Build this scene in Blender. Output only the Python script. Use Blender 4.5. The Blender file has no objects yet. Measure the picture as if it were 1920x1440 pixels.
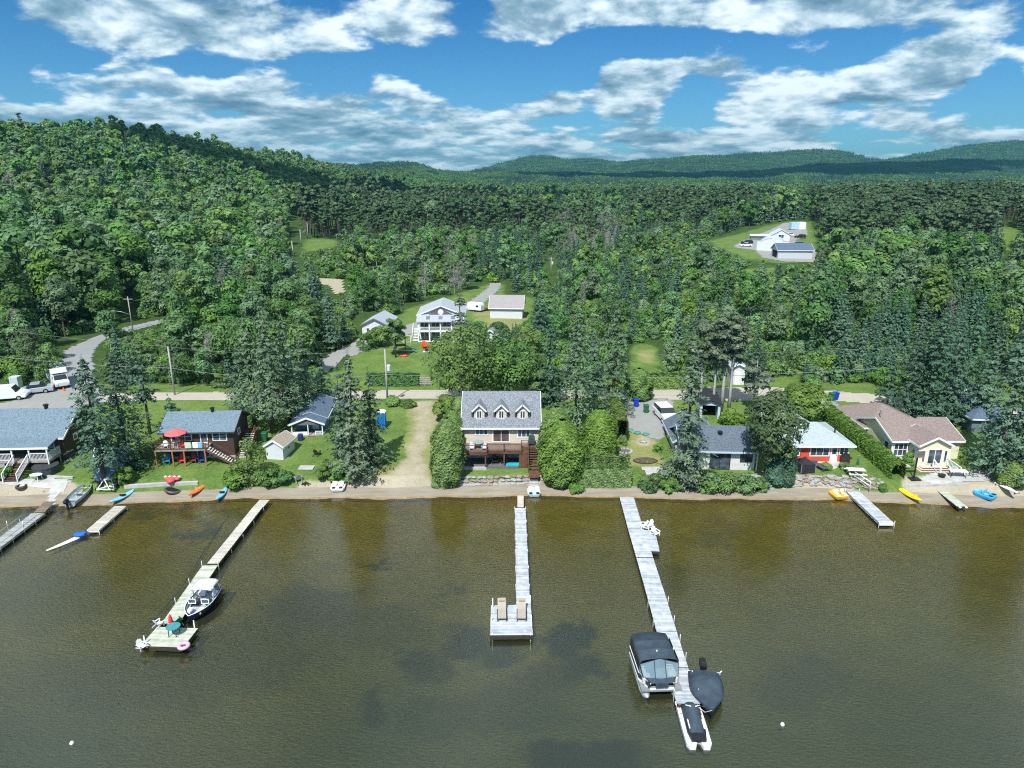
import bpy, math, random
import numpy as np
from mathutils import Vector, Matrix
R = math.radians
random.seed(7); rng = np.random.default_rng(11)
SC = bpy.context.scene
COL = SC.collection
# ------------------------------------------------------------ camera, sky, sun, exposure
F, PITCH, CZ = 1280.0, R(16.5), 31.0
cd = bpy.data.cameras.new('camera'); cam = bpy.data.objects.new('camera', cd); COL.objects.link(cam)
cam.location = (0, 0, CZ); cam.rotation_euler = (R(90) - PITCH, 0, 0)
cd.sensor_width = 36; cd.lens = 36 * F / 1920; cd.clip_end = 40000; cd.clip_start = .5
SC.camera = cam
SC.view_settings.view_transform = 'Standard'; SC.view_settings.look = 'None'
SC.view_settings.exposure = 0.5; SC.view_settings.gamma = 1
SC.view_settings.use_curve_mapping = False
SUN_EL, SUN_AZ = R(54), R(198)          # azimuth clockwise from +Y: the sun stands behind the camera, a little left
sund = Vector((math.sin(SUN_AZ) * math.cos(SUN_EL), math.cos(SUN_AZ) * math.cos(SUN_EL), math.sin(SUN_EL)))
sl = bpy.data.lights.new('sun', 'SUN'); sl.energy = 4.3; sl.angle = R(.53); sl.color = (1, .985, .945)
so = bpy.data.objects.new('sun', sl); COL.objects.link(so)
so.rotation_euler = sund.to_track_quat('Z', 'Y').to_euler(); so.location = sund * 200
SC.cycles.use_denoising = False; SC.cycles.filter_width = 1.15; SC.cycles.max_bounces = 6; SC.cycles.diffuse_bounces = 2; SC.cycles.glossy_bounces = 2
SC.cycles.transmission_bounces = 3; SC.cycles.transparent_max_bounces = 8; SC.cycles.volume_bounces = 0
SC.cycles.caustics_reflective = False; SC.cycles.caustics_refractive = False

CP, SP = math.cos(PITCH), math.sin(PITCH)
def pslope(px, py):
    """pixel (photo 1920x1440) -> x/y and z/y slopes of its ray"""
    u, v = px - 960, 720 - py
    fy = F * CP + v * SP; fz = -F * SP + v * CP
    return u / fy, fz / fy
def at(px, py, z):
    a, e = pslope(px, py); y = (z - CZ) / e
    return Vector((a * y, y, z))
def proj(x, y, z):
    d = y * CP - (z - CZ) * SP; v = y * SP + (z - CZ) * CP
    return 960 + F * x / d, 720 - F * v / d

world = bpy.data.worlds.new('World'); SC.world = world; world.use_nodes = True
def make_world():
    nt = world.node_tree; nt.nodes.clear(); N = nt.nodes.new; L = nt.links.new
    def M(op, a, b=None, c=None):
        n = N('ShaderNodeMath'); n.operation = op
        for i, s in enumerate((a, b, c)):
            if s is None: continue
            if isinstance(s, (int, float)): n.inputs[i].default_value = s
            else: L(s, n.inputs[i])
        return n.outputs[0]
    out = N('ShaderNodeOutputWorld'); sky = N('ShaderNodeTexSky'); sky.sky_type = 'NISHITA'
    sky.sun_disc = False; sky.sun_elevation = SUN_EL; sky.sun_rotation = SUN_AZ; sky.altitude = 300
    sky.air_density = 1.0; sky.dust_density = .4; sky.ozone_density = 4.0
    tint = N('ShaderNodeMixRGB'); tint.blend_type = 'MULTIPLY'; tint.inputs[0].default_value = 1
    L(sky.outputs[0], tint.inputs[1])
    bg = N('ShaderNodeBackground'); bg.inputs[1].default_value = .14; L(tint.outputs[0], bg.inputs[0])
    tc = N('ShaderNodeTexCoord'); sep = N('ShaderNodeSeparateXYZ'); L(tc.outputs['Generated'], sep.inputs[0])
    X, Y, Z = sep.outputs
    zp = M('MAXIMUM', Z, 0); tr = N('ShaderNodeValToRGB'); L(zp, tr.inputs[0]); e = tr.color_ramp.elements
    e[0].position = 0; e[0].color = (.30, .52, .64, 1); e[1].position = .26; e[1].color = (.075, .30, .49, 1); L(tr.outputs[0], tint.inputs[2])
    g = M('DIVIDE', 1.0, M('POWER', M('ADD', zp, .22), .55))
    px, py = M('MULTIPLY', X, g), M('MULTIPLY', Y, g); ez = M('MULTIPLY', M('LOGARITHM', M('ADD', zp, .055), 2.71828), .70)
    def noise(k, w, scale, detail, rough=.55):
        cb = N('ShaderNodeCombineXYZ'); L(M('ADD', px, w), cb.inputs[0]); L(py, cb.inputs[1]); L(M('ADD', ez, k), cb.inputs[2])
        n = N('ShaderNodeTexNoise'); n.inputs['Scale'].default_value = scale; n.inputs['Detail'].default_value = detail
        n.inputs['Roughness'].default_value = rough; n.inputs['Distortion'].default_value = .15
        L(cb.outputs[0], n.inputs['Vector']); return n.outputs[0]
    # direction slopes ahead (x/y, z/y), only used where y > 0
    yy = M('MAXIMUM', Y, .05)
    A, E = M('DIVIDE', X, yy), M('DIVIDE', Z, yy)
    # clouds (+) and gaps (-): photo centre, half width, half height, weight
    blobs = [(420, 40, 430, 75, .30), (190, 150, 150, 45, .20), (480, 190, 230, 45, .20), (730, 210, 170, 55, .2),
             (985, 20, 100, 75, .26), (1500, 12, 440, 50, .30), (1850, 70, 110, 70, .18), (1205, 165, 95, 65, .30),
             (1480, 170, 190, 70, .28), (1700, 130, 130, 60, .26), (1750, 225, 110, 28, .2), (500, 260, 560, 42, .20),
             (830, 240, 240, 40, .1), (1440, 230, 130, 30, .18), (1150, 240, 80, 25, .12), (700, 300, 900, 22, .22), (1300, 262, 500, 16, .14), (250, 215, 300, 30, .16),
             (905, 140, 120, 70, -.3), (1250, 82, 200, 36, -.32), (1060, 130, 70, 55, -.2), (1870, 160, 60, 60, -.3), (1290, 200, 50, 60, -.12), (640, 128, 90, 22, -.16),
             (1620, 262, 90, 30, -.2), (30, 90, 40, 40, -.25), (120, 120, 80, 18, -.1)]
    acc = None
    for (cx, cy, hw, hh, wt) in blobs:
        a0, e0 = pslope(cx, cy); a1, _ = pslope(cx + hw, cy); _, e1 = pslope(cx, cy - hh)
        dx = M('DIVIDE', M('SUBTRACT', A, a0), a1 - a0); dy = M('DIVIDE', M('SUBTRACT', E, e0), e1 - e0)
        r2 = M('ADD', M('MULTIPLY', dx, dx), M('MULTIPLY', dy, dy))
        g = M('MULTIPLY', M('MAXIMUM', M('SUBTRACT', 1.25, r2), 0), wt)
        acc = g if acc is None else M('ADD', acc, g)
    n1 = noise(0, 3.1, 4.6, 12, .55); n2 = noise(.04, 3.1, 4.6, 8, .52); n3 = noise(0, 9.7, 8.0, 8, .6)
    fine = M('MULTIPLY', M('SUBTRACT', n3, .5), .20)
    d = M('ADD', M('ADD', M('MULTIPLY', M('SUBTRACT', n1, .5), 1.5), fine), M('ADD', M('MULTIPLY', acc, .80), M('ADD', M('MULTIPLY', M('MAXIMUM', M('SUBTRACT', .10, zp), 0), 1.0), M('MULTIPLY', M('MINIMUM', M('MAXIMUM', M('SUBTRACT', zp, .26), 0), .25), .55))))
    # more cover low down, a solid deck of far cloud; unseen cover overhead added for sheen on the water
    cover = N('ShaderNodeMapRange'); L(d, cover.inputs[0]); cover.interpolation_type = 'SMOOTHSTEP'
    cover.inputs[1].default_value = .0; cover.inputs[2].default_value = .17
    lowfade = N('ShaderNodeMapRange'); L(Z, lowfade.inputs[0]); lowfade.inputs[1].default_value = -.01; lowfade.inputs[2].default_value = .02
    fac = M('MULTIPLY', cover.outputs[0], M('MULTIPLY', lowfade.outputs[0], .95))
    lit = M('ADD', M('MULTIPLY', M('SUBTRACT', n1, n2), 4.6), M('ADD', .62, M('MULTIPLY', M('SUBTRACT', n3, .5), .9)))
    thick = M('MULTIPLY', M('MAXIMUM', M('SUBTRACT', d, .2), 0), 1.0)
    lit = M('SUBTRACT', lit, thick)
    cr = N('ShaderNodeValToRGB'); L(lit, cr.inputs[0]); e = cr.color_ramp.elements
    e[0].position = .05; e[0].color = (.10, .20, .29, 1); e[1].position = 1; e[1].color = (.78, .88, .93, 1)
    m = e.new(.45); m.color = (.24, .37, .47, 1); m = e.new(.72); m.color = (.50, .63, .71, 1)
    bc = N('ShaderNodeBackground'); L(cr.outputs[0], bc.inputs[0]); bc.inputs[1].default_value = 1.0
    mx = N('ShaderNodeMixShader'); L(fac, mx.inputs[0]); L(bg.outputs[0], mx.inputs[1]); L(bc.outputs[0], mx.inputs[2])
    L(mx.outputs[0], out.inputs[0])
make_world()

# ------------------------------------------------------------ small helpers
def tag(o, label=None, cat=None, group=None, kind=None):
    if label: o['label'] = label
    if cat: o['category'] = cat
    if group: o['group'] = group
    if kind: o['kind'] = kind
    return o
def thing(name, label, cat, loc=(0, 0, 0), rz=0, group=None):
    o = bpy.data.objects.new(name, None); COL.objects.link(o); o.empty_display_size = .3
    o.location = loc; o.rotation_euler = (0, 0, rz)
    return tag(o, label, cat, group)
def copy_tree(o, parent=None):
    c = o.copy(); COL.objects.link(c)
    if parent: c.parent = parent
    for ch in list(o.children): copy_tree(ch, c)
    return c
def mesh_np(name, V, Fc, mats, smooth=False, attr=None, mi=None):
    """V (n,3), Fc (m,k) same-size faces"""
    me = bpy.data.meshes.new(name); V = np.asarray(V, np.float32); Fc = np.asarray(Fc, np.int32)
    k = Fc.shape[1]; me.vertices.add(len(V)); me.vertices.foreach_set('co', V.ravel())
    me.loops.add(Fc.size); me.loops.foreach_set('vertex_index', Fc.ravel())
    me.polygons.add(len(Fc)); me.polygons.foreach_set('loop_start', np.arange(0, Fc.size, k, dtype=np.int32))
    me.polygons.foreach_set('loop_total', np.full(len(Fc), k, np.int32))
    if smooth: me.polygons.foreach_set('use_smooth', np.ones(len(Fc), bool))
    for m in mats: me.materials.append(m)
    if mi is not None: me.polygons.foreach_set('material_index', np.asarray(mi, np.int32))
    if attr:
        for an, av in attr.items():
            av = np.asarray(av, np.float32)
            if av.ndim == 1:
                at_ = me.attributes.new(an, 'FLOAT', 'POINT'); at_.data.foreach_set('value', av)
            else:
                at_ = me.attributes.new(an, 'FLOAT_COLOR', 'POINT'); at_.data.foreach_set('color', av.ravel())
    me.update(calc_edges=True); me.validate(); return me
def link(name, me, parent=None, loc=None):
    o = bpy.data.objects.new(name, me); COL.objects.link(o)
    if parent: o.parent = parent
    if loc is not None: o.location = loc
    return o
class MB:
    """collects solid shapes and links them as ONE mesh object"""
    def __init__(s): s.v = []; s.f = []; s.m = []; s.mi = 0; s.T = Matrix(); s.sm = []; s.smooth = False
    def add(s, vs, fs):
        b = len(s.v); T = s.T
        s.v += [tuple(T @ Vector(p)) for p in vs]
        for f in fs: s.f.append([b + i for i in f]); s.m.append(s.mi); s.sm.append(s.smooth)
        return s
    def box(s, x0, x1, y0, y1, z0, z1):
        return s.add([(x0, y0, z0), (x1, y0, z0), (x1, y1, z0), (x0, y1, z0), (x0, y0, z1), (x1, y0, z1), (x1, y1, z1), (x0, y1, z1)],
                     [(3, 2, 1, 0), (4, 5, 6, 7), (0, 1, 5, 4), (1, 2, 6, 5), (2, 3, 7, 6), (3, 0, 4, 7)])
    def cbox(s, c, d): return s.box(c[0] - d[0] / 2, c[0] + d[0] / 2, c[1] - d[1] / 2, c[1] + d[1] / 2, c[2] - d[2] / 2, c[2] + d[2] / 2)
    def bar(s, a, b, w, h=None, up=(0, 0, 1)):
        a, b = Vector(a), Vector(b); d = (b - a); L = d.length
        if L < 1e-6: return s
        d.normalize(); h = h or w; u = Vector(up)
        if abs(d.dot(u)) > .98: u = Vector((1, 0, 0))
        r = d.cross(u).normalized(); u = r.cross(d)
        vs = [p + r * sx * w / 2 + u * sz * h / 2 for p in (a, b) for sx, sz in ((-1, -1), (1, -1), (1, 1), (-1, 1))]
        return s.add(vs, [(0, 3, 2, 1), (4, 5, 6, 7), (0, 1, 5, 4), (1, 2, 6, 5), (2, 3, 7, 6), (3, 0, 4, 7)][::1])
    def tube(s, pts, rad, n=6, cap=True):
        pts = [Vector(p) for p in pts]; rad = rad if hasattr(rad, '__len__') else [rad] * len(pts)
        vs, fs = [], []
        for i, p in enumerate(pts):
            d = (pts[min(i + 1, len(pts) - 1)] - pts[max(i - 1, 0)]).normalized()
            u = Vector((0, 0, 1)) if abs(d.z) < .9 else Vector((1, 0, 0))
            r = d.cross(u).normalized(); u = r.cross(d)
            for k in range(n):
                a = 2 * math.pi * k / n; vs.append(p + (r * math.cos(a) + u * math.sin(a)) * rad[i])
        for i in range(len(pts) - 1):
            for k in range(n): k2 = (k + 1) % n; fs.append((i * n + k, i * n + k2, (i + 1) * n + k2, (i + 1) * n + k))
        if cap: fs.append(tuple(range(n))[::-1]); fs.append(tuple((len(pts) - 1) * n + k for k in range(n)))
        sm = s.smooth; s.smooth = n > 5; s.add(vs, fs); s.smooth = sm; return s
    def lathe(s, prof, n=12, c=(0, 0, 0), sx=1, sy=1):
        vs, fs = [], []
        for (r, z) in prof:
            for k in range(n): a = 2 * math.pi * k / n; vs.append((c[0] + r * sx * math.cos(a), c[1] + r * sy * math.sin(a), c[2] + z))
        for i in range(len(prof) - 1):
            for k in range(n): k2 = (k + 1) % n; fs.append((i * n + k, i * n + k2, (i + 1) * n + k2, (i + 1) * n + k))
        fs.append(tuple(range(n))[::-1]); fs.append(tuple((len(prof) - 1) * n + k for k in range(n)))
        return s.add(vs, fs)
    def prism(s, poly, z0, z1):
        n = len(poly)
        return s.add([(p[0], p[1], z0) for p in poly] + [(p[0], p[1], z1) for p in poly],
                     [tuple(range(n))[::-1], tuple(range(n, 2 * n))] + [(i, (i + 1) % n, n + (i + 1) % n, n + i) for i in range(n)])
    def xprism(s, poly, x0, x1):   # poly in (y,z), extruded along x
        n = len(poly)
        return s.add([(x0, p[0], p[1]) for p in poly] + [(x1, p[0], p[1]) for p in poly],
                     [tuple(range(n))[::-1], tuple(range(n, 2 * n))] + [(i, (i + 1) % n, n + (i + 1) % n, n + i) for i in range(n)])
    def yprism(s, poly, y0, y1):   # poly in (x,z), extruded along y
        n = len(poly)
        return s.add([(p[0], y0, p[1]) for p in poly] + [(p[0], y1, p[1]) for p in poly],
                     [tuple(range(n)), tuple(range(n, 2 * n))[::-1]] + [(i, n + i, n + (i + 1) % n, (i + 1) % n) for i in range(n)])
    def loft(s, rings, close=True, caps=True):
        n = len(rings[0]); vs = [p for r in rings for p in r]; fs = []
        for i in range(len(rings) - 1):
            for k in range(n if close else n - 1): k2 = (k + 1) % n; fs.append((i * n + k, i * n + k2, (i + 1) * n + k2, (i + 1) * n + k))
        if caps: fs.append(tuple(range(n))[::-1]); fs.append(tuple((len(rings) - 1) * n + k for k in range(n)))
        return s.add(vs, fs)
    def build(s, name, mats, parent=None, loc=None, fix=True, bevel=0):
        me = bpy.data.meshes.new(name); me.from_pydata(s.v, [], s.f)
        for m in (mats if isinstance(mats, (list, tuple)) else [mats]): me.materials.append(m)
        me.polygons.foreach_set('material_index', s.m); me.polygons.foreach_set('use_smooth', s.sm)
        if fix:
            import bmesh
            bm = bmesh.new(); bm.from_mesh(me); bmesh.ops.recalc_face_normals(bm, faces=bm.faces)
            if bevel: bmesh.ops.bevel(bm, geom=bm.edges[:], offset=bevel, segments=1, affect='EDGES')
            bm.to_mesh(me); bm.free()
        me.update(); return link(name, me, parent, loc)

# ------------------------------------------------------------ terrain
_rp = [(700, 330), (860, 326), (905, 317), (940, 306), (975, 296), (1000, 291), (1025, 292), (1060, 297), (1100, 296), (1150, 303), (1200, 299), (1250, 296), (1290, 292), (1350, 291),
       (1400, 287), (1450, 285), (1500, 281), (1560, 279), (1590, 286), (1620, 295), (1660, 299), (1700, 293), (1740, 285), (1800, 274), (1850, 267), (1920, 263), (2050, 262), (2200, 275)]
YF = 4200.0
_ra = [pslope(*p)[0] for p in _rp]; _rz = [CZ + YF * pslope(*p)[1] - 13 for p in _rp]
def sst(t): t = np.clip(t, 0, 1); return t * t * (3 - 2 * t)
def shore(x): return 63.9 - 2.3 * (np.asarray(x) / 50.) ** 2 * (np.abs(x) < 60) - 2.3 * 1.44 * (np.abs(x) >= 60) + .22 * np.sin(np.asarray(x) * .21 + 1) + .12 * np.sin(np.asarray(x) * .63)
_S = [-300, -60, -35, -10, -1, 0, 1.1, 2.2, 3.0, 8, 26, 60, 150, 300, 700, 1500, 2500, 4000, 12000]
_Z = [-5, -2.0, -1.15, -.5, -.1, 0, .2, .42, 1.12, 1.55, 2.8, 3.5, 5, 7, 10, 18, 30, 40, 60]
def h(x, y):
    x = np.asarray(x, float); y = np.asarray(y, float)
    z = np.interp(y - shore(x), _S, _Z)
    far = sst((y - 93) / 60)
    z = z + far * (.8 * np.sin(x * .035 + y * .02) + .6 * np.sin(y * .05 - x * .027 + 2))
    # wooded hill on the left
    Hh = np.interp(y, [100, 180, 300, 450, 1000, 1500, 2500, 6000], [0, 14, 40, 52, 42, 30, 18, 0])
    t = sst((-x - 92 - .045 * np.clip(y - 400, 0, 900)) / 235)
    z = z + Hh * t + sst((y - 250) / 250) * t * (5 * np.sin(y * .016 + x * .008) + 3 * np.sin(y * .037))
    a = x / np.maximum(y, 1)
    z = z + 21 * np.exp(-((x + 250) / 420) ** 2 - ((y - 2300) / 330) ** 2) + 14 * np.exp(-((x + 700) / 300) ** 2 - ((y - 1900) / 400) ** 2)
    z = z + 6.5 * np.exp(-((x - 270) / 130) ** 2 - ((y - 380) / 120) ** 2)
    ridge = np.interp(a, [-.9, -.25, -.1, .03, .3, .45, .6, .9], [60, 34, 36, 46, 52, 80, 92, 100])
    z = z + np.maximum(ridge - 30, 0) * np.exp(-((y - 2650) / 420) ** 2)
    rr = np.interp(a, _ra, _rz)
    prof = np.exp(-((y - YF) / (620 + 380 * (y > YF))) ** 2)
    spur = 1 + .13 * np.sin(a * 46 + y * .0021) * (1 - prof) * 2
    z = z + np.maximum(rr - 42, 0) * np.clip(prof * np.where(y < YF, spur, 1), 0, 1)
    z = z + sst((y - 900) / 600) * (3 * np.sin(x * .021 + y * .004) + 2.5 * np.sin(x * .05 + y * .013))
    return z
def hz(x, y): return float(h(x, y))
_T = np.concatenate([np.arange(25, 200, .25), np.arange(200, 1000, 2), np.arange(1000, 6000, 15)])
def gp(px, py):
    """the ground point seen at a pixel"""
    a, e = pslope(px, py); y = _T; zr = CZ + e * y; g = h(a * y, y); k = np.argmax(zr < g)
    if not (zr < g).any(): k = -1
    y = float(y[k]); return Vector((a * y, y, hz(a * y, y)))
def inpoly(px, py, poly):
    px = np.asarray(px); py = np.asarray(py); r = np.zeros(px.shape, bool); n = len(poly)
    for i in range(n):
        x0, y0 = poly[i]; x1, y1 = poly[(i + 1) % n]
        c = ((y0 > py) != (y1 > py)) & (px < (x1 - x0) * (py - y0) / ((y1 - y0) if y1 != y0 else 1e-9) + x0); r ^= c
    return r
def wpoly(pts): return [tuple(gp(*p)[:2]) for p in pts]

# ------------------------------------------------------------ materials
MATS = {}
def mat(name, col, rough=.7, var=.12, scale=3., col2=None, metal=0., spec=.3, bump=0., bscale=None, stretch=None, detail=5, coords='Object', coat=0, alpha=None):
    """procedural surface: a base colour broken up by noise, optionally a second colour and a bump"""
    if name in MATS: return MATS[name]
    m = bpy.data.materials.new(name); m.use_nodes = True; nt = m.node_tree; N = nt.nodes.new; L = nt.links.new
    b = nt.nodes['Principled BSDF']; b.inputs['Roughness'].default_value = rough; b.inputs['Metallic'].default_value = metal
    b.inputs['Specular IOR Level'].default_value = spec
    if coat: b.inputs['Coat Weight'].default_value = coat
    tc = N('ShaderNodeTexCoord'); mp = N('ShaderNodeMapping'); L(tc.outputs[coords], mp.inputs[0])
    if stretch: mp.inputs['Scale'].default_value = stretch
    n = N('ShaderNodeTexNoise'); n.inputs['Scale'].default_value = scale; n.inputs['Detail'].default_value = detail; L(mp.outputs[0], n.inputs['Vector'])
    r = N('ShaderNodeValToRGB'); L(n.outputs[0], r.inputs[0]); e = r.color_ramp.elements
    c1 = tuple(c * (1 - var) for c in col); c2 = col2 or tuple(min(c * (1 + var), 1) for c in col)
    e[0].position = .36; e[0].color = (*c1, 1); e[1].position = .64; e[1].color = (*c2, 1)
    L(r.outputs[0], b.inputs['Base Color'])
    if bump:
        n2 = N('ShaderNodeTexNoise'); n2.inputs['Scale'].default_value = bscale or scale * 3; n2.inputs['Detail'].default_value = 4; L(mp.outputs[0], n2.inputs['Vector'])
        bp = N('ShaderNodeBump'); bp.inputs['Strength'].default_value = bump; bp.inputs['Distance'].default_value = .05
        L(n2.outputs[0], bp.inputs['Height']); L(bp.outputs[0], b.inputs['Normal'])
    MATS[name] = m; return m
def leafmat(name, dark, light, hue=.03, trans=.22, val=.35, rough=.55, spec=.25):
    m = bpy.data.materials.new(name); m.use_nodes = True; nt = m.node_tree; N = nt.nodes.new; L = nt.links.new
    b = nt.nodes['Principled BSDF']; b.inputs['Roughness'].default_value = rough; b.inputs['Specular IOR Level'].default_value = spec
    at_ = N('ShaderNodeAttribute'); at_.attribute_name = 'v'
    mx = N('ShaderNodeMixRGB'); mx.inputs[1].default_value = (*dark, 1); mx.inputs[2].default_value = (*light, 1); L(at_.outputs['Fac'], mx.inputs[0])
    oi = N('ShaderNodeObjectInfo'); hs = N('ShaderNodeHueSaturation'); L(mx.outputs[0], hs.inputs['Color'])
    def mr(lo, hi, src, mul=1.):
        a = N('ShaderNodeMath'); a.operation = 'MULTIPLY'; a.inputs[1].default_value = mul; L(src, a.inputs[0])
        f = N('ShaderNodeMath'); f.operation = 'FRACT'; L(a.outputs[0], f.inputs[0])
        q = N('ShaderNodeMapRange'); q.inputs[3].default_value = lo; q.inputs[4].default_value = hi; L(f.outputs[0], q.inputs[0]); return q.outputs[0]
    L(mr(.5 - hue, .5 + hue, oi.outputs['Random']), hs.inputs['Hue'])
    L(mr(.82, 1.1, oi.outputs['Random'], 7.13), hs.inputs['Saturation'])
    L(mr(1 - val, 1 + val, oi.outputs['Random'], 13.7), hs.inputs['Value'])
    L(hs.outputs[0], b.inputs['Base Color'])
    tr = N('ShaderNodeBsdfTranslucent'); L(hs.outputs[0], tr.inputs[0])
    ms = N('ShaderNodeMixShader'); ms.inputs[0].default_value = trans; L(b.outputs[0], ms.inputs[1]); L(tr.outputs[0], ms.inputs[2])
    L(ms.outputs[0], nt.nodes['Material Output'].inputs[0]); MATS[name] = m; return m
L_BROAD = leafmat('leaves_broad', (.042, .108, .034), (.165, .32, .080), .020, .28, .30)
L_BRIGHT = leafmat('leaves_bright', (.065, .150, .035), (.22, .38, .085), .018, .28, .25)
L_ASPEN = leafmat('leaves_aspen', (.070, .140, .064), (.21, .35, .15), .018, .28, .22)
L_MAPLE = leafmat('leaves_maple', (.055, .125, .020), (.21, .33, .07), .01, .28, val=.1)
L_SPRUCE = leafmat('needles_spruce', (.030, .082, .050), (.12, .225, .13), .02, .12, .25)
L_SPRNEAR = leafmat('needles_near', (.045, .095, .050), (.20, .285, .16), .012, .14, .10)
L_PINE = leafmat('needles_pine', (.028, .066, .030), (.10, .17, .070), .025, .1, .22)
L_CEDAR = leafmat('scales_cedar', (.050, .115, .020), (.20, .31, .062), .012, .15, .04)
L_GREY = leafmat('needles_grey', (.055, .085, .05), (.20, .25, .16), .012, .15, .12)
M_BARK = mat('bark', (.10, .085, .07), .9, .35, 4, bump=.5, stretch=(1, 1, .25))
M_BARKP = mat('bark_pale', (.36, .35, .32), .85, .3, 5, stretch=(1, 1, .3))
M_DEAD = mat('dead_wood', (.33, .31, .30), .9, .25, 3)
M_BIRCH = mat('birch_bark', (.72, .71, .68), .8, .0, 6, col2=(.25, .24, .23), stretch=(.5, .5, 3))

# ------------------------------------------------------------ trees
def unit(v): return v / np.maximum(np.linalg.norm(v, axis=1, keepdims=True), 1e-9)
def rdir(n, r=rng):
    return unit(r.normal(size=(n, 3)))
def leafquads(P, Nn, size, v, asp=1.35):
    n = len(P); size = np.broadcast_to(size, n)[:, None]
    T = unit(np.cross(Nn, rdir(n))); B = np.cross(unit(Nn), T)
    T = T * size * .5 * asp; B = B * size * .5
    V = np.stack([P - T * .9 - B * .25, P - B * .8 + T * .1, P + T, P + B * .8 - T * .15], 1).reshape(-1, 3)
    return V, np.arange(4 * n).reshape(n, 4), np.repeat(v, 4)
def lobes_crown(H, Rr, K, per, size, z0=.25, flat=1., seed=0, top=1., spread=.62, lr=(.30, .46)):
    r = np.random.default_rng(seed); cz = H * (z0 + 1) / 2; hzz = H * (1 - z0) / 2
    d = rdir(K, r); rad = r.uniform(.35, 1, K) ** .6 * spread
    C = d * rad[:, None] * np.array([Rr, Rr, hzz * 1.12 * top]) + np.array([0, 0, cz])
    taper = 1 - .35 * np.clip((C[:, 2] - cz) / hzz, 0, 1); C[:, 0] *= taper; C[:, 1] *= taper
    lrad = r.uniform(*lr, K) * Rr; P, Nn, v = [], [], []
    for i in range(K):
        dd = rdir(per, r); dd[:, 2] = np.where(dd[:, 2] < -.35, -dd[:, 2], dd[:, 2])
        rr = lrad[i] * r.uniform(.72, 1.12, per)
        p = C[i] + dd * rr[:, None] * np.array([1, 1, .8 * flat])
        dist = np.linalg.norm((p[:, None] - C[None]) / np.array([1, 1, .8 * flat]), axis=2) / lrad[None]; dist[:, i] = 9
        ok = dist.min(1) > .72
        P.append(p[ok]); Nn.append(dd[ok] + .38 * rdir(ok.sum(), r) + np.array([0, 0, .25]))
        v.append(np.clip(r.uniform(.1, .65) + r.uniform(-.08, .34, ok.sum()), 0, 1))
    P = np.concatenate(P); Nn = np.concatenate(Nn); v = np.concatenate(v)
    return (*leafquads(P, Nn, size * r.uniform(.65, 1.3, len(P)), v), C)
def spruce_crown(H, Rr, tiers, nb, k, size, seed=0, z0=.06, droop=.35, gap=.0, irregular=.25, pw=.85):
    r = np.random.default_rng(seed); P, Nn, v = [], [], []
    lop = r.uniform(0, 6.28)
    for i in range(tiers):
        t = (i + r.uniform(-.3, .3)) / tiers; z = H * (z0 + (1 - z0) * t)
        if r.random() < gap: continue
        rr = Rr * max(1 - t, .02) ** pw * r.uniform(1 - irregular, 1 + irregular * .6) * min(1, .62 + t * 4)
        n = max(4, int(nb * (1 - t * .45))); a0 = r.uniform(0, 6.28)
        for b in range(n):
            a = a0 + 6.283 * b / n + r.uniform(-.25, .25); ln = rr * r.uniform(.6, 1.12) * (1 + .12 * math.cos(a - lop))
            kk = max(3, int(k * (.35 + .65 * ln / Rr))); s = r.uniform(.12, 1.02, kk) ** .75
            side = r.uniform(-1, 1, kk) * (.12 + .26 * (1 - s)) * ln * .75
            d = np.array([math.cos(a), math.sin(a)]); pr = np.array([-d[1], d[0]])
            xy = d * (s * ln)[:, None] + pr * side[:, None]
            zz = z - droop * ln * s ** 1.6 + .12 * ln * (s > .8) + r.uniform(-.12, .06, kk)
            P.append(np.column_stack([xy, zz]))
            nn = np.column_stack([np.tile(d * .55, (kk, 1)), np.full(kk, .75)]) + .5 * rdir(kk, r); Nn.append(nn)
            v.append(np.clip(r.uniform(0, .55) * .8 + .1 + .45 * r.random(kk), 0, 1))
    P.append(np.column_stack([r.normal(0, .05, 6), r.normal(0, .05, 6), np.linspace(H * .96, H * 1.02, 6)])); Nn.append(rdir(6, r)); v.append(np.full(6, .5))
    P = np.concatenate(P); Nn = np.concatenate(Nn); v = np.concatenate(v)
    return leafquads(P, Nn, size * r.uniform(.6, 1.3, len(P)), v, 1.9)
def cedar_crown(H, Rr, n, size, seed=0, pts=(.66, .92, 1, 1, .97, .88, .66, .22)):
    r = np.random.default_rng(seed); t = r.beta(1.05, 1.15, n); a = r.uniform(0, 6.283, n)
    prof = np.interp(t, np.linspace(0, 1, len(pts)), pts)
    q1 = a * Rr / .34; q2 = t * H / .42; cell = np.sin(q1 + 1.5 * np.sin(q2 * .7 + seed)) * np.sin(q2 + 1.3 * np.sin(q1 * .6))
    lump = 1 + .05 * np.sin(a * 3 + t * 7 + seed) + .04 * np.sin(a * 7 - t * 15 + seed * 2) + .10 * cell / max(Rr, 1)
    rr = Rr * prof * lump * r.uniform(.86, 1.04, n)
    P = np.column_stack([np.cos(a) * rr, np.sin(a) * rr, H * t])
    Nn = np.column_stack([np.cos(a), np.sin(a), .55 + t]) + .38 * rdir(n, r)
    v = np.clip(.5 + .22 * np.sin(q1 * .8 + 2) * np.sin(q2 * .9 + 1) + r.uniform(-.5, .5, n), 0, 1)
    return leafquads(P, Nn, size * r.uniform(.6, 1.3, n), v, 1.7)
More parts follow.
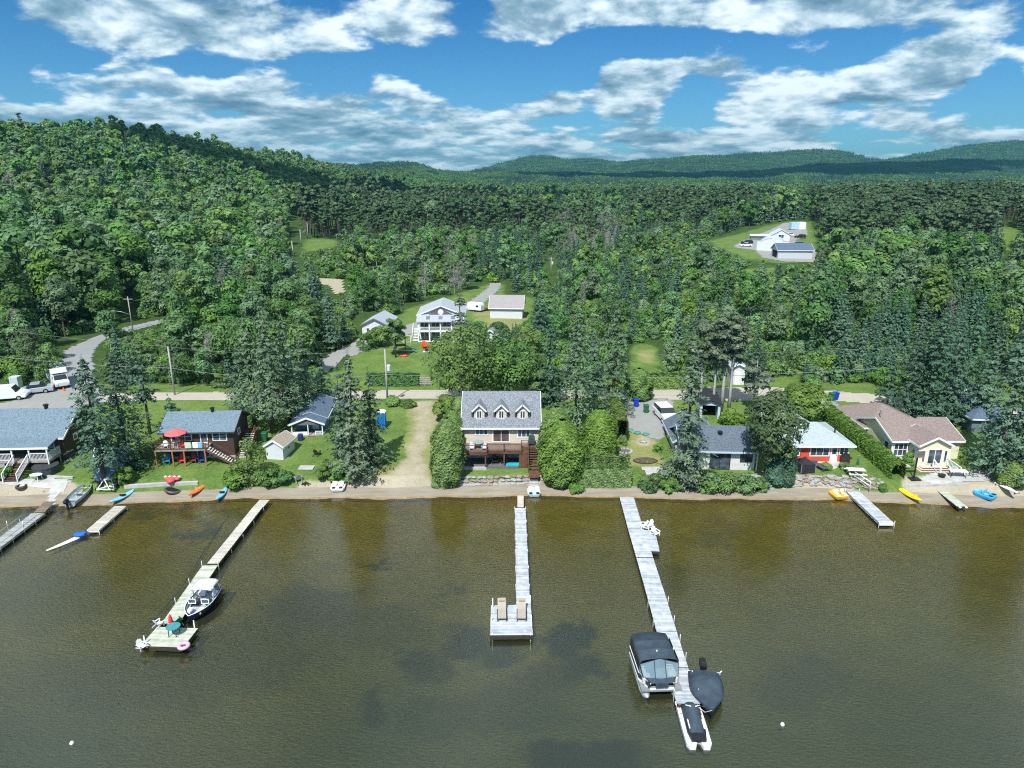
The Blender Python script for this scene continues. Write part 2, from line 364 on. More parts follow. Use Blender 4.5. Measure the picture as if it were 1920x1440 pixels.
def trunk_geo(H, rb, C=None, nl=7, seed=0, lean=.02, limbr=.28, top=.9):
    r = random.Random(int(seed)); mb = MB(); lx, ly = r.uniform(-lean, lean) * H, r.uniform(-lean, lean) * H
    pts = [(lx * t * t, ly * t * t, H * top * t) for t in (0, .25, .5, .75, 1)]
    mb.tube(pts, [rb * 1.25, rb, rb * .75, rb * .45, rb * .12], 6)
    if C is not None:
        for i in range(min(nl, len(C))):
            c = C[i]; z = max(.22 * H, min(c[2] * r.uniform(.55, .8), H * .8)); t = z / (H * top)
            a = Vector((lx * t * t, ly * t * t, z)); b = Vector(c.tolist()); m = (a + b) / 2 + Vector((0, 0, -.04 * H))
            mb.tube([a, m, b], [rb * limbr, rb * limbr * .7, rb * .07], 4)
    return mb
def joined(name, parts):
    """parts: (V, F(list or array), mat, v-attr or None) -> one mesh with several materials"""
    Vs, Fs, mi, at_, mats, b = [], [], [], [], [], 0
    for k, (V, Fc, m, v) in enumerate(parts):
        V = np.asarray(V, float); Vs.append(V); mats.append(m)
        for f in Fc: pass
        Fs.append((np.asarray(Fc) + b)); mi.append(np.full(len(Fc), k)); at_.append(v if v is not None else np.full(len(V), .5)); b += len(V)
    return mesh_np(name, np.concatenate(Vs), np.concatenate(Fs), mats, attr={'v': np.concatenate(at_)}, mi=np.concatenate(mi))
def quads_only(mb): 
    q = [f for f in mb.f if len(f) == 4]; return np.array(mb.v), np.array(q)
def proto_mesh(kind, seed, lod):
    """a single-mesh tree (mid and far distance)"""
    r = random.Random(int(seed) * 31 + int(lod))
    if kind == 'broad':
        H = r.uniform(10.5, 13.5); Rr = r.uniform(2.9, 3.8)
        K, per, sz = [(30, 95, .46), (20, 62, .70), (12, 30, 1.25)][lod]
        V, Fc, v, C = lobes_crown(H, Rr, K, per, sz, r.uniform(-.02, .14), seed=seed)
        tv, tf = quads_only(trunk_geo(H, .16, C, 6, seed)); return joined('broadleaf_tree', [(V, Fc, (L_BROAD, L_BROAD, L_ASPEN, L_BRIGHT, L_BROAD, L_ASPEN, L_BROAD)[seed % 7], v), (tv, tf, M_BARK if seed % 3 else M_BARKP, None)])
    if kind == 'spruce':
        H = r.uniform(9.5, 12.5); Rr = r.uniform(2.5, 3.3)
        ti, nb, k, sz = [(22, 10, 20, .32), (15, 9, 13, .50), (10, 7, 6, .95)][lod]
        V, Fc, v = spruce_crown(H, Rr, ti, nb, k, sz, seed); tv, tf = quads_only(trunk_geo(H, .15, None, 0, seed, 0))
        return joined('spruce_tree', [(V, Fc, L_SPRUCE, v), (tv, tf, M_BARK, None)])
    if kind == 'pine':
        H = r.uniform(15, 18); Rr = r.uniform(2.6, 3.2)
        K, per, sz = [(24, 70, .42), (16, 50, .66), (10, 26, 1.15)][lod]
        V, Fc, v, C = lobes_crown(H, Rr, K, per, sz, .42, flat=.55, seed=seed, spread=.75, lr=(.22, .38))
        tv, tf = quads_only(trunk_geo(H, .17, C, 6, seed)); return joined('pine_tree', [(V, Fc, L_PINE, v), (tv, tf, M_BARK, None)])
    if kind == 'shrub':
        H = r.uniform(2.6, 3.8); Rr = r.uniform(1.9, 2.6)
        V, Fc, v, C = lobes_crown(H, Rr, [16, 9, 6][lod], [70, 40, 22][lod], [.34, .55, .9][lod], -.15, seed=seed, spread=.7)
        tv, tf = quads_only(trunk_geo(H, .05, C, 6, seed)); return joined('shrub', [(V, Fc, (L_BRIGHT, L_BROAD, L_ASPEN, L_BRIGHT)[seed % 4], v), (tv, tf, M_BARK, None)])
    if kind == 'dead':
        H = r.uniform(9, 12); mb = MB(); mb.tube([(0, 0, 0), (.1, 0, H * .5), (0, .2, H)], [.17, .11, .03], 5)
        for i in range(46):
            z = H * r.uniform(.22, .97); a = r.uniform(0, 6.28); l = (1 - z / H) * 2.9 + .5
            e = Vector((math.cos(a) * l, math.sin(a) * l, z + l * r.uniform(.1, .7))); mb.tube([(0, 0, z), e], [.05, .015], 4)
            for q in range(3):
                t = r.uniform(.3, .9); b0 = Vector((0, 0, z)).lerp(e, t); mb.tube([b0, b0 + Vector((r.uniform(-.7, .7), r.uniform(-.7, .7), r.uniform(.2, .8)))], [.025, .01], 4)
        tv, tf = quads_only(mb); return joined('dead_tree', [(tv, tf, M_DEAD, None)])
def clump_mesh(seed, conif, size=34., lod=0):
    """many crowns of a far wood in one patch"""
    r = np.random.default_rng(seed); parts = []; n = 30 if lod == 0 else 16
    Vs, Fs, vs, b = [], [], [], 0
    for i in range(n):
        x, y = r.uniform(-size / 2, size / 2, 2)
        if conif: V, Fc, v = spruce_crown(r.uniform(10, 15), 2.6, 6, 5, 3, 1.7, seed * 50 + i)
        else: V, Fc, v, _ = lobes_crown(r.uniform(10, 14), r.uniform(3.2, 4.6), 6, 18, 1.9, .1, seed=seed * 50 + i)
        v = np.clip(v + r.uniform(-.3, .3), 0, 1)
        Vs.append(V + np.array([x, y, r.uniform(-1, 1)])); Fs.append(Fc + b); vs.append(v); b += len(V)
    return joined('wood_patch', [(np.concatenate(Vs), np.concatenate(Fs), L_SPRUCE if conif else L_BROAD, np.concatenate(vs))])
# ------------------------------------------------------------ ground, beach, water, roads
def nz(x, y, s, seed=0):
    """smooth value noise, about -1..1"""
    x = np.asarray(x) / s + seed * 17.3; y = np.asarray(y) / s - seed * 9.1
    return (np.sin(x * 1.7 + 1.3 * np.sin(y * 1.1)) + np.sin(y * 2.1 + 1.7 * np.sin(x * .9 + 2)) + np.sin((x + y) * 1.3 + 2 * np.sin((x - y) * .7))) / 3
def attr_mat(name, cols, rough, noise_layers, bump=.3, bscale=9, spec=.2):
    """cols: base + one colour pair per channel of the 'mask' attribute"""
    m = bpy.data.materials.new(name); m.use_nodes = True; nt = m.node_tree; N = nt.nodes.new; L = nt.links.new
    b = nt.nodes['Principled BSDF']; b.inputs['Roughness'].default_value = rough; b.inputs['Specular IOR Level'].default_value = spec
    tc = N('ShaderNodeTexCoord'); a = N('ShaderNodeAttribute'); a.attribute_name = 'mask'; sp = N('ShaderNodeSeparateColor'); L(a.outputs['Color'], sp.inputs[0])
    def no(scale, detail=6, rg=.6):
        n = N('ShaderNodeTexNoise'); n.inputs['Scale'].default_value = scale; n.inputs['Detail'].default_value = detail; n.inputs['Roughness'].default_value = rg
        L(tc.outputs['Object'], n.inputs['Vector']); return n.outputs[0]
    n1, n2, n3 = no(noise_layers[0]), no(noise_layers[1]), no(noise_layers[2])
    ad = N('ShaderNodeMath'); ad.operation = 'ADD'; L(n1, ad.inputs[0]); L(n2, ad.inputs[1])
    hf = N('ShaderNodeMath'); hf.operation = 'MULTIPLY'; hf.inputs[1].default_value = .5; L(ad.outputs[0], hf.inputs[0])
    def pair(c1, c2, src, lo=.38, hi=.62):
        r = N('ShaderNodeValToRGB'); e = r.color_ramp.elements; e[0].position = lo; e[1].position = hi; e[0].color = (*c1, 1); e[1].color = (*c2, 1); L(src, r.inputs[0]); return r.outputs[0]
    cur = pair(*cols[0], hf.outputs[0])
    for i, (c1, c2) in enumerate(cols[1:]):
        t = N('ShaderNodeMath'); t.operation = 'ADD'; L(sp.outputs[i], t.inputs[0])
        q = N('ShaderNodeMath'); q.operation = 'MULTIPLY_ADD'; L(n3, q.inputs[0]); q.inputs[1].default_value = 1.1; q.inputs[2].default_value = -.55; L(q.outputs[0], t.inputs[1])
        mr = N('ShaderNodeMapRange'); mr.inputs[1].default_value = .32; mr.inputs[2].default_value = .68; L(t.outputs[0], mr.inputs[0])
        mx = N('ShaderNodeMixRGB'); L(mr.outputs[0], mx.inputs[0]); L(cur, mx.inputs[1]); L(pair(c1, c2, hf.outputs[0]), mx.inputs[2]); cur = mx.outputs[0]
    L(cur, b.inputs['Base Color'])
    bp = N('ShaderNodeBump'); bp.inputs['Strength'].default_value = bump; bp.inputs['Distance'].default_value = .15; L(no(bscale, 5, .7), bp.inputs['Height']); L(bp.outputs[0], b.inputs['Normal'])
    MATS[name] = m; return m

LAWN_POLYS = [[(640, 700), (655, 655), (690, 640), (760, 640), (720, 600), (780, 572), (860, 550), (915, 530), (945, 530), (950, 552), (1010, 560), (1000, 600), (950, 640), (850, 700), (800, 722), (640, 735)],
    [(1325, 452), (1380, 440), (1430, 425), (1480, 414), (1522, 416), (1535, 480), (1500, 492), (1450, 494), (1400, 486), (1350, 468)],
    [(1188, 648), (1205, 640), (1232, 652), (1240, 672), (1236, 695), (1185, 697), (1180, 670)], [(566, 452), (585, 446), (628, 448), (640, 458), (622, 466), (600, 468), (578, 474), (566, 466)], [(1870, 425), (1915, 425), (1915, 470), (1870, 470)],
    [(1500, 500), (1500, 500), (1501, 501)], [(0, 720), (1920, 715), (1920, 960), (0, 960)], [(350, 700), (1500, 690), (1500, 740), (340, 745)], [(1380, 505), (1460, 500), (1450, 525), (1380, 525)]]
DRY_POLYS = [[(752, 752), (830, 750), (838, 800), (822, 850), (812, 920), (700, 925), (745, 885), (757, 830), (765, 790)], [(655, 880), (800, 870), (800, 925), (560, 925), (590, 905)],
    [(1195, 655), (1230, 655), (1225, 680), (1195, 680)], [(1240, 820), (1180, 835), (1150, 870), (1240, 880)], [(1180, 810), (1240, 800), (1240, 850), (1180, 850)], [(880, 570), (1000, 590), (940, 640), (900, 640)]]
TRACK_POLYS = [[(765, 752), (815, 750), (822, 790), (800, 850), (812, 925), (660, 928), (735, 885), (765, 830), (775, 790)], [(1190, 815), (1240, 805), (1240, 835), (1195, 840)]]
SAND_POLYS = [[(1465, 898), (1600, 898), (1600, 925), (1465, 925)], [(850, 902), (1050, 902), (1050, 920), (850, 920)],[(-60, 898), (132, 902), (160, 925), (110, 965), (-60, 985)], [(1690, 893), (2000, 885), (2000, 950), (1690, 930)], [(560, 905), (800, 895), (840, 925), (560, 935)]]
G_MAT = attr_mat('ground_soil_and_grass', [((.028, .055, .012), (.06, .11, .022)), ((.070, .135, .026), (.165, .235, .058)), ((.17, .20, .06), (.30, .29, .12)), ((.34, .30, .22), (.44, .39, .29))],
                 .9, (3.2, .3, .5), .7, 5)
def grid_mesh(name, U, Sv, fan, mats, off=0., mask=None, zf=None):
    U, S2 = np.meshgrid(U, Sv); half = fan(S2); X = U * half; Y = shore(X) + S2
    Z = (zf or h)(X, Y) + off; V = np.column_stack([X.ravel(), Y.ravel(), Z.ravel()]); nu = U.shape[1]; nr = U.shape[0]
    i = np.arange(nr - 1)[:, None] * nu + np.arange(nu - 1)[None]; Fc = np.stack([i, i + 1, i + nu + 1, i + nu], -1).reshape(-1, 4)
    at_ = None
    if mask: at_ = {'mask': mask(X.ravel(), Y.ravel(), Z.ravel())}
    return mesh_np(name, V, Fc, mats, True, at_)
def gmask(X, Y, Z):
    m = np.zeros((len(X), 4), np.float32); m[:, 3] = 1
    px, py = proj(X, Y, Z)
    for ch, polys in enumerate((LAWN_POLYS, DRY_POLYS, SAND_POLYS)):
        for P in polys: m[:, ch] = np.maximum(m[:, ch], inpoly(px, py, P))
    for P in TRACK_POLYS: m[:, 2] = np.maximum(m[:, 2], .6 * inpoly(px, py, P))
    m[Y > 700, 0] = 0; q = m[:, :3].reshape(-1, 420, 3)
    for _ in range(3): q[1:-1] = (q[:-2] + q[1:-1] * 2 + q[2:]) / 4; q[:, 1:-1] = (q[:, :-2] + q[:, 1:-1] * 2 + q[:, 2:]) / 4
    m[:, :3] = q.reshape(-1, 3); m[:, 0] *= .82 + .18 * nz(X, Y, 3, 5); m[:, 1] = np.clip(m[:, 1] * .8 + .22 * np.clip(nz(X, Y, 5, 9), 0, 1) * (Y < 90), 0, 1)
    return m
rows = list(np.arange(1.8, 34, .3)); s = 34.
while s < 7000: s += max(.35, s * .0125); rows.append(s)
g = link('ground', grid_mesh('ground', np.linspace(-1, 1, 420), np.array(rows), lambda s: 85 + .92 * np.maximum(s, 0), [G_MAT], mask=gmask)); tag(g, kind='structure')
M_SAND = mat('beach_sand', (.35, .31, .245), .95, .12, 1.1, col2=(.25, .21, .155), bump=.6, bscale=10, stretch=(.35, 1.8, 1), detail=9)
M_WET = mat('wet_sand', (.30, .21, .11), .6, .2, 1.4)
bm_ = grid_mesh('beach', np.linspace(-1, 1, 420), np.arange(-.6, 2.21, .2), lambda s: 85 + 0 * s, [M_SAND, M_WET], .0, zf=lambda x, y: h(x, y) + .015 * nz(x, y, .8) + .01 - .04 * (y - shore(x) > 1.9))
for p in bm_.polygons:
    c = p.center
    if c[1] - float(shore(c[0])) < .2: p.material_index = 1
tag(link('beach', bm_), kind='structure')
# lake bed: olive silt, paler near the beach, with dark beds of weed; the water's absorption with depth is painted in
WEEDS = [(905, 1215, 75, 38, .9), (1060, 1200, 48, 34, 1), (1090, 1250, 45, 26, .9), (1030, 1270, 60, 30, .6), (860, 1200, 40, 25, .6), (800, 1250, 50, 30, .7), (700, 1335, 30, 34, .75), (590, 1150, 110, 50, .5),
         (1100, 1420, 130, 32, 1.1), (705, 1058, 26, 5, .8), (850, 1110, 30, 22, .45), (375, 1000, 40, 18, .6), (250, 1280, 200, 60, .35), (960, 1330, 110, 50, .45), (460, 1230, 170, 70, .35), (1240, 1090, 50, 40, .3),
         (90, 1120, 110, 60, .3), (60, 965, 120, 12, .8), (330, 962, 150, 9, .5), (1500, 1280, 90, 50, .35), (700, 1180, 120, 50, .3), (1340, 1000, 60, 26, .2), (820, 1350, 80, 40, .5)]
def bedmask(X, Y, Z):
    m = np.zeros((len(X), 4), np.float32); m[:, 3] = 1
    px, py = proj(X, Y, Z)
    jx = px + 22 * nz(X, Y, 1.5, 1) + 15 * nz(X, Y, .45, 2); jy = py + 15 * nz(X, Y, 1.3, 3) + 10 * nz(X, Y, .4, 4)
    for (cx, cy, a, b, w) in WEEDS:
        q = ((jx - cx) / a) ** 2 + ((jy - cy) / b) ** 2; m[:, 0] = np.maximum(m[:, 0], np.clip(w * 1.15 * np.clip(1.4 - q, 0, .9), 0, 1))
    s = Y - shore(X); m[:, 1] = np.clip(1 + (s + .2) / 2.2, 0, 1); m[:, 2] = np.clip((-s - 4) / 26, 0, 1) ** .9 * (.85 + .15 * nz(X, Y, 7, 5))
    return m
def bed_mat():
    m = bpy.data.materials.new('lake_silt'); m.use_nodes = True; nt = m.node_tree; N = nt.nodes.new; L = nt.links.new
    b = nt.nodes['Principled BSDF']; b.inputs['Roughness'].default_value = 1; b.inputs['Specular IOR Level'].default_value = 0
    a = N('ShaderNodeAttribute'); a.attribute_name = 'mask'; sp = N('ShaderNodeSeparateColor'); L(a.outputs['Color'], sp.inputs[0])
    tc = N('ShaderNodeTexCoord'); n = N('ShaderNodeTexNoise'); n.inputs['Scale'].default_value = .35; n.inputs['Detail'].default_value = 8; n.inputs['Roughness'].default_value = .62; L(tc.outputs['Object'], n.inputs['Vector'])
    n2 = N('ShaderNodeTexNoise'); n2.inputs['Scale'].default_value = 3.2; n2.inputs['Detail'].default_value = 5; L(tc.outputs['Object'], n2.inputs['Vector'])
    r = N('ShaderNodeValToRGB'); L(n.outputs[0], r.inputs[0]); e = r.color_ramp.elements
    e[0].position = .3; e[0].color = (.38, .27, .018, 1); e[1].position = .72; e[1].color = (.55, .39, .035, 1)
    mx0 = N('ShaderNodeMixRGB'); mx0.blend_type = 'MULTIPLY'; mx0.inputs[0].default_value = .45; L(r.outputs[0], mx0.inputs[1])
    r2 = N('ShaderNodeValToRGB'); L(n2.outputs[0], r2.inputs[0]); r2.color_ramp.elements[0].position = .35; r2.color_ramp.elements[0].color = (.55, .6, .55, 1); r2.color_ramp.elements[1].position = .6; L(r2.outputs[0], mx0.inputs[2])
    cur = mx0.outputs[0]
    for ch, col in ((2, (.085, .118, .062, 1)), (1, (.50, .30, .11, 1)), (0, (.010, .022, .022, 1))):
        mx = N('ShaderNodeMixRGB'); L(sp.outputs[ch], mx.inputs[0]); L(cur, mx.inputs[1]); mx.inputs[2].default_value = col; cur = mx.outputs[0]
    L(cur, b.inputs['Base Color']); return m
bs = list(np.arange(-44, -3, .28)) + list(np.arange(-3, 1.0, .3)); bs = [-320, -240, -170, -120, -90, -70, -55] + bs
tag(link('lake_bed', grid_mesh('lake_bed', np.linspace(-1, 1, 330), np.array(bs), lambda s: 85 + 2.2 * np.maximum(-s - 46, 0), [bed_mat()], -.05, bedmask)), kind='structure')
def water_mat():
    m = bpy.data.materials.new('lake_water'); m.use_nodes = True; nt = m.node_tree; nt.nodes.clear(); N = nt.nodes.new; L = nt.links.new
    out = N('ShaderNodeOutputMaterial'); t = N('ShaderNodeBsdfTransparent'); t.inputs[0].default_value = (.86, .86, .66, 1)
    d = N('ShaderNodeBsdfDiffuse'); d.inputs[0].default_value = (.092, .105, .052, 1)      # silt hanging in the water
    m1 = N('ShaderNodeMixShader'); m1.inputs[0].default_value = .2; L(t.outputs[0], m1.inputs[1]); L(d.outputs[0], m1.inputs[2])
    g = N('ShaderNodeBsdfGlossy'); g.inputs['Roughness'].default_value = .035; g.inputs[0].default_value = (1, 1, 1, 1)
    fr = N('ShaderNodeFresnel'); fr.inputs[0].default_value = 1.72
    tc = N('ShaderNodeTexCoord'); mp = N('ShaderNodeMapping'); mp.inputs['Rotation'].default_value = (0, 0, R(35)); mp.inputs['Scale'].default_value = (1, 2.6, 1); L(tc.outputs['Object'], mp.inputs[0])
    n = N('ShaderNodeTexNoise'); n.inputs['Scale'].default_value = 2.4; n.inputs['Detail'].default_value = 4; n.inputs['Roughness'].default_value = .6; L(mp.outputs[0], n.inputs['Vector'])
    n2 = N('ShaderNodeTexNoise'); n2.inputs['Scale'].default_value = .30; n2.inputs['Detail'].default_value = 2; L(tc.outputs['Object'], n2.inputs['Vector'])
    ad = N('ShaderNodeMath'); ad.operation = 'MULTIPLY_ADD'; L(n2.outputs[0], ad.inputs[0]); ad.inputs[1].default_value = 1.4; L(n.outputs[0], ad.inputs[2])
    bp = N('ShaderNodeBump'); bp.inputs['Strength'].default_value = .24; bp.inputs['Distance'].default_value = .055; L(ad.outputs[0], bp.inputs['Height'])
    L(bp.outputs[0], g.inputs['Normal']); L(bp.outputs[0], fr.inputs['Normal'])
    ms = N('ShaderNodeMixShader'); L(fr.outputs[0], ms.inputs[0]); L(m1.outputs[0], ms.inputs[1]); L(g.outputs[0], ms.inputs[2]); L(ms.outputs[0], out.inputs[0]); return m
tag(link('lake_water', grid_mesh('lake_water', np.linspace(-1, 1, 60), np.array([-318, -200, -100, -40, -20, -5, 0, .6]), lambda s: 95 + 2.2 * np.maximum(-s - 46, 0), [water_mat()], zf=lambda x, y: 0 * x)), kind='structure')

M_ROADG = mat('gravel_road', (.47, .43, .37), .95, .1, .8, col2=(.40, .355, .29), bump=.4, bscale=14)
M_GRAVEL = mat('grey_gravel', (.34, .345, .34), .95, .16, 1.2, col2=(.27, .27, .25), bump=.6, bscale=16)
M_ASPH = mat('worn_asphalt', (.30, .31, .32), .9, .08, .5, col2=(.25, .26, .265), bump=.15, bscale=20)
M_TRACK = mat('dirt_track', (.45, .40, .31), .95, .15, 1.0, col2=(.33, .31, .19), bump=.4)
M_CONC = mat('concrete', (.42, .42, .40), .85, .12, 1.5, bump=.2)
def sheet(name, poly, m, off=.03, step=.4, wob=.3, world_poly=None, z=None):
    """a surface laid on the ground inside an outline given by ground points seen in the photo"""
    W = world_poly or wpoly(poly); xs = [p[0] for p in W]; ys = [p[1] for p in W]
    gx = np.arange(min(xs) - step, max(xs) + step * 2, step); gy = np.arange(min(ys) - step, max(ys) + step * 2, step)
    X, Y = np.meshgrid(gx, gy); cx = (X[:-1, :-1] + X[1:, 1:]) / 2; cy = (Y[:-1, :-1] + Y[1:, 1:]) / 2
    ok = inpoly(cx + wob * nz(cx, cy, 1.1, 6) + wob * .5 * nz(cx, cy, .35, 7), cy + wob * nz(cx, cy, 1.3, 8), W)
    Z = h(X, Y) + off; nx = len(gx); ii, jj = np.nonzero(ok); i = ii * nx + jj
    Fc = np.stack([i, i + 1, i + nx + 1, i + nx], -1); used, inv = np.unique(Fc, return_inverse=True)
    V = np.column_stack([X.ravel(), Y.ravel(), Z.ravel()])[used]
    return tag(link(name, mesh_np(name, V, inv.reshape(-1, 4), [m], True)), kind='structure')
sheet('gravel_road', [(130, 757), (300, 752), (480, 751), (700, 750), (860, 747), (1100, 748), (1300, 750), (1450, 752), (1560, 752), (1680, 762), (1800, 778), (2000, 800),
                      (2000, 782), (1800, 757), (1650, 742), (1560, 733), (1460, 728), (1300, 728), (1100, 733), (860, 731), (700, 733), (480, 737), (300, 737), (150, 740)], M_ROADG, .035)
sheet('asphalt_road', [(122, 762), (118, 700), (120, 658), (168, 636), (232, 615), (300, 599), (318, 602), (250, 621), (190, 640), (172, 668), (176, 720), (200, 756)], M_ASPH, .04, .45)
sheet('gravel_lot', [(-70, 800), (-70, 772), (30, 752), (60, 738), (110, 730), (190, 738), (190, 752), (140, 765), (75, 790), (40, 808)], M_GRAVEL, .05)
sheet('gravel_driveway', [(1172, 752), (1262, 750), (1262, 800), (1235, 826), (1175, 808), (1170, 790)], M_GRAVEL, .055, .3)
sheet('gravel_side_lane', [(1525, 755), (1560, 752), (1600, 790), (1612, 800), (1605, 812), (1575, 800)], M_GRAVEL, .055, .3)
sheet('grey_lane', [(645, 655), (700, 620), (765, 610), (820, 590), (880, 565), (915, 540), (920, 531), (940, 531), (935, 545), (895, 575), (840, 597), (775, 625), (715, 645), (690, 655), (650, 672)], M_GRAVEL, .05, .5)
sheet('gravel_turning', [(598, 690), (606, 668), (660, 648), (650, 668), (628, 690), (610, 700)], M_GRAVEL, .05, .5)
sheet('farm_yard', [(1375, 462), (1420, 440), (1470, 418), (1510, 418), (1515, 440), (1490, 452), (1530, 470), (1530, 492), (1475, 492), (1430, 484), (1415, 470), (1385, 466)], M_GRAVEL, .06, 1.0)
sheet('sand_pit', [(600, 522), (640, 524), (646, 548), (628, 552), (618, 536), (600, 532)], M_TRACK, .08, 1.0)
sheet('concrete_apron', [(-20, 903), (20, 900), (100, 898), (136, 903), (105, 935), (95, 960), (82, 958), (95, 922), (60, 918), (-20, 912)], M_CONC, .05, .3, .05)
sheet('terrace', [(1715, 900), (1760, 886), (1880, 882), (1900, 895), (1830, 905), (1750, 912)], M_CONC, .05, .3, .05)
# ------------------------------------------------------------ woods
KEEP = [[(118, 720), (112, 655), (165, 632), (185, 640), (182, 672), (188, 735), (118, 735)], [(250, 606), (305, 597), (318, 603), (262, 615)],
        [(640, 735), (600, 700), (640, 655), (680, 640), (668, 600), (700, 585), (735, 600), (775, 585), (812, 565), (850, 573), (880, 553), (915, 530), (940, 530), (945, 550), (1000, 552), (990, 595), (950, 605), (900, 585), (850, 600), (850, 640), (830, 690), (850, 735)],
        [(1330, 450), (1400, 428), (1480, 414), (1518, 414), (1525, 455), (1530, 488), (1470, 488), (1400, 476)], [(1185, 645), (1238, 645), (1240, 690), (1185, 690)],
        [(572, 449), (630, 449), (632, 460), (575, 464)], [(600, 522), (644, 524), (644, 545), (600, 532)], [(1882, 432), (1905, 432), (1900, 462), (1882, 462)],
        [(548, 405), (560, 405), (560, 490), (548, 490)], [(236, 556), (254, 556), (254, 612), (236, 612)], [(1028, 480), (1040, 480), (1040, 512), (1028, 512)],
        [(1372, 685), (1392, 685), (1392, 722), (1372, 722)], [(1445, 708), (1490, 708), (1500, 735), (1445, 735)]]
def bake(arrs): return np.concatenate(arrs)
def scatter(y0, y1, sp, jitter=.42, seed=1):
    r = np.random.default_rng(seed); ys = np.arange(y0, y1, sp); P = []
    for i, y in enumerate(ys):
        hw = 30 + .83 * y; xs = np.arange(-hw, hw, sp) + (i % 2) * sp / 2; P.append(np.column_stack([xs, np.full(len(xs), y)]))
    P = np.concatenate(P); return P + r.uniform(-jitter, jitter, P.shape) * sp
NU0 = 0
under = scatter(93, 150, 2.5, seed=8)
pts = np.concatenate([under, scatter(92.5, 160, 3.7, seed=1), scatter(160, 320, 4.5, seed=2), scatter(320, 620, 5.6, seed=3), scatter(620, 1250, 8., seed=4)])
X, Y = pts[:, 0], pts[:, 1]; Zt = h(X, Y); rr = np.random.default_rng(5)
PX, PY = proj(X, Y, Zt); u = rr.random(len(X)); u2 = rr.random(len(X))
n_big = nz(X, Y, 26, 1); n_mid = nz(X, Y, 9, 2)
JX, JY = PX + 14 * nz(X, Y, 14, 8) + 9 * nz(X, Y, 5, 3), PY + 5 * nz(X, Y, 12, 4)
def reg(poly): return inpoly(JX, JY, poly)
kind = np.full(len(X), 0)      # 0 broad 1 spruce 2 pine 3 shrub 4 dead
pc = np.full(len(X), .12)
hill = (X < -88 - .05 * np.clip(Y - 400, 0, 900)); pc[hill] = .035
pc[~hill & (PX > 380)] = .24
pc[~hill & (PX > 900)] = .50
pc[(PX > 900) & (PX < 1450) & (PY < 560)] = .62
pc[(PX > 1380) & (PY > 600)] = .60
pc[(PX > 1400) & (PY > 470) & (PY <= 600)] = .20
pc[(PX > 1560) & (PY > 640)] = .8
pc = np.clip(pc + .22 * n_mid * (pc > .1), 0, 1)
kind[u < pc] = 1
pines = (reg([(560, 424), (900, 420), (1130, 424), (1130, 452), (560, 456)]) | reg([(650, 385), (935, 383), (940, 414), (650, 418)]) | reg([(1180, 388), (1400, 384), (1420, 412), (1300, 440), (1180, 436)])) & (n_big > -.75)
pines |= reg([(1535, 372), (1990, 366), (1990, 470), (1900, 478), (1520, 478), (1500, 430)])
kind[pines & (u < .92)] = 2
shr = (~hill) & (u2 < np.where(PX > 620, .42, .24)) & (Y < 330); kind[shr & (kind == 0)] = 3
shr2 = reg([(1090, 455), (1340, 440), (1400, 470), (1400, 530), (1330, 540), (1100, 520)]) | reg([(1040, 590), (1240, 590), (1240, 640), (1040, 640)]) | reg([(1180, 690), (1280, 690), (1280, 730), (1180, 730)]); kind[shr2 & (u2 < .8)] = 3
kind[reg([(985, 640), (1265, 640), (1270, 738), (985, 738)]) & (u2 < .85)] = 3; kind[reg([(1040, 540), (1480, 560), (1500, 690), (1040, 690)]) & (u2 < .55)] = 3; kind[reg([(620, 500), (900, 500), (900, 590), (640, 600)]) & (u2 < .5)] = 3
kind[reg([(1020, 420), (1145, 405), (1160, 470), (1050, 480)]) & (u2 < .55)] = 4
kind[reg([(840, 470), (895, 470), (895, 560), (840, 560)]) & (u2 < .3)] = 4
kind[(u2 > .988) & (Y < 320)] = 4; kind[:len(under)] = 3
HT = np.array([13., 12.5, 18., 3.6, 11.])
scl = rr.uniform(.72, 1.18, len(X)); scl[hill] *= rr.uniform(1.0, 1.5, len(X))[hill]; scl[(~hill) & (kind == 0) & (rr.random(len(X)) < .25)] *= 1.3; scl[(kind == 1) & (rr.random(len(X)) < .3)] *= .7
scl[:len(under)] *= .62; nearroad = (Y < 108) & (kind != 3); scl[nearroad] *= .8
low = (~hill) & (PX > 640) & (PX < 1500) & (Y > 95) & (Y < 330); scl[low & (kind != 3)] *= .66; scl[(~hill) & (~low) & (Y < 330) & (kind != 3) & (kind != 2)] *= .84
ok = h(X, Y) > -1
for P in LAWN_POLYS[:5] + LAWN_POLYS[5:6] + LAWN_POLYS[8:9]: ok &= ~reg(P)
ok &= ~((PY > 728) & (Y < 100)) | (Y > 97)
ok &= Y > 93.2
def clear_of(kd, sc):
    c = np.ones(len(X), bool)
    for P in KEEP:
        for t in (0., .15, .3, .45, .6, .75, .9, 1.):
            qx, qy = proj(X, Y, Zt + t * HT[kd] * sc)
            w = F / np.hypot(Y, CZ) * 2.4 * sc * (1 - .5 * t)
            for dx in (-1, 0, 1): c &= ~inpoly(qx + dx * w, qy, P)
    return c
tall = clear_of(kind, scl); scl_s = rr.uniform(.35, .85, len(X)); low_ok = clear_of(np.full(len(X), 3), scl_s)
sw = ~tall & low_ok; kind[sw] = 3; scl[sw] = scl_s[sw]; ok &= tall | low_ok
ok &= ~(hill & (kind == 0) & (rr.random(len(X)) < .42))
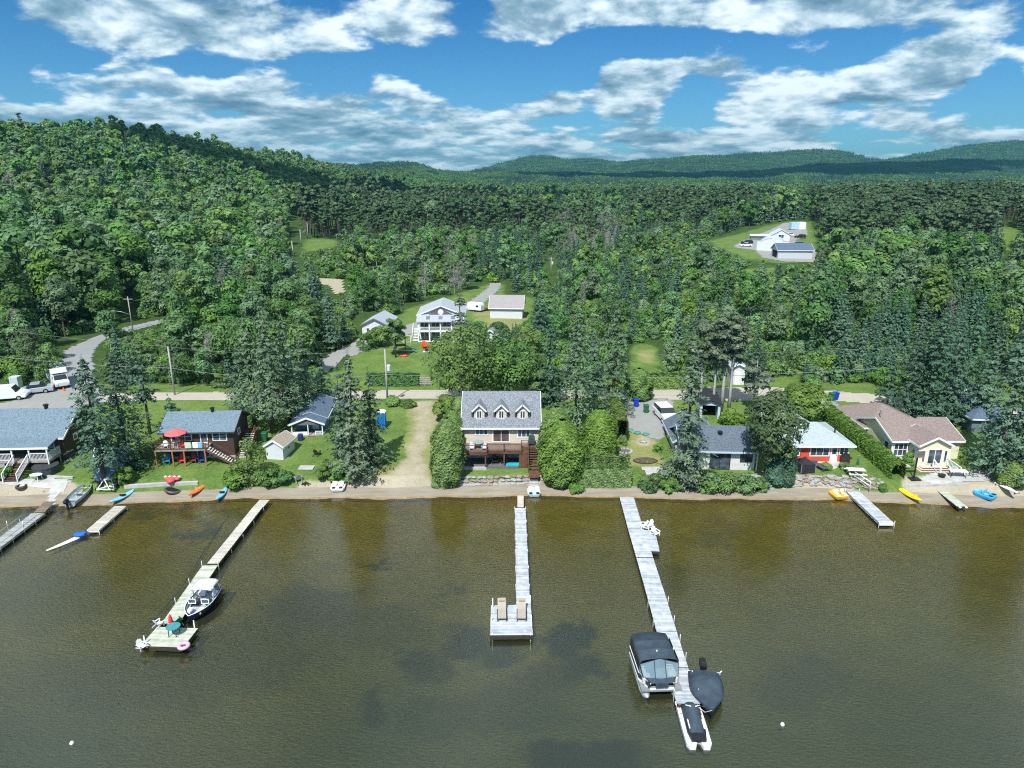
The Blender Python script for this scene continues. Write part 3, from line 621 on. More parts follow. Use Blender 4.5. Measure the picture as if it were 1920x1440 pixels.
# thin the very dense shrub layer off the roads
road_w = [wpoly(p) for p in ([(100, 780), (100, 640), (170, 622), (240, 604), (330, 588), (330, 606), (250, 630), (205, 645), (195, 700), (230, 770)],)]
for W in road_w: ok &= ~inpoly(X, Y, W)
X, Y, Zt, kind, scl, PX, PY, hill = [a[ok] for a in (X, Y, Zt, kind, scl, PX, PY, hill)]
ROT = rr.uniform(0, 6.283, len(X)); VAR = rr.integers(0, 1000, len(X))
KN = ['broad', 'spruce', 'pine', 'shrub', 'dead']; NV = [7, 5, 4, 4, 3]
PROTO = {}
def proto(k, v, lod):
    if (k, v, lod) not in PROTO: PROTO[(k, v, lod)] = proto_mesh(KN[k], v, lod)
    return PROTO[(k, v, lod)]
dist = np.hypot(Y, X)
inview = (PX > -40) & (PX < 1960)
order = np.argsort(dist + (~inview) * 1e5)
solo = np.zeros(len(X), bool); cnt = [0] * 5; LIM = [295, 240, 120, 270, 60]
for i in order:
    if not inview[i]: break
    k = kind[i]
    if cnt[k] < LIM[k]: cnt[k] += 1; solo[i] = True
# plain descriptions by where and how they stand
def where(px, py, x, y):
    if x < -88 and y > 120: return 'on the wooded hillside at the left' if py < 560 else 'at the foot of the left hillside'
    if px < 470: return 'behind the gravel road at the left'
    if px < 640: return 'in the thicket left of the grey lane'
    if px < 1000: return 'in the wood around the white houses' if py > 540 else 'in the wood behind the white houses'
    if px < 1180: return 'right of the white outbuilding'
    if px < 1400: return 'in the mixed wood behind the gravel driveway' if py > 560 else 'in the mixed wood before the farm yard'
    if px < 1640: return 'in the wood behind the red cottage' if py > 560 else 'in the wood right of the farm yard'
    return 'in the tall wood behind the yellow house' if py > 560 else 'in the wood at the far right'
SHAPES = [['rounded mid green leafy tree', 'full dark green leafy tree', 'spreading green leafy tree', 'narrow green leafy tree', 'bright yellow green leafy tree', 'loose pale green leafy tree', 'dense deep green leafy tree'],
          ['pointed dark spruce', 'slim blue green spruce', 'broad dark spruce', 'ragged grey green spruce', 'tall pointed spruce'], ['flat topped dark pine', 'tall olive pine', 'dark pine with bare lower trunk', 'thin topped pine'],
          ['low rounded green shrub', 'bushy yellow green shrub', 'spreading leafy shrub', 'dense low shrub'], ['bare grey dead tree', 'leafless forked dead tree', 'thin bare dead tree']]
NM = ['broadleaf_tree', 'spruce_tree', 'pine_tree', 'shrub', 'dead_tree']; CT = ['tree', 'tree', 'tree', 'shrub', 'tree']
for i in np.nonzero(solo)[0]:
    k = kind[i]; v = VAR[i] % NV[k]; lod = 0 if dist[i] < 165 else 1
    o = link(NM[k], proto(k, v, lod)); o.location = (X[i], Y[i], Zt[i] - .15); o.rotation_euler = (0, 0, ROT[i]); o.scale = (scl[i] * rr.uniform(.9, 1.1),) * 2 + (scl[i],)
    w = where(PX[i], PY[i], X[i], Y[i]); sz = 'small' if scl[i] < .72 else ('large' if scl[i] > 1.08 else ''); lb = f'{sz} {SHAPES[k][v]} {w}'.strip()
    tag(o, lb, CT[k], lb.replace('tree ', 'trees ', 1) if k in (0, 4) else lb + ' of its kind')
# the rest: one object that sets out tree meshes by geometry nodes
def instancer(name, pts, rots, scls, idx, protos, label, cat):
    col = bpy.data.collections.new(name + '_kinds')
    for j, me in enumerate(protos):
        o = bpy.data.objects.new('kind_%03d' % j, me); col.objects.link(o)
    me = bpy.data.meshes.new(name); me.vertices.add(len(pts)); me.vertices.foreach_set('co', np.asarray(pts, np.float32).ravel())
    for an, av, ty in (('idx', idx, 'INT'), ('rz', rots, 'FLOAT'), ('sc', scls, 'FLOAT')):
        a = me.attributes.new(an, ty, 'POINT'); a.data.foreach_set('value', np.asarray(av, np.int32 if ty == 'INT' else np.float32))
    me.update(); o = link(name, me); tag(o, label, cat, kind='stuff')
    ng = bpy.data.node_groups.new(name, 'GeometryNodeTree'); N = ng.nodes.new; L = ng.links.new
    ng.interface.new_socket('Geometry', in_out='INPUT', socket_type='NodeSocketGeometry'); ng.interface.new_socket('Geometry', in_out='OUTPUT', socket_type='NodeSocketGeometry')
    gi, go = N('NodeGroupInput'), N('NodeGroupOutput'); ip = N('GeometryNodeInstanceOnPoints'); ci = N('GeometryNodeCollectionInfo')
    ci.inputs['Collection'].default_value = col; ci.inputs['Separate Children'].default_value = True; ci.inputs['Reset Children'].default_value = True
    ip.inputs['Pick Instance'].default_value = True
    def na(n, ty):
        a = N('GeometryNodeInputNamedAttribute'); a.data_type = ty; a.inputs[0].default_value = n; return a.outputs['Attribute']
    L(gi.outputs[0], ip.inputs['Points']); L(ci.outputs[0], ip.inputs['Instance']); L(na('idx', 'INT'), ip.inputs['Instance Index']); L(na('sc', 'FLOAT'), ip.inputs['Scale'])
    cx = N('ShaderNodeCombineXYZ'); L(na('rz', 'FLOAT'), cx.inputs[2]); L(cx.outputs[0], ip.inputs['Rotation']); L(ip.outputs[0], go.inputs[0])
    md = o.modifiers.new('wood', 'NODES'); md.node_group = ng; return o
rest = np.nonzero(~solo)[0]
keys, pr = {}, []
def pidx(k, v, lod):
    if (k, v, lod) not in keys: keys[(k, v, lod)] = len(pr); pr.append(proto(k, v, lod))
    return keys[(k, v, lod)]
lod = np.where(dist < 165, 0, np.where(dist < 400, 1, 2))
idx = [pidx(kind[i], VAR[i] % NV[kind[i]], lod[i]) for i in rest]
Pw = [np.column_stack([X[rest], Y[rest], Zt[rest] - .15])]; Rw = [ROT[rest]]; Sw = [scl[rest]]; Iw = [np.array(idx)]
# far canopy patches
cl = [clump_mesh(s, s % 3 == 2) for s in range(6)]; clf = [clump_mesh(20 + s, s == 2, 46., 1) for s in range(3)]
c0 = len(pr); pr += cl + clf
for (y0, y1, sp, base, nk, s0) in ((1230, 3100, 26, c0, 6, 1.0), (3100, 6200, 40, c0 + 6, 3, 1.15)):
    q = scatter(y0, y1, sp, .3, seed=int(y0)); zz = h(q[:, 0], q[:, 1]); r = np.random.default_rng(9)
    con = nz(q[:, 0], q[:, 1], 140, 3) > .25
    ii = r.integers(0, nk, len(q))
    if nk == 6: ii = np.where(con, np.where(ii % 2, 2, 5), np.array([0, 1, 3, 4])[ii % 4])
    Pw.append(np.column_stack([q, zz - .5])); Rw.append(r.uniform(0, 6.28, len(q))); Sw.append(r.uniform(.85, 1.15, len(q)) * s0); Iw.append(ii + base)
print('FOREST solo', cnt, 'rest', [len(a) for a in Iw])
instancer('forest', np.concatenate(Pw), np.concatenate(Rw), np.concatenate(Sw), np.concatenate(Iw), pr, 'endless mixed forest covering the valley and the hills beyond', 'forest')
# ------------------------------------------------------------ building kit
PI = math.pi
W_WHITE = mat('white_trim', (.78, .79, .80), .5, .04, 1)
GLASS = mat('window_glass', (.030, .042, .055), .08, .5, .9, col2=(.10, .13, .16), spec=.6)
GLASSB = mat('blue_glass', (.06, .12, .17), .08, .4, 1, spec=.6)
DARK = mat('dark_opening', (.012, .012, .014), .9, .2, 1)
BLACK = mat('black_plastic', (.018, .019, .021), .5, .2, 4)
STEEL = mat('galvanised_steel', (.45, .46, .47), .45, .1, 3, metal=.6)
def siding(name, c, v=.07): return mat(name, c, .75, v, 5., stretch=(.15, .15, 2.2), bump=.25, bscale=12)
def shingle(name, c1, c2): return mat(name, c1, .92, 0, 7.5, col2=c2, detail=2, bump=.5, bscale=14)
WOODB = mat('brown_stained_wood', (.11, .055, .032), .75, .3, 4, stretch=(.3, 1, 1))
WOODG = mat('weathered_wood', (.33, .31, .28), .85, .2, 3)
WOODP = mat('pine_wood', (.42, .26, .13), .8, .2, 3)
def wall_roof(par, w, d, hw, rise, axis, wallm, roofm, trim, oh=.4, x0=None, y0=0., z0=0., gab=.3, th=.14, names=('wall', 'roof'), foot=.6, hip=0.):
    """a block with a gabled (or hipped) roof; origin at its front left ground corner unless x0 is given"""
    x0 = -w / 2 if x0 is None else x0; x1, y1 = x0 + w, y0 + d; mb = MB()
    if axis == 'x':
        ym = y0 + d / 2
        if hip: mb.box(x0, x1, y0, y1, z0 - foot, z0 + hw)
        else: mb.xprism([(y0, z0 - foot), (y1, z0 - foot), (y1, z0 + hw), (ym, z0 + hw + rise), (y0, z0 + hw)], x0, x1)
    else:
        xm = x0 + w / 2
        if hip: mb.box(x0, x1, y0, y1, z0 - foot, z0 + hw)
        else: mb.yprism([(x0, z0 - foot), (x1, z0 - foot), (x1, z0 + hw), (xm, z0 + hw + rise), (x0, z0 + hw)], y0, y1)
    wl = mb.build(names[0], wallm, par); rb = MB(); e = z0 + hw
    if hip:
        sl = rise / (d / 2 if axis == 'x' else w / 2); dz = -oh * sl
        c = [(x0 - oh, y0 - oh), (x1 + oh, y0 - oh), (x1 + oh, y1 + oh), (x0 - oh, y1 + oh)]
        if axis == 'x': r0, r1 = (x0 + hip, (y0 + y1) / 2), (x1 - hip, (y0 + y1) / 2)
        else: r0, r1 = ((x0 + x1) / 2, y0 + hip), ((x0 + x1) / 2, y1 - hip)
        V = [(p[0], p[1], e + dz + .03) for p in c] + [(*r0, e + rise + .05), (*r1, e + rise + .05)] + [(p[0], p[1], e + dz - .12) for p in c]
        Fc = [(0, 1, 5, 4), (1, 2, 5), (2, 3, 4, 5), (3, 0, 4)] if axis == 'x' else [(0, 1, 4), (1, 2, 5, 4), (2, 3, 5), (3, 0, 4, 5)]
        rb.add(V, Fc + [(9, 8, 7, 6), (0, 6, 7, 1), (1, 7, 8, 2), (2, 8, 9, 3), (3, 9, 6, 0)])
        rf = rb.build(names[1], roofm, par); fb = MB()
        for i in range(4):
            a, b = c[i], c[(i + 1) % 4]; fb.bar((a[0], a[1], e + dz - .03), (b[0], b[1], e + dz - .03), .05, .17)
        fb.build('fascia', trim, rf); return wl, rf
    if axis == 'x':
        sl = rise / (d / 2); dz = -oh * sl; A = [(y0 - oh, e + dz), (ym, e + rise), (y1 + oh, e + dz)]
        rb.xprism([(p[0], p[1] + .02) for p in A] + [(p[0], p[1] + .02 + th) for p in A[::-1]], x0 - gab, x1 + gab)
    else:
        sl = rise / (w / 2); dz = -oh * sl; A = [(x0 - oh, e + dz), (xm, e + rise), (x1 + oh, e + dz)]
        rb.yprism([(p[0], p[1] + .02) for p in A] + [(p[0], p[1] + .02 + th) for p in A[::-1]], y0 - gab, y1 + gab)
    rf = rb.build(names[1], roofm, par); fb = MB(); t = .05
    if axis == 'x':
        for yy in (y0 - oh - t / 2, y1 + oh + t / 2): fb.box(x0 - gab, x1 + gab, yy - t / 2, yy + t / 2, e + dz - .06, e + dz + th)
        for xx in (x0 - gab - t / 2, x1 + gab + t / 2):
            for k in (0, 1): fb.bar((xx, A[k][0], A[k][1] + .07), (xx, A[k + 1][0], A[k + 1][1] + .07), t, .2)
    else:
        for xx in (x0 - oh - t / 2, x1 + oh + t / 2): fb.box(xx - t / 2, xx + t / 2, y0 - gab, y1 + gab, e + dz - .06, e + dz + th)
        for yy in (y0 - gab - t / 2, y1 + gab + t / 2):
            for k in (0, 1): fb.bar((A[k][0], yy, A[k][1] + .07), (A[k + 1][0], yy, A[k + 1][1] + .07), t, .2)
    fb.build('fascia', trim, rf); return wl, rf
def facing(face, u, v, z):
    """matrix for something built facing -y at the origin: face f (front), l, r"""
    if face == 'f': return Matrix.Translation((u, v, z))
    if face == 'l': return Matrix.Translation((v, u, z)) @ Matrix.Rotation(-PI / 2, 4, 'Z')
    return Matrix.Translation((v, u, z)) @ Matrix.Rotation(PI / 2, 4, 'Z')
def opening(par, name, face, u, v, z, w, hh, n=2, fm=None, gm=None, fw=.09, rows=1, door=False):
    """window or glazed door: frame standing proud of the wall, pane(s) behind it; z is its bottom"""
    fm = fm or W_WHITE; gm = gm or GLASS; mb = MB(); mb.T = facing(face, u, v, z); p = -.05
    mb.box(-w / 2, -w / 2 + fw, p, .04, 0, hh); mb.box(w / 2 - fw, w / 2, p, .04, 0, hh)
    mb.box(-w / 2 + fw, w / 2 - fw, p, .04, hh - fw, hh); mb.box(-w / 2 + fw, w / 2 - fw, p, .04, 0, fw)
    for i in range(1, n): xx = -w / 2 + w * i / n; mb.box(xx - .035, xx + .035, p + .005, .035, fw, hh - fw)
    for j in range(1, rows): zz = hh * j / rows; mb.box(-w / 2 + fw, w / 2 - fw, p + .008, .03, zz - .03, zz + .03)
    f = mb.build(name, fm, par); g = MB(); g.T = mb.T; g.box(-w / 2 + fw, w / 2 - fw, -.015, .03, fw, hh - fw); g.build('pane', gm, f)
    if door:
        k = MB(); k.T = mb.T; k.box(.02, .06, p - .05, p, hh * .45, hh * .55); k.build('handle', STEEL, f)
    return f
def panel_door(par, face, u, v, z, w, hh, m, glass=True, fm=None):
    mb = MB(); mb.T = facing(face, u, v, z); mb.box(-w / 2, w / 2, -.04, .04, 0, hh); f = mb.build('door', m, par)
    if glass: g = MB(); g.T = mb.T; g.box(-w * .3, w * .3, -.055, -.035, hh * .5, hh * .88); g.build('pane', GLASS, f)
    k = MB(); k.T = mb.T; k.cbox((w * .36, -.08, hh * .45), (.05, .08, .1)); k.build('handle', STEEL, f); return f
def railing(par, pts, hh, m, sp=.14, t=.035, post=.09, mid=None, name='railing', every=2.):
    mb = MB()
    for a, b in zip(pts[:-1], pts[1:]):
        a, b = Vector(a), Vector(b); L = (b - a).length; up = Vector((0, 0, hh))
        mb.bar(a + up, b + up, post * .9, .06); mb.bar(a + Vector((0, 0, .1)), b + Vector((0, 0, .1)), t, .05)
        k = max(1, round(L / every))
        for i in range(k + 1): p = a.lerp(b, i / k); mb.box(p.x - post / 2, p.x + post / 2, p.y - post / 2, p.y + post / 2, p.z - .05, p.z + hh + .05)
        if sp:
            for i in range(1, int(L / sp)): p = a.lerp(b, i * sp / L); mb.bar(p + Vector((0, 0, .1)), p + up, t)
    return mb.build(name, m, par)
def stairs(par, x0, x1, ytop, ybot, ztop, zbot, n, m, sm=None, name='stairs'):
    """runs toward -y from (ytop, ztop) down to (ybot, zbot)"""
    mb = MB()
    for i in range(n):
        t = (i + .5) / n; y = ytop + (ybot - ytop) * t; z = ztop + (zbot - ztop) * (i + 1) / (n + 1); dy = abs(ybot - ytop) / n
        mb.box(x0, x1, y - dy * .45, y + dy * .45, z - .05, z)
    s = mb.build(name, m, par); st = MB()
    for x in (x0 - .03, x1 + .03): st.bar((x, ytop, ztop - .15), (x, ybot, zbot - .02), .05, .24)
    st.build('stringer', sm or m, s); return s
def posts(par, ps, w, m, name='post'):
    for (x, y, z0, z1) in ps: MB().box(x - w / 2, x + w / 2, y - w / 2, y + w / 2, z0, z1).build(name, m, par)
def vent(rf, x, y, z, r=.18, hh=.45, m=None, name='roof_vent'):
    mb = MB(); mb.lathe([(r * .75, -.25), (r * .75, hh * .5), (r * 1.1, hh * .55), (r * 1.1, hh * .85), (r * .5, hh)], 10, (x, y, z)); return mb.build(name, m or BLACK, rf)

# ---- A: lodge at the left edge
SH_BLUE = shingle('blue_grey_shingles', (.105, .15, .19), (.19, .26, .31)); SH_DK = shingle('dark_blue_shingles', (.065, .10, .15), (.12, .17, .23))
SH_GREY = shingle('speckled_grey_shingles', (.125, .14, .165), (.27, .29, .32)); SH_LT = shingle('pale_grey_shingles', (.30, .36, .39), (.42, .48, .51))
SH_CHAR = shingle('charcoal_shingles', (.075, .095, .13), (.14, .17, .21)); SH_TAUPE = shingle('taupe_shingles', (.19, .145, .13), (.29, .235, .215)); SH_TAN = shingle('tan_shingles', (.30, .25, .20), (.40, .34, .28))
S_BROWN = siding('brown_siding', (.065, .042, .032)); S_BEIGE = siding('beige_siding', (.62, .55, .46)); S_YEL = siding('yellow_siding', (.74, .70, .47), .05); S_WHITE = siding('white_siding', (.62, .64, .67), .05)
S_RED = siding('red_siding', (.72, .085, .045)); S_BLUE = siding('blue_siding', (.14, .26, .40)); S_PALE = siding('pale_panel_siding', (.62, .62, .60), .1); S_GREY = siding('grey_siding', (.15, .19, .21))
t = thing('lodge', 'brown lodge with blue grey roof and white railed porch at the left edge', 'house', (-54.2, 69.3, 1.35), R(3))
wall_roof(t, 10.6, 6.6, 3.15, 2.0, 'x', S_BROWN, SH_BLUE, W_WHITE, oh=.35)
pr = MB(); pr.xprism([(-2.35, 2.62), (-.3, 3.02), (-.3, 3.14), (-2.35, 2.74)], -5.6, 5.0); pf = pr.build('porch_roof', SH_BLUE, t)
MB().box(-5.6, 5.05, -2.42, -2.35, 2.56, 2.76).build('fascia', W_WHITE, pf)
MB().box(-5.4, 4.9, -2.3, -.02, 1.02, 1.2).build('porch_floor', WOODG, t)
MB().box(-5.6, 0.2, -2.25, -2.12, -.6, 1.0).build('porch_skirt', mat('grey_boards', (.36, .36, .36), .8, .15, 4, stretch=(.2, 1, 3)), t)
posts(t, [(x, -2.25, 1.2, 2.6) for x in (-1.6, 1.2, 2.95)] + [(4.8, -2.25, -.2, 2.6)], .13, W_WHITE)
railing(t, [(-5.4, -2.25, 1.2), (1.15, -2.25, 1.2)], .85, W_WHITE); railing(t, [(2.95, -2.25, 1.2), (4.8, -2.25, 1.2), (4.8, -.1, 1.2)], .85, W_WHITE)
stairs(t, 1.45, 2.75, -2.3, -4.6, 1.15, -.1, 8, WOODB)
for x in (1.38, 2.82): railing(t, [(x, -2.4, 1.1), (x, -4.6, -.05)], .85, W_WHITE, sp=.16, every=3, name='stair_railing')
opening(t, 'window', 'f', 3.6, 0, 1.55, 1.4, 1.1, 2); opening(t, 'window', 'f', -3.2, 0, 1.55, 1.5, 1.1, 2); panel_door(t, 'f', 2.0, 0, 1.2, .95, 2.0, mat('dark_red_paint', (.18, .02, .018), .5, .1), True)
opening(t, 'window', 'f', 3.9, 0, -.1, 1.6, 1.0, 2); opening(t, 'window', 'r', 2.2, 5.3, 1.9, .8, .8, 1)
rf = [c for c in t.children if c.name.startswith('roof')][0]; vent(rf, 2.1, 3.3, 5.3, .26, .5)
# ---- B: brown house
t = thing('brown_house', 'dark brown house with grey roof, front deck and two outside stairs', 'house', (-34.6, 70.5, 1.5), R(3.5)); t.scale = (1.03, 1, .80)
w1, rf = wall_roof(t, 7.3, 5.2, 4.15, 1.55, 'x', S_BROWN, SH_BLUE, mat('dark_trim', (.05, .06, .065), .6, .1), oh=.45, gab=.35)
MB().box(-3.68, 3.68, -.03, 5.23, -.6, .35).build('foundation', M_CONC, t)
vent(rf, .9, 2.5, 5.95, .24, .5); an = MB(); an.bar((-2.6, 3.0, 5.5), (-2.6, 3.0, 7.0), .05); an.bar((-3.0, 3.0, 6.9), (-2.2, 3.0, 6.9), .03); an.build('antenna', STEEL, rf)
dk = MB(); dk.box(-3.9, 1.35, -2.0, -.02, 2.08, 2.28); dk.build('deck', mat('deck_boards_grey', (.28, .25, .22), .85, .25, 5, stretch=(.3, 2, 1)), t)
posts(t, [(x, -1.92, -.25, 2.08) for x in (-3.8, -2.1, -.9, 1.25)], .12, mat('cedar_post', (.36, .16, .08), .8, .15))
railing(t, [(-3.85, -.1, 2.28), (-3.85, -1.95, 2.28), (1.2, -1.95, 2.28)], .95, WOODB, sp=0, name='railing', every=1.8)
r2 = MB()
for zz in (2.55, 2.85): r2.bar((-3.85, -1.95, zz), (1.2, -1.95, zz), .04, .09)
r2.build('railing_board', WOODB, t)
# front stair goes down to the right along the wall
s = MB()
for i in range(11): x = 1.45 + i * .235; z = 2.15 - i * .205; s.box(x, x + .24, -1.85, -1.0, z - .05, z)
so_ = s.build('stairs', mat('pale_treads', (.55, .52, .48), .8, .1), t); q = MB()
for yy in (-1.9, -.95): q.bar((1.35, yy, 2.1), (4.1, yy, -.2), .05, .24); q.bar((1.35, yy, 3.1), (4.1, yy, .8), .06, .1); q.bar((1.35, yy, 2.0), (1.35, yy, 3.15), .09); q.bar((4.05, yy, -.3), (4.05, yy, .85), .09)
q.build('stair_railing', WOODB, so_)
s = MB()   # side stair climbs towards the back on the right wall
for i in range(12): y = -.2 + i * .27; z = .1 + i * .19; s.box(4.05, 5.0, y, y + .25, z - .05, z)
so_ = s.build('stairs', mat('pale_treads', (.55, .52, .48), .8, .1), t); q = MB()
for xx in (3.98, 5.05): q.bar((xx, -.3, 0), (xx, 3.1, 2.35), .05, .22)
q.bar((5.05, -.3, .95), (5.05, 3.1, 3.3), .06, .09); q.bar((5.05, -.2, -.2), (5.05, -.2, 1.), .09); q.bar((5.05, 3.1, -.2), (5.05, 3.1, 3.35), .1); q.build('stair_railing', WOODB, so_)
MB().box(3.7, 5.1, 3.1, 4.4, 2.25, 2.4).build('landing', WOODB, t)
for (u, z, w, hh, n, r_) in ((-1.75, 2.6, 2.2, 1.35, 3, 2), (2.25, 2.55, 1.55, 1.4, 2, 2)): opening(t, 'window', 'f', u, 0, z, w, hh, n, rows=r_)
opening(t, 'patio_door', 'f', .6, 0, 2.3, .8, 1.7, 1, door=True); opening(t, 'window', 'f', .35, 0, .25, 1.4, 1.3, 2); opening(t, 'window', 'r', 1.9, 3.65, 2.6, .8, .9, 1)
# ---- C: small blue cottage
t = thing('cottage', 'small blue cottage with open front porch under a dark blue gabled roof', 'cottage', (-24.4, 76.4, 1.8), R(5))
w1, rf = wall_roof(t, 3.7, 7.6, 1.55, .75, 'y', S_BLUE, SH_DK, W_WHITE, oh=.25, y0=2.0, gab=0, foot=.5)
pr = MB(); pr.yprism([(-2.12, 1.47), (0, 2.32), (2.12, 1.47), (2.12, 1.61), (0, 2.46), (-2.12, 1.61)], -.15, 2.0); pr.build('porch_roof', SH_DK, t)
g = MB(); g.bar((-2.15, -.18, 1.52), (0, -.18, 2.38), .05, .2); g.bar((0, -.18, 2.38), (2.15, -.18, 1.52), .05, .2); g.build('fascia', W_WHITE, t)
MB().yprism([(-1.85, 1.5), (1.85, 1.5), (0, 2.28)], 0, .08).build('gable', mat('dark_grey_board', (.16, .16, .16), .8, .1), t)  # gable filled by one even dark grey board
MB().box(-1.85, 1.85, 0, 1.99, -.3, .18).build('porch_floor', WOODG, t); posts(t, [(x, .06, .18, 1.5) for x in (-1.78, .1, 1.78)], .11, W_WHITE)
MB().box(-1.7, .0, .03, .1, .18, .62).build('porch_screen', W_WHITE, t); railing(t, [(.95, .06, .18), (1.75, .06, .18)], .45, W_WHITE, sp=.14)
stairs(t, .15, .9, -.02, -.75, .2, -.2, 3, WOODB); opening(t, 'window', 'f', -.9, 2.0, .7, 1.1, .65, 2); panel_door(t, 'f', .6, 2.0, .18, .75, 1.3, W_WHITE)
opening(t, 'window', 'r', 4.5, 1.85, .7, .9, .6, 2); opening(t, 'window', 'r', 7.3, 1.85, .7, .9, .6, 2)
# ---- D: shed
t = thing('garden_shed', 'small white shed with tan roof beside the tall leafy shrub', 'shed', (-26.3, 70.3, 1.35), R(-8))
wall_roof(t, 2.0, 2.9, 1.65, .62, 'y', S_WHITE, SH_TAN, W_WHITE, oh=.2, gab=.15); opening(t, 'window', 'r', 1.4, 1.0, .8, .6, .5, 1)
t = thing('storage_shed', 'pale blue shed standing behind the tall spruce at the left', 'shed', tuple(gp(208, 880)), R(6)); t.location.z -= .05
wall_roof(t, 3.0, 2.2, 1.75, .5, 'x', mat('pale_blue_panel', (.42, .55, .66), .6, .06), SH_LT, W_WHITE, oh=.12, gab=.1); opening(t, 'window', 'f', 1.0, 0, .8, .5, .5, 1)
# ---- E: the central house
cx = -1.2; t = thing('central_house', 'tall beige house with speckled grey roof, three dormers and a wooden deck', 'house', (cx, 70.75, 1.5), 0)
M_DECKB = mat('brown_deck_boards', (.19, .135, .11), .8, .2, 5, stretch=(3, .3, 1)); REDW = mat('red_brown_stain', (.14, .065, .045), .7, .25, 4)
HWC, RSC, DZ = 3.85, 2.7, 1.72
w1, rf = wall_roof(t, 8.25, 6.7, HWC, RSC, 'x', S_BEIGE, SH_GREY, W_WHITE, oh=.42, gab=.28)
MB().box(-4.14, 4.14, -.03, 6.7, -.6, .12).build('foundation', M_CONC, t)
slope = RSC / 3.35
for i, dx in enumerate((-2.42, 0.02, 2.37)):
    yf = .55; zb, zt = HWC + yf * slope + .06, 5.42; d = MB()
    d.T = Matrix.Translation((dx, 0, 0)); d.yprism([(-.58, zb - .1), (.58, zb - .1), (.58, zt), (0, zt + .56), (-.58, zt)], yf, yf + 2.0); dm = d.build('dormer', S_BEIGE, rf)
    q = MB(); q.T = d.T; A = [(-.78, zt - .19), (0, zt + .6), (.78, zt - .19)]; q.yprism([(a, b) for a, b in A] + [(a, b + .1) for a, b in A[::-1]], yf - .22, yf + 2.2); q.build('dormer_roof', SH_GREY, dm)
    q = MB(); q.T = d.T; q.bar((-.80, yf - .25, zt - .16), (0, yf - .25, zt + .64), .06, .16); q.bar((0, yf - .25, zt + .64), (.80, yf - .25, zt - .16), .06, .16)
    q.build('dormer_fascia', W_WHITE, dm); f = opening(rf, 'dormer_window', 'f', dx, yf, zb + .02, .66, .98, 2, fw=.1)
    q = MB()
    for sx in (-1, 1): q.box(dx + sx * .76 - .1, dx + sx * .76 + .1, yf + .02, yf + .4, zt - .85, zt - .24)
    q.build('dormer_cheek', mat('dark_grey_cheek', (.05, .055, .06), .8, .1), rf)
opening(t, 'window', 'f', -2.15, 0, 2.62, 1.5, .85, 3, fw=.12); opening(t, 'patio_door', 'f', .0, 0, 1.8, 1.95, 1.55, 2, fw=.12, door=True, gm=mat('brown_glass', (.10, .075, .07), .1, .3, 1)); opening(t, 'window', 'f', 2.5, 0, 2.36, 1.5, 1.05, 3, fw=.12)
MB().box(-4.05, -1.45, -.28, -.02, 3.62, 3.75).build('awning_case', mat('navy_awning', (.02, .03, .07), .5, .1), t)
for x in (-1.28, 1.28): MB().lathe([(.05, 0), (.09, .05), (.09, .22), (.03, .26)], 8, (x, -.1, 3.0)).build('wall_lamp', W_WHITE, t)
MB().box(-4.15, -1.5, -2.75, -.02, DZ - .16, DZ).build('deck', M_DECKB, t); MB().box(-1.5, 2.2, -2.35, -.021, DZ - .15, DZ - .01).build('deck', M_DECKB, t); MB().box(2.2, 4.1, -1.5, -.022, DZ - .1, DZ + .06).build('deck', M_DECKB, t)
b = MB(); b.box(-4.2, -1.45, -2.81, -2.75, DZ - .3, DZ + .01); b.box(-1.45, 2.25, -2.41, -2.35, DZ - .3, DZ); b.box(2.25, 4.15, -1.57, -1.5, DZ - .2, DZ + .07); b.build('deck_beam', WOODB, t)
posts(t, [(-4.05, -2.65, -.5, DZ - .1), (-1.65, -2.65, -.5, DZ - .1), (.35, -2.27, -.4, DZ - .1), (2.1, -2.27, -.4, DZ - .1)], .14, REDW, 'deck_post')
for (a, c) in (((-4.15, -.1), (-4.15, -2.75)), ((-1.45, -2.4), (.35, -2.4)), ((.35, -2.4), (2.2, -2.4)), ((2.25, -1.55), (4.05, -1.55)), ((-4.15, -2.75), (-1.5, -2.75))):
    z = DZ if a[0] < 2.2 else DZ + .07; r_ = MB(); r_.bar((*a, z + .8), (*c, z + .8), .06, .05); r_.bar((*a, z + .08), (*c, z + .08), .05, .05)
    for p in (a, c): r_.box(p[0] - .045, p[0] + .045, p[1] - .045, p[1] + .045, z - .05, z + .86)
    r_.build('railing', WOODB, t)
st = stairs(t, 3.0, 4.05, -1.75, -3.3, DZ, -.05, 8, REDW, WOODB); q = MB()
for x in (2.95, 4.1): q.bar((x, -1.6, DZ + .85), (x, -3.35, .75), .06, .08); q.bar((x, -1.6, -.4), (x, -1.6, DZ + .9), .09); q.bar((x, -3.35, -.5), (x, -3.35, .8), .09); q.bar((x, -1.6, DZ + .4), (x, -3.35, .35), .04, .22)
q.build('stair_railing', WOODB, st); MB().box(1.95, 2.9, -2.3, -.1, -.2, DZ - .2).build('under_stair_panel', REDW, t); MB().box(3.0, 4.05, -4.6, -3.35, -.42, -.12).build('walk_boards', REDW, t)
opening(t, 'window', 'f', 1.2, 0, .5, 1.4, .85, 2, fw=.12); opening(t, 'window', 'f', -2.3, 0, .35, 1.0, .9, 1); MB().box(-4.1, -1.55, -2.85, -2.5, -.4, -.02).build('patio_edge', M_CONC, t)
MB().box(-4.1, 1.9, -2.5, -.04, -.4, -.04).build('patio', mat('dark_patio', (.13, .13, .14), .8, .2), t)
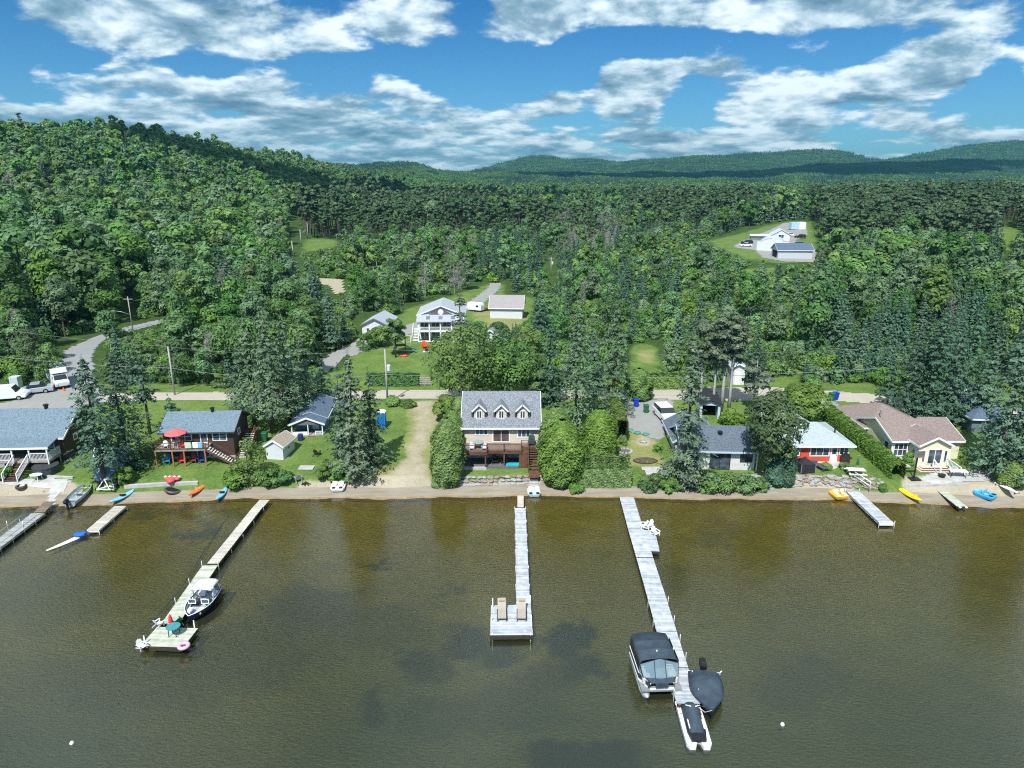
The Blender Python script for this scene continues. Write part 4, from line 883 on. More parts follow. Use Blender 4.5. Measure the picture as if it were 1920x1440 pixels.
# ---- F: grey-roofed house
t = thing('grey_roofed_house', 'pale low house with charcoal roof half hidden behind the ragged spruce', 'house', (22.2, 68.0, 1.05), R(-3))
w1, rf = wall_roof(t, 7.6, 6.4, 2.55, 1.4, 'x', S_PALE, SH_CHAR, mat('pale_blue_trim', (.5, .6, .66), .5, .05), oh=.5, gab=.35)
wall_roof(t, 4.6, 6.5, 2.2, 1.3, 'y', S_PALE, SH_CHAR, mat('pale_blue_trim', (.5, .6, .66), .5, .05), x0=-4.1, y0=3.2, oh=.35, gab=.3, names=('rear_wall', 'rear_roof'))
vent(rf, .4, 1.9, 3.4 + .1, .26, .45)
opening(t, 'patio_door', 'f', .15, 0, .2, 2.2, 2.0, 2, fm=mat('black_frame', (.03, .03, .035), .5, .1), door=True); opening(t, 'window', 'f', 2.9, 0, 1.1, 1.3, 1.1, 2, fm=mat('black_frame', (.03, .03, .035), .5, .1)); opening(t, 'window', 'f', -2.6, 0, 1.1, 1.2, 1.1, 2)
MB().box(-3.0, 4.2, -2.2, -.02, -.45, .12).build('deck', mat('grey_painted_deck', (.34, .37, .39), .7, .08, 4, stretch=(.3, 2, 1)), t)
posts(t, [(3.95, -.35, .1, 2.3)], .1, W_WHITE); opening(t, 'window', 'l', 6., -4.1, 1.0, 1.0, .9, 2)
# ---- G: open garage behind
t = thing('open_garage', 'narrow garage with black roof and pale blue front standing open', 'garage', (24.95, 81.5, 2.15), R(-8))
g = MB(); g.box(-1.25, -.95, 0, 5, -.3, 2.05); g.box(.95, 1.25, 0, 5, -.3, 2.05); g.box(-1.25, 1.25, 4.9, 5, -.3, 2.05); g.build('wall', mat('pale_blue_trim', (.5, .6, .66), .5, .05), t)
g = MB(); g.yprism([(-1.25, 1.9), (1.25, 1.9), (1.25, 2.05), (0, 2.5), (-1.25, 2.05)], -.02, .1); g.build('gable', mat('pale_blue_trim', (.5, .6, .66), .5, .05), t)
g = MB(); g.yprism([(-1.5, 1.98), (0, 2.55), (1.5, 1.98), (1.5, 2.1), (0, 2.68), (-1.5, 2.1)], -.3, 5.3); g.build('roof', mat('black_roofing', (.022, .026, .034), .9, .2, 4), t)
MB().box(-.95, .95, 2.5, 2.6, -.2, 1.95).build('shade_panel', DARK, t)  # dark panel standing in for the shade inside the garage
# ---- H: red cottage
t = thing('red_cottage', 'red cottage with pale grey roof and white windows above the rock bank', 'cottage', (33.1, 69.5, 1.3), 0)
w1, rf = wall_roof(t, 7.5, 6.8, 2.35, 1.25, 'x', S_RED, SH_LT, W_WHITE, oh=.5, gab=.4, hip=2.4)
wall_roof(t, 4.4, 8.5, 2.3, 1.35, 'y', S_RED, SH_LT, W_WHITE, x0=-2.4, y0=3.4, oh=.4, gab=.35, names=('rear_wall', 'rear_roof'))
MB().box(-3.8, 3.8, -.04, 6.8, -.6, .22).build('foundation', W_WHITE, t)
opening(t, 'window', 'f', .55, 0, .85, 2.2, 1.15, 3, fw=.12); panel_door(t, 'f', 2.15, 0, .2, .8, 1.85, W_WHITE); opening(t, 'window', 'f', 3.2, 0, 1.0, 1.05, 1.0, 2, fw=.1); opening(t, 'window', 'f', -2.2, 0, .9, 1.2, 1.1, 2)
ch = MB(); ch.lathe([(.09, 0), (.09, .75), (.16, .78), (.16, .9), (.05, .95)], 10, (2.75, 1.7, 2.9)); ch.build('chimney', BLACK, rf); vent(rf, .1, 2.6, 3.55, .16, .3)
MB().box(1.5, 3.5, -1.0, -.05, -.2, .18).build('step', M_CONC, t)
# ---- I: yellow house
t = thing('yellow_house', 'pale yellow house with taupe roof, gabled porch and wide front steps', 'house', (45.45, 70.1, 1.22), 0)
w1, rf = wall_roof(t, 7.4, 7.2, 2.6, 1.25, 'x', S_YEL, SH_TAUPE, W_WHITE, x0=-3.6, oh=.35, gab=.3)
wall_roof(t, 7.0, 7.4, 2.2, 1.55, 'y', S_YEL, SH_TAUPE, W_WHITE, x0=-3.75, y0=5.6, oh=.35, names=('rear_wall', 'rear_roof'), hip=3.4)
wall_roof(t, 3.3, 3.6, 2.75, .85, 'y', S_YEL, SH_TAUPE, W_WHITE, x0=-1.75, y0=-1.9, oh=.25, gab=.3, names=('porch_wall', 'porch_roof'))
c_ = MB()
for x, y in ((-1.75, -1.9), (1.55, -1.9), (-3.6, 0)): c_.box(x - .06, x + .06, y - .04, y + .06, -.1, 2.6)
c_.build('corner_trim', W_WHITE, t)
opening(t, 'patio_door', 'f', .0, -1.9, .55, 1.55, 1.75, 2, door=True)
for x in (-1.2, 1.15): opening(t, 'window', 'f', x, -1.9, .75, .4, 1.45, 1, fw=.08)
opening(t, 'bay_window', 'f', -2.65, 0, .7, 1.6, 1.6, 3, rows=2, fw=.12); opening(t, 'window', 'l', 1.1, -3.6, 1.0, .9, 1.1, 1); opening(t, 'window', 'l', 7.1, -3.75, 1.1, .45, .55, 1); opening(t, 'window', 'l', 10.2, -3.75, 1.0, 1.2, 1.1, 2)
opening(t, 'window', 'l', -1.0, -1.75, .7, .6, 1.4, 1, gm=GLASSB); opening(t, 'window', 'r', -.9, 1.55, 1.1, .6, .8, 1)
vent(rf, .5, 3.5, 3.95, .2, .35); rr_ = [c for c in t.children if c.name.startswith('rear_roof')][0]; ch = MB(); ch.lathe([(.08, 0), (.08, .6), (.14, .62), (.14, .8), (.05, .85)], 10, (-1.5, 6.9, 3.0)); ch.build('chimney', STEEL, rr_)
s = MB()
for i in range(5): e = .27 * i; s.box(-1.5 - e * .8, 1.25 + .02 * i, -2.6 - e, -1.93, .42 - .13 * i - .12, .42 - .13 * i)
s.m = [1 if (k // 6) % 1 == 0 and k % 6 == 2 else 0 for k in range(len(s.f))]
sp_ = s.build('steps', [mat('sandy_treads', (.55, .50, .42), .8, .1), mat('brown_risers', (.16, .075, .05), .8, .2)], t)
railing(t, [(-.35, -2.5, .45), (-.35, -3.8, .0)], .85, W_WHITE, sp=0, post=.14, every=3, name='stair_railing'); railing(t, [(1.45, -2.0, .45), (1.9, -3.6, .1)], .8, W_WHITE, sp=.16, every=3, name='stair_railing')
# ---- J: dark house behind, right
t = thing('dark_grey_house', 'dark grey house with a blue black roof between the big spruces at the right', 'house', (57.6, 76.8, 2.0), R(-6))
wall_roof(t, 5.0, 7.5, 2.1, 1.7, 'y', S_GREY, SH_DK, W_WHITE, oh=.35, hip=2.0)
wall_roof(t, 3.4, 3.5, 3.3, 1.0, 'y', S_GREY, SH_DK, W_WHITE, x0=-1.2, y0=6.2, oh=.25, names=('rear_wall', 'rear_roof')); opening(t, 'window', 'f', .1, 6.2, 3.2, .6, .8, 1); opening(t, 'window', 'l', 2.4, -2.5, .8, .9, .9, 2)
# ---- K: white two-storey house
SH_PG = shingle('pale_silver_shingles', (.30, .33, .37), (.42, .45, .49))
t = thing('white_house', 'white two storey house with glazed porches behind the lawn', 'house', (-12.6, 118.2, 3.85), R(2))
w1, rf = wall_roof(t, 8.0, 8.0, 4.4, 1.6, 'y', S_WHITE, SH_PG, W_WHITE, y0=1.9, oh=.3, gab=.3)
pr = MB(); pr.xprism([(-.5, 3.55), (1.9, 4.5), (1.9, 4.62), (-.5, 3.68)], -4.2, 4.2); pr.build('porch_roof', SH_PG, t)
g = MB(); g.yprism([(-2.1, 4.55), (2.1, 4.55), (0, 5.6)], 1.6, 1.72); g.build('gable_panel', mat('brown_panel', (.16, .11, .10), .8, .1), t); o_ = MB().lathe([(.5, -.04), (.5, .04)], 16, (0, 0, 0)).build('gable_ornament', W_WHITE, t); o_.rotation_euler = (R(90), 0, 0); o_.location = (0, 1.55, 5.0)
for x in (-2.2, 0, 2.2):
    q = MB(); q.T = Matrix.Translation((x, .7, 4.12)) @ Matrix.Rotation(R(21.6), 4, 'X'); q.box(-.33, .33, -.55, .55, 0, .06); q.build('skylight', mat('grey_skylight', (.14, .17, .2), .3, .1), t)
MB().box(-3.95, 3.95, -.2, 1.9, 1.75, 1.95).build('porch_floor', W_WHITE, t); MB().box(-4.0, 4.0, -.3, 1.9, -.35, .06).build('porch_base', W_WHITE, t)
posts(t, [(x, -.1, .06, 3.6) for x in (-3.9, -1.95, 0, 1.95, 3.9)], .2, W_WHITE); railing(t, [(-3.9, -.1, 1.95), (3.9, -.1, 1.95)], .65, W_WHITE, sp=.13)
for x in (-3, -1, 1, 3):
    opening(t, 'window', 'f', x, 1.88, 2.2, 1.5, 1.3, 2); opening(t, 'patio_door', 'f', x, 1.88, .1, 1.5, 1.55, 2, door=True)
st = MB()
for i in range(9): st.box(-5.0, -4.0, -.2 + i * .0 + i * .38, .15 + i * .38, .2 + i * .2 - .06, .2 + i * .2)
st.build('stairs', W_WHITE, t); railing(t, [(-5.1, -.2, .1), (-5.1, 3.2, 1.9)], .8, W_WHITE, name='stair_railing')
railing(t, [(-6.6, -.6, 0), (-5.3, -.6, 0)], 1.3, W_WHITE, sp=.5, name='trellis')
# ---- L, M, N
t = thing('white_garage', 'white garage with pale gabled roof left of the two storey house', 'garage', (-24.9, 121.4, 3.95), R(-4))
w1, rf = wall_roof(t, 4.6, 7.5, 2.2, 1.15, 'y', S_WHITE, SH_PG, mat('slate_trim', (.12, .17, .2), .6, .1), oh=.3); opening(t, 'window', 'f', 1.0, 0, .9, .7, .8, 1); opening(t, 'window', 'f', -1.2, 0, .9, .7, .8, 1)
t = thing('white_outbuilding', 'long white outbuilding with grey brown roof beside the curving lane', 'outbuilding', (-1.2, 137.4, 4.2), R(-4))
wall_roof(t, 6.6, 6.6, 2.3, 1.9, 'x', S_WHITE, shingle('grey_brown_shingles', (.26, .24, .24), (.36, .335, .33)), W_WHITE, oh=.35)
MB().box(-3.34, 3.34, -.03, .0, 1.6, 2.05).build('wall_band', mat('pale_blue_band', (.45, .58, .66), .6, .05), t); panel_door(t, 'r', 3, 3.3, 0, 1, 2, W_WHITE)
t = thing('small_grey_roofed_shed', 'small shed with slate grey gabled roof behind the big maple', 'shed', (-3.6, 111.0, 3.5), R(-10))
wall_roof(t, 4.8, 6.0, 2.2, 1.7, 'y', S_PALE, shingle('slate_shingles', (.19, .22, .27), (.27, .30, .35)), W_WHITE, oh=.3); opening(t, 'window', 'f', 0, 0, .9, .8, .8, 1)
t = thing('narrow_white_shed', 'narrow white shed glimpsed between pine trunks across the gravel road', 'shed', tuple(gp(1382, 722)), R(-5))
wall_roof(t, 1.9, 2.6, 2.6, .5, 'y', S_WHITE, SH_LT, W_WHITE, oh=.15); panel_door(t, 'f', 0, 0, 0, .8, 1.9, W_WHITE, False)
# ---- O: farm yard far behind
def at_ground(px, py): p = gp(px, py); return (p.x, p.y, p.z)
M_METAL = mat('pale_sheet_metal', (.62, .68, .74), .4, .05, .5, metal=.2)
p = at_ground(1447, 472); t = thing('arched_barn', 'pale arched metal barn with a dark door in the farm yard', 'barn', p, R(-20)); ZB = p[2]
n = 14; arc = [(-5.4 * math.cos(PI * i / n), .3 + 4.4 * math.sin(PI * i / n)) for i in range(n + 1)]
q = MB(); q.smooth = True; q.loft([[(x, y, z) for x, z in arc] for y in (.1, 14)], close=True, caps=False); q.build('arched_roof', M_METAL, t)
q = MB(); q.yprism([(-5.2, -.5)] + [(x * .97, z * .97) for x, z in arc] + [(5.2, -.5)], 0, .12); q.box(-5.4, 5.6, -.25, -.05, -.4, 3.4); q.build('wall', S_WHITE, t)
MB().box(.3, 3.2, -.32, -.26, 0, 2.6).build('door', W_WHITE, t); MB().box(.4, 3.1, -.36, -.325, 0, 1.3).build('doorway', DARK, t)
p = at_ground(1490, 486); t = thing('dark_roofed_garage', 'long pale garage with dark blue roof nearest in the farm yard', 'garage', p, R(-4))
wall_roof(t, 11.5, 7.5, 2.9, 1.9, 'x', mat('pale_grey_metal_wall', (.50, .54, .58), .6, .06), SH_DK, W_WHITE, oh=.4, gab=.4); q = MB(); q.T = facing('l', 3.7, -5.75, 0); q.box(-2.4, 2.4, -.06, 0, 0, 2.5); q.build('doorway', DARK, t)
p = at_ground(1447, 452); t = thing('farm_house', 'low farm house with a pale roof behind the arched barn', 'house', p, R(-14))
wall_roof(t, 7, 8, 2.6, 2.0, 'y', S_WHITE, M_METAL, W_WHITE, x0=0, oh=.4); opening(t, 'window', 'f', 3.5, 0, 1.2, 2.2, 1.4, 2); wall_roof(t, 8.5, 4, 1.9, .4, 'x', S_GREY, M_METAL, W_WHITE, x0=-8.5, y0=1.0, oh=.4, names=('annex_wall', 'annex_roof'))
p = at_ground(1498, 431); t = thing('cargo_container', 'white and blue cargo container at the back of the farm yard', 'container', p, R(5))
MB().box(-4, 0, 0, 3, .1, 3.4).build('body', mat('pale_blue_steel', (.42, .6, .72), .5, .05), t); MB().box(0.01, 3.3, -.02, 3, .1, 3.5).build('door', W_WHITE, t)
# ------------------------------------------------------------ trees, hedges and shrubs round the houses
SEED = [100]
def hero(kind, bx, by, ty, hw, label, cat='tree', z0=None, mt=None, group=None, lean=0., dens=1., nm=None, leafs=1.):
    p = gp(bx, by); _, e = pslope(bx, ty); H = CZ + e * p.y - p.z; dep = p.y * CP - (p.z - CZ) * SP; Rr = hw * dep / F * (1.2 if kind in ('spruce', 'ragged') else 1.06)
    SEED[0] += 1; sd = SEED[0]; C = None; rb = .012 * H + .04
    if kind == 'spruce': V, Fc, v = spruce_crown(H, Rr, int(H * 1.75 * dens), 11, 46, .19 * leafs, sd, z0 or .07, .34, gap=.05, irregular=.38, pw=.78); m = mt or L_SPRNEAR; name = 'spruce_tree'
    elif kind == 'ragged': V, Fc, v = spruce_crown(H, Rr, int(H * 1.9 * dens), 8, 36, .21 * leafs, sd, z0 or .12, .30, gap=.13, irregular=.5, pw=.7); m = mt or L_SPRNEAR; name = 'spruce_tree'
    elif kind == 'broad':
        V, Fc, v, C = lobes_crown(H, Rr, int(46 * dens), 190, .30 * leafs, .15 if z0 is None else z0, seed=sd, spread=.74, lr=(.22, .36)); m = mt or L_BROAD; name = 'broadleaf_tree'
    elif kind == 'cedar': V, Fc, v = cedar_crown(H, Rr, int(9500 * dens), .23 * leafs, sd); m = mt or L_CEDAR; name = 'cedar_tree'
    elif kind == 'bush': V, Fc, v, C = lobes_crown(H, Rr, int(22 * dens), 150, .20 * leafs, -.25, seed=sd, spread=.72, lr=(.26, .40)); m = mt or L_BRIGHT; name = 'shrub'; cat = 'shrub' if cat == 'tree' else cat
    elif kind == 'pine': V, Fc, v, C = lobes_crown(H, Rr, int(26 * dens), 110, .30, z0 or .45, flat=.6, seed=sd, spread=.8, lr=(.24, .42)); m = mt or L_GREY; name = 'pine_tree'
    t = thing(nm or name, label, cat, (p.x, p.y, p.z - .1), 0, group)
    link('crown', mesh_np('crown', V, Fc, [m], attr={'v': v}), t)
    bark = {'pine': M_BARKP, 'broad': M_BARK}.get(kind, M_BARK)
    if nm == 'birch_tree': bark = M_BIRCH
    if kind != 'cedar' or True: trunk_geo(H, rb if kind != 'bush' else .05, C, 9, sd, 0.015).build('trunk', bark, t)
    return t
hero('ragged', 197, 908, 668, 56, 'ragged spruce with bare lower trunk standing before the pale blue shed', z0=.2, mt=L_SPRUCE, dens=1.5)
hero('spruce', 240, 868, 650, 62, 'broad green spruce between the lodge and the brown house', mt=L_SPRUCE, z0=.08, dens=1.1)
hero('ragged', 282, 815, 662, 34, 'leaning open spruce left of the brown house with a bare trunk', mt=L_SPRUCE, z0=.45)
hero('spruce', 320, 776, 738, 15, 'small young spruce behind the brown house roof', mt=L_SPRUCE)
hero('spruce', 478, 800, 588, 44, 'grey green spruce at the left edge of the clump by the cottage', z0=.17, dens=.9)
hero('spruce', 512, 812, 566, 48, 'tallest grey green spruce of the clump left of the blue cottage', z0=.18)
hero('spruce', 545, 792, 585, 44, 'grey green spruce of the clump leaning over the cottage roof', z0=.2)
hero('spruce', 572, 765, 628, 38, 'lower spruce directly behind the blue cottage', z0=.1)
hero('spruce', 455, 770, 650, 30, 'thin spruce between the brown house and the clump', mt=L_SPRUCE)
hero('spruce', 605, 742, 680, 34, 'short bushy spruce behind the cottage beside the gravel road', mt=L_SPRUCE)
hero('spruce', 668, 904, 655, 44, 'large grey green spruce on the lawn right of the blue cottage', dens=1.15, z0=.08)
hero('spruce', 700, 868, 690, 33, 'shorter spruce at the right side of the large lawn spruce')
hero('spruce', 645, 858, 682, 32, 'spruce at the left side of the large lawn spruce', mt=L_SPRUCE)
hero('broad', 742, 670, 588, 24, 'slim light green tree with open crown on the lawn by the play frame', mt=L_MAPLE, z0=.3, dens=.6)
hero('broad', 712, 650, 612, 26, 'low light green tree before the white garage', mt=L_MAPLE, dens=.5)
hero('spruce', 622, 655, 535, 24, 'tall narrow spruce left of the white garage', mt=L_SPRUCE)
hero('spruce', 864, 652, 530, 24, 'tall grey spruce right against the white two storey house', mt=L_GREY, dens=.9)
hero('bush', 690, 655, 622, 22, 'leafy shrub before the white garage', mt=L_BROAD); hero('bush', 905, 640, 612, 22, 'leafy shrub left of the small slate roofed shed', mt=L_BROAD); hero('broad', 935, 655, 600, 30, 'loose leafy tree between the outbuilding and the maple', mt=L_BROAD, dens=.8); hero('broad', 985, 690, 610, 34, 'low leafy tree right of the outbuilding lawn', mt=L_MAPLE, dens=.8)
hero('spruce', 1012, 640, 535, 26, 'tall dark spruce right of the long white outbuilding', mt=L_SPRUCE)
hero('broad', 868, 765, 606, 70, 'big bright green maple behind the left of the central house', mt=L_MAPLE, z0=.12, dens=1.5)
hero('broad', 955, 752, 634, 62, 'wide grey green leafy tree behind the central house roof', mt=L_BROAD, dens=1.2)
hero('broad', 1010, 752, 668, 42, 'dark leafy tree behind the right end of the central house', mt=L_BROAD)
hero('broad', 835, 790, 735, 26, 'small leafy tree by the dirt track behind the big cedar', mt=L_MAPLE, dens=.6)
hero('spruce', 1080, 800, 560, 54, 'largest grey spruce right of the central house')
hero('spruce', 1148, 775, 553, 42, 'tall spruce above the cedar hedge left of the gravel driveway')
hero('spruce', 1030, 760, 590, 34, 'spruce rising just behind the right gable of the central house', mt=L_SPRUCE)
hero('spruce', 1112, 742, 612, 34, 'spruce between the two tallest right of the central house', mt=L_SPRUCE)
hero('cedar', 1196, 748, 690, 24, 'round green cedar by the road at the top of the driveway', dens=.8, leafs=1.2)
hero('ragged', 1283, 908, 640, 46, 'tall ragged spruce covering the left of the grey roofed house', z0=.04, dens=1.3)
hero('bush', 1283, 905, 870, 50, 'wide green shrub at the foot of the ragged spruce', mt=L_SPRNEAR)
for (a, b, c, w, l) in ((1336, 768, 600, 26, 'left'), (1352, 772, 566, 34, 'second from the left'), (1366, 772, 578, 32, 'right, with the palest trunk'), (1312, 762, 592, 32, 'farthest left, half behind the ragged spruce')):
    hero('pine', a, b, c, w, 'bare stemmed grey pine by the open garage, ' + l, z0=.42)
hero('pine', 1412, 768, 660, 32, 'thin pale pine across the gravel road right of the garage', z0=.2, dens=.7)
hero('broad', 1436, 908, 728, 56, 'birch with white trunk between the grey and the red house', mt=L_BROAD, z0=.22, dens=1.6, nm='birch_tree', leafs=.85)
hero('broad', 1500, 798, 712, 44, 'leafy tree behind the red cottage roof', mt=L_MAPLE, dens=1.)
hero('broad', 1455, 800, 742, 30, 'low leafy tree right of the garage behind the birch', mt=L_BROAD, dens=.7)
hero('cedar', 1470, 908, 835, 17, 'narrow dark cedar beside the birch trunk', dens=.6, mt=L_SPRUCE); hero('cedar', 1452, 905, 848, 17, 'short dark cedar left of the narrow one by the birch', dens=.6, mt=L_SPRUCE)
for i, (a, b, c, w) in enumerate(((1662, 768, 668, 26), (1700, 782, 612, 40), (1738, 790, 578, 46), (1775, 792, 598, 42), (1805, 770, 572, 44), (1722, 772, 590, 40))):
    hero('spruce', a, b, c, w, ('small spruce at the road beside the bins', 'spruce directly behind the yellow house hip roof', 'tallest spruce behind the yellow house ridge', 'spruce behind the right end of the yellow house', 'dark spruce behind the dark grey house', 'spruce rising between its neighbours behind the yellow house')[i], z0=.1, mt=L_SPRUCE)
hero('spruce', 1868, 893, 556, 60, 'huge dark spruce covering the right end of the yellow house', mt=L_SPRUCE, z0=.05, dens=1.1); hero('spruce', 1912, 885, 572, 56, 'huge dark spruce cut by the right edge', mt=L_SPRUCE)
hero('spruce', 1940, 905, 540, 62, 'tall dark spruce leaning in over the right edge of the beach', mt=L_SPRUCE)
hero('cedar', 1893, 906, 860, 24, 'low green cedar on the right bank by the white canoe', dens=.7)
hero('spruce', 1838, 800, 640, 34, 'spruce between the dark grey house and the right edge', mt=L_SPRUCE)
# big clipped cedars by the central house
for (a, b, c, w, l) in ((840, 908, 783, 29, 'large rounded cedar left of the central house lawn'), (850, 855, 768, 22, 'second cedar behind the large one left of the central house'), (862, 800, 742, 16, 'narrow cedar at the left rear corner of the central house'),
                        (1052, 906, 786, 38, 'large bright cedar at the right of the central house steps'), (1042, 878, 762, 30, 'taller cedar behind the one by the steps'), (1122, 862, 766, 31, 'free standing egg shaped cedar above the front hedge')):
    hero('cedar', a, b, c, w, l, dens=1.25)
def hedge(label, pts, w, hh, m=None, n=210, name='hedge', sz=.19):
    """a clipped hedge along ground points seen in the photo"""
    r = np.random.default_rng(len(pts) * 7 + int(hh * 100)); P, Nn, V = [], [], []
    W = [gp(*q) for q in pts]; o = W[0].copy()
    for a, b in zip(W[:-1], W[1:]):
        L = math.hypot(b.x - a.x, b.y - a.y); k = int(n * L * (w + 2 * hh)); t = r.random(k); d = np.array([(b.x - a.x) / L, (b.y - a.y) / L]); q = np.array([-d[1], d[0]])
        c = r.uniform(-1, 1, k); th = np.where(r.random(k) < w / (w + 2 * hh), 1, 0)
        side = np.where(th, c * w / 2, np.sign(c) * w / 2); zz = np.where(th, hh, r.random(k) * hh); lump = 1 + .035 * np.sin(t * L * 3.1) + .03 * np.sin(t * L * 7 + side * 4)
        edge = np.clip(1 - (np.abs(side) / (w / 2)) ** 3 * (zz / hh) ** 4 * .12, 0, 1)
        base = np.column_stack([a.x + (b.x - a.x) * t, a.y + (b.y - a.y) * t]) + q * (side * lump * edge)[:, None]
        z = h(base[:, 0], base[:, 1]) + zz * lump * edge; P.append(np.column_stack([base - [o.x, o.y], z - o.z]) + r.normal(0, .05, (k, 3)))
        Nn.append(np.column_stack([q[None] * (np.sign(side) * (1 - th))[:, None] * 1.0, th + .5]) + .35 * rdir(k, r)); V.append(np.clip(.5 + .25 * np.sin(t * L * 5 + zz * 4) + r.uniform(-.45, .45, k), 0, 1))
    V3, Fc, v = leafquads(np.concatenate(P), np.concatenate(Nn), sz, np.concatenate(V), 1.5)
    ob = link(name, mesh_np(name, V3, Fc, [m or L_CEDAR], attr={'v': v})); ob.location = o; return tag(ob, label, 'hedge')
hedge('clipped cedar hedge in front of the round cedars above the beach', [(1072, 908), (1135, 908), (1180, 905)], 1.7, 2.3)
hedge('tall cedar hedge bordering the gravel driveway on its left', [(1148, 772), (1158, 800), (1166, 828)], 1.3, 2.7)
hedge('long clipped hedge running down between the red cottage and yellow house', [(1548, 782), (1585, 815), (1630, 853), (1682, 900)], 1.5, 1.75)
hedge('dark green hedge along the gravel road below the white house lawn', [(690, 722), (735, 722), (786, 722)], 1.6, 1.6, L_BROAD, 80, sz=.3)
hedge('cedar hedge along the far side of the road above the driveway', [(1175, 728), (1235, 728), (1292, 728)], 1.6, 2.2, L_CEDAR, 80, sz=.3)
for (a, b, c, w, l, m) in ((468, 908, 812, 36, 'tall yellow green shrub by the garden shed', L_CEDAR), (440, 916, 872, 22, 'leafy shrub at the beach edge left of the tall one', L_BRIGHT), (505, 905, 872, 26, 'low dark shrub behind the grey bench', L_BROAD), (533, 906, 880, 20, 'low shrub right of the bench', L_BROAD),
    (612, 898, 862, 19, 'bright leafy shrub on the lawn edge', L_BRIGHT), (640, 904, 872, 24, 'wide bright shrub at the foot of the large lawn spruce', L_BRIGHT), (238, 903, 865, 17, 'round shrub right of the covered trailer', L_CEDAR), (258, 880, 845, 18, 'dark shrub left of the brown house', L_BROAD),
    (218, 900, 885, 12, 'small shrub beside the boat trailer', L_BRIGHT), (1222, 916, 888, 26, 'low leafy shrub at the right of the front hedge', L_BROAD), (1255, 918, 893, 22, 'low shrub left below the ragged spruce', L_BROAD), (1330, 918, 886, 28, 'green shrub under the grey deck, left', L_BROAD),
    (1362, 918, 884, 28, 'green shrub under the middle of the grey deck', L_BRIGHT), (1396, 918, 884, 28, 'green shrub under the right end of the grey deck', L_BROAD), (1424, 918, 892, 18, 'small shrub beside the birch steps', L_BROAD), (1372, 800, 766, 26, 'yellow green shrub right of the open garage', L_CEDAR),
    (1402, 806, 775, 22, 'rounded shrub behind the grey roofed house', L_CEDAR), (1703, 872, 843, 14, 'round clipped bush before the yellow house window', L_BROAD), (1549, 880, 866, 11, 'small yellow flowering bush left of the red cottage path', L_CEDAR), (1582, 880, 866, 11, 'small yellow bush right of the path', L_CEDAR),
    (1655, 922, 903, 9, 'small green plant on the rock bank', L_BRIGHT), (1168, 833, 815, 12, 'low shrub at the end of the driveway hedge', L_BRIGHT), (10, 898, 872, 18, 'bright shrub below the lodge porch', L_BRIGHT), (735, 760, 744, 18, 'weedy green clump by the utility pole', L_BRIGHT), (765, 762, 748, 16, 'weedy green clump beside the dirt track', L_BRIGHT),
    (820, 912, 896, 14, 'low plants at the foot of the big cedar', L_BRIGHT), (1495, 785, 758, 22, 'leafy shrub at the upper end of the long hedge', L_BROAD), (1080, 918, 902, 22, 'low plants under the front hedge', L_BROAD), (1232, 848, 826, 9, 'small shrub beside the grey house wall', L_BRIGHT), (1365, 848, 800, 6, 'thin shrub', L_BROAD)):
    if w > 6: hero('bush', a, b, c, w, l, mt=m, dens=1 if w > 14 else .6)
# ------------------------------------------------------------ rocks
M_ROCK = mat('grey_rock', (.34, .335, .33), .9, .25, 2.5, bump=.6, bscale=6); M_ROCKB = mat('brown_rock', (.27, .225, .19), .9, .3, 2.5, bump=.6, bscale=6)
def rock_mesh(seed, fl=.7):
    r = random.Random(seed); import bmesh
    bm = bmesh.new(); bmesh.ops.create_icosphere(bm, subdivisions=2, radius=1)
    k = [(r.uniform(-1, 1), r.uniform(-1, 1), r.uniform(-1, 1)) for _ in range(5)]
    for v in bm.verts:
        s = 1
        for q in k: s -= max(0, v.co.dot(Vector(q).normalized()) - .55) * .7
        v.co = v.co * s * r.uniform(.94, 1.05); v.co.z *= fl
    me = bpy.data.meshes.new('rock'); bm.to_mesh(me); bm.free(); me.materials.append(M_ROCK if seed % 2 else M_ROCKB); return me
ROCKS = [rock_mesh(i) for i in range(8)]
def rock(x, y, z, s, label, group, sq=(1.3, 1, .8)):
    o = link('rock', ROCKS[random.randrange(8)]); o.location = (x, y, z); o.scale = (s * sq[0] * random.uniform(.8, 1.2), s * sq[1], s * sq[2]); o.rotation_euler = (0, 0, random.uniform(-.4, .4)); return tag(o, label, 'rock', group)
x = -6.6
while x < 5.0:      # the low stone wall below the central lawn
    if not (1.8 < x < 2.85):
        for lv in range(3):
            s_ = random.uniform(.26, .38); rock(x + random.uniform(-.1, .1), float(shore(x)) + 2.1 + .3 * lv, .42 + .27 * lv, s_, 'flat grey stone of the low wall below the central house lawn', 'stones of the low wall below the central lawn')
    x += .62
for i in range(210):
    x = random.uniform(29.2, 38.6); s0 = float(shore(x)); q = random.random(); yy = s0 + 2.2 + 1.2 * q; rock(x, yy, hz(x, yy) + .05, random.uniform(.13, .30), 'angular boulder of the bank below the red cottage', 'boulders of the bank below the red cottage')
for i in range(50):
    x = random.uniform(39.0, 43.0); q = random.random(); rock(x, float(shore(x)) + 2.2 + 1.1 * q, .3 + .5 * q, random.uniform(.10, .24), 'small boulder of the bank below the long hedge', 'boulders below the long hedge')
for i in range(26):
    x = random.uniform(49.5, 56); q = random.random(); rock(x, float(shore(x)) + 2.6 + .8 * q, .4 + .3 * q, random.uniform(.08, .2), 'small pale rock on the bank at the right edge', 'pale rocks on the right bank')
for i in range(14):
    x = random.uniform(-49, -43.5); rock(x, float(shore(x)) + random.uniform(2.2, 3.6), .5, random.uniform(.07, .16), 'small pale stone in the grass above the metal boat', 'stones in the grass above the metal boat')
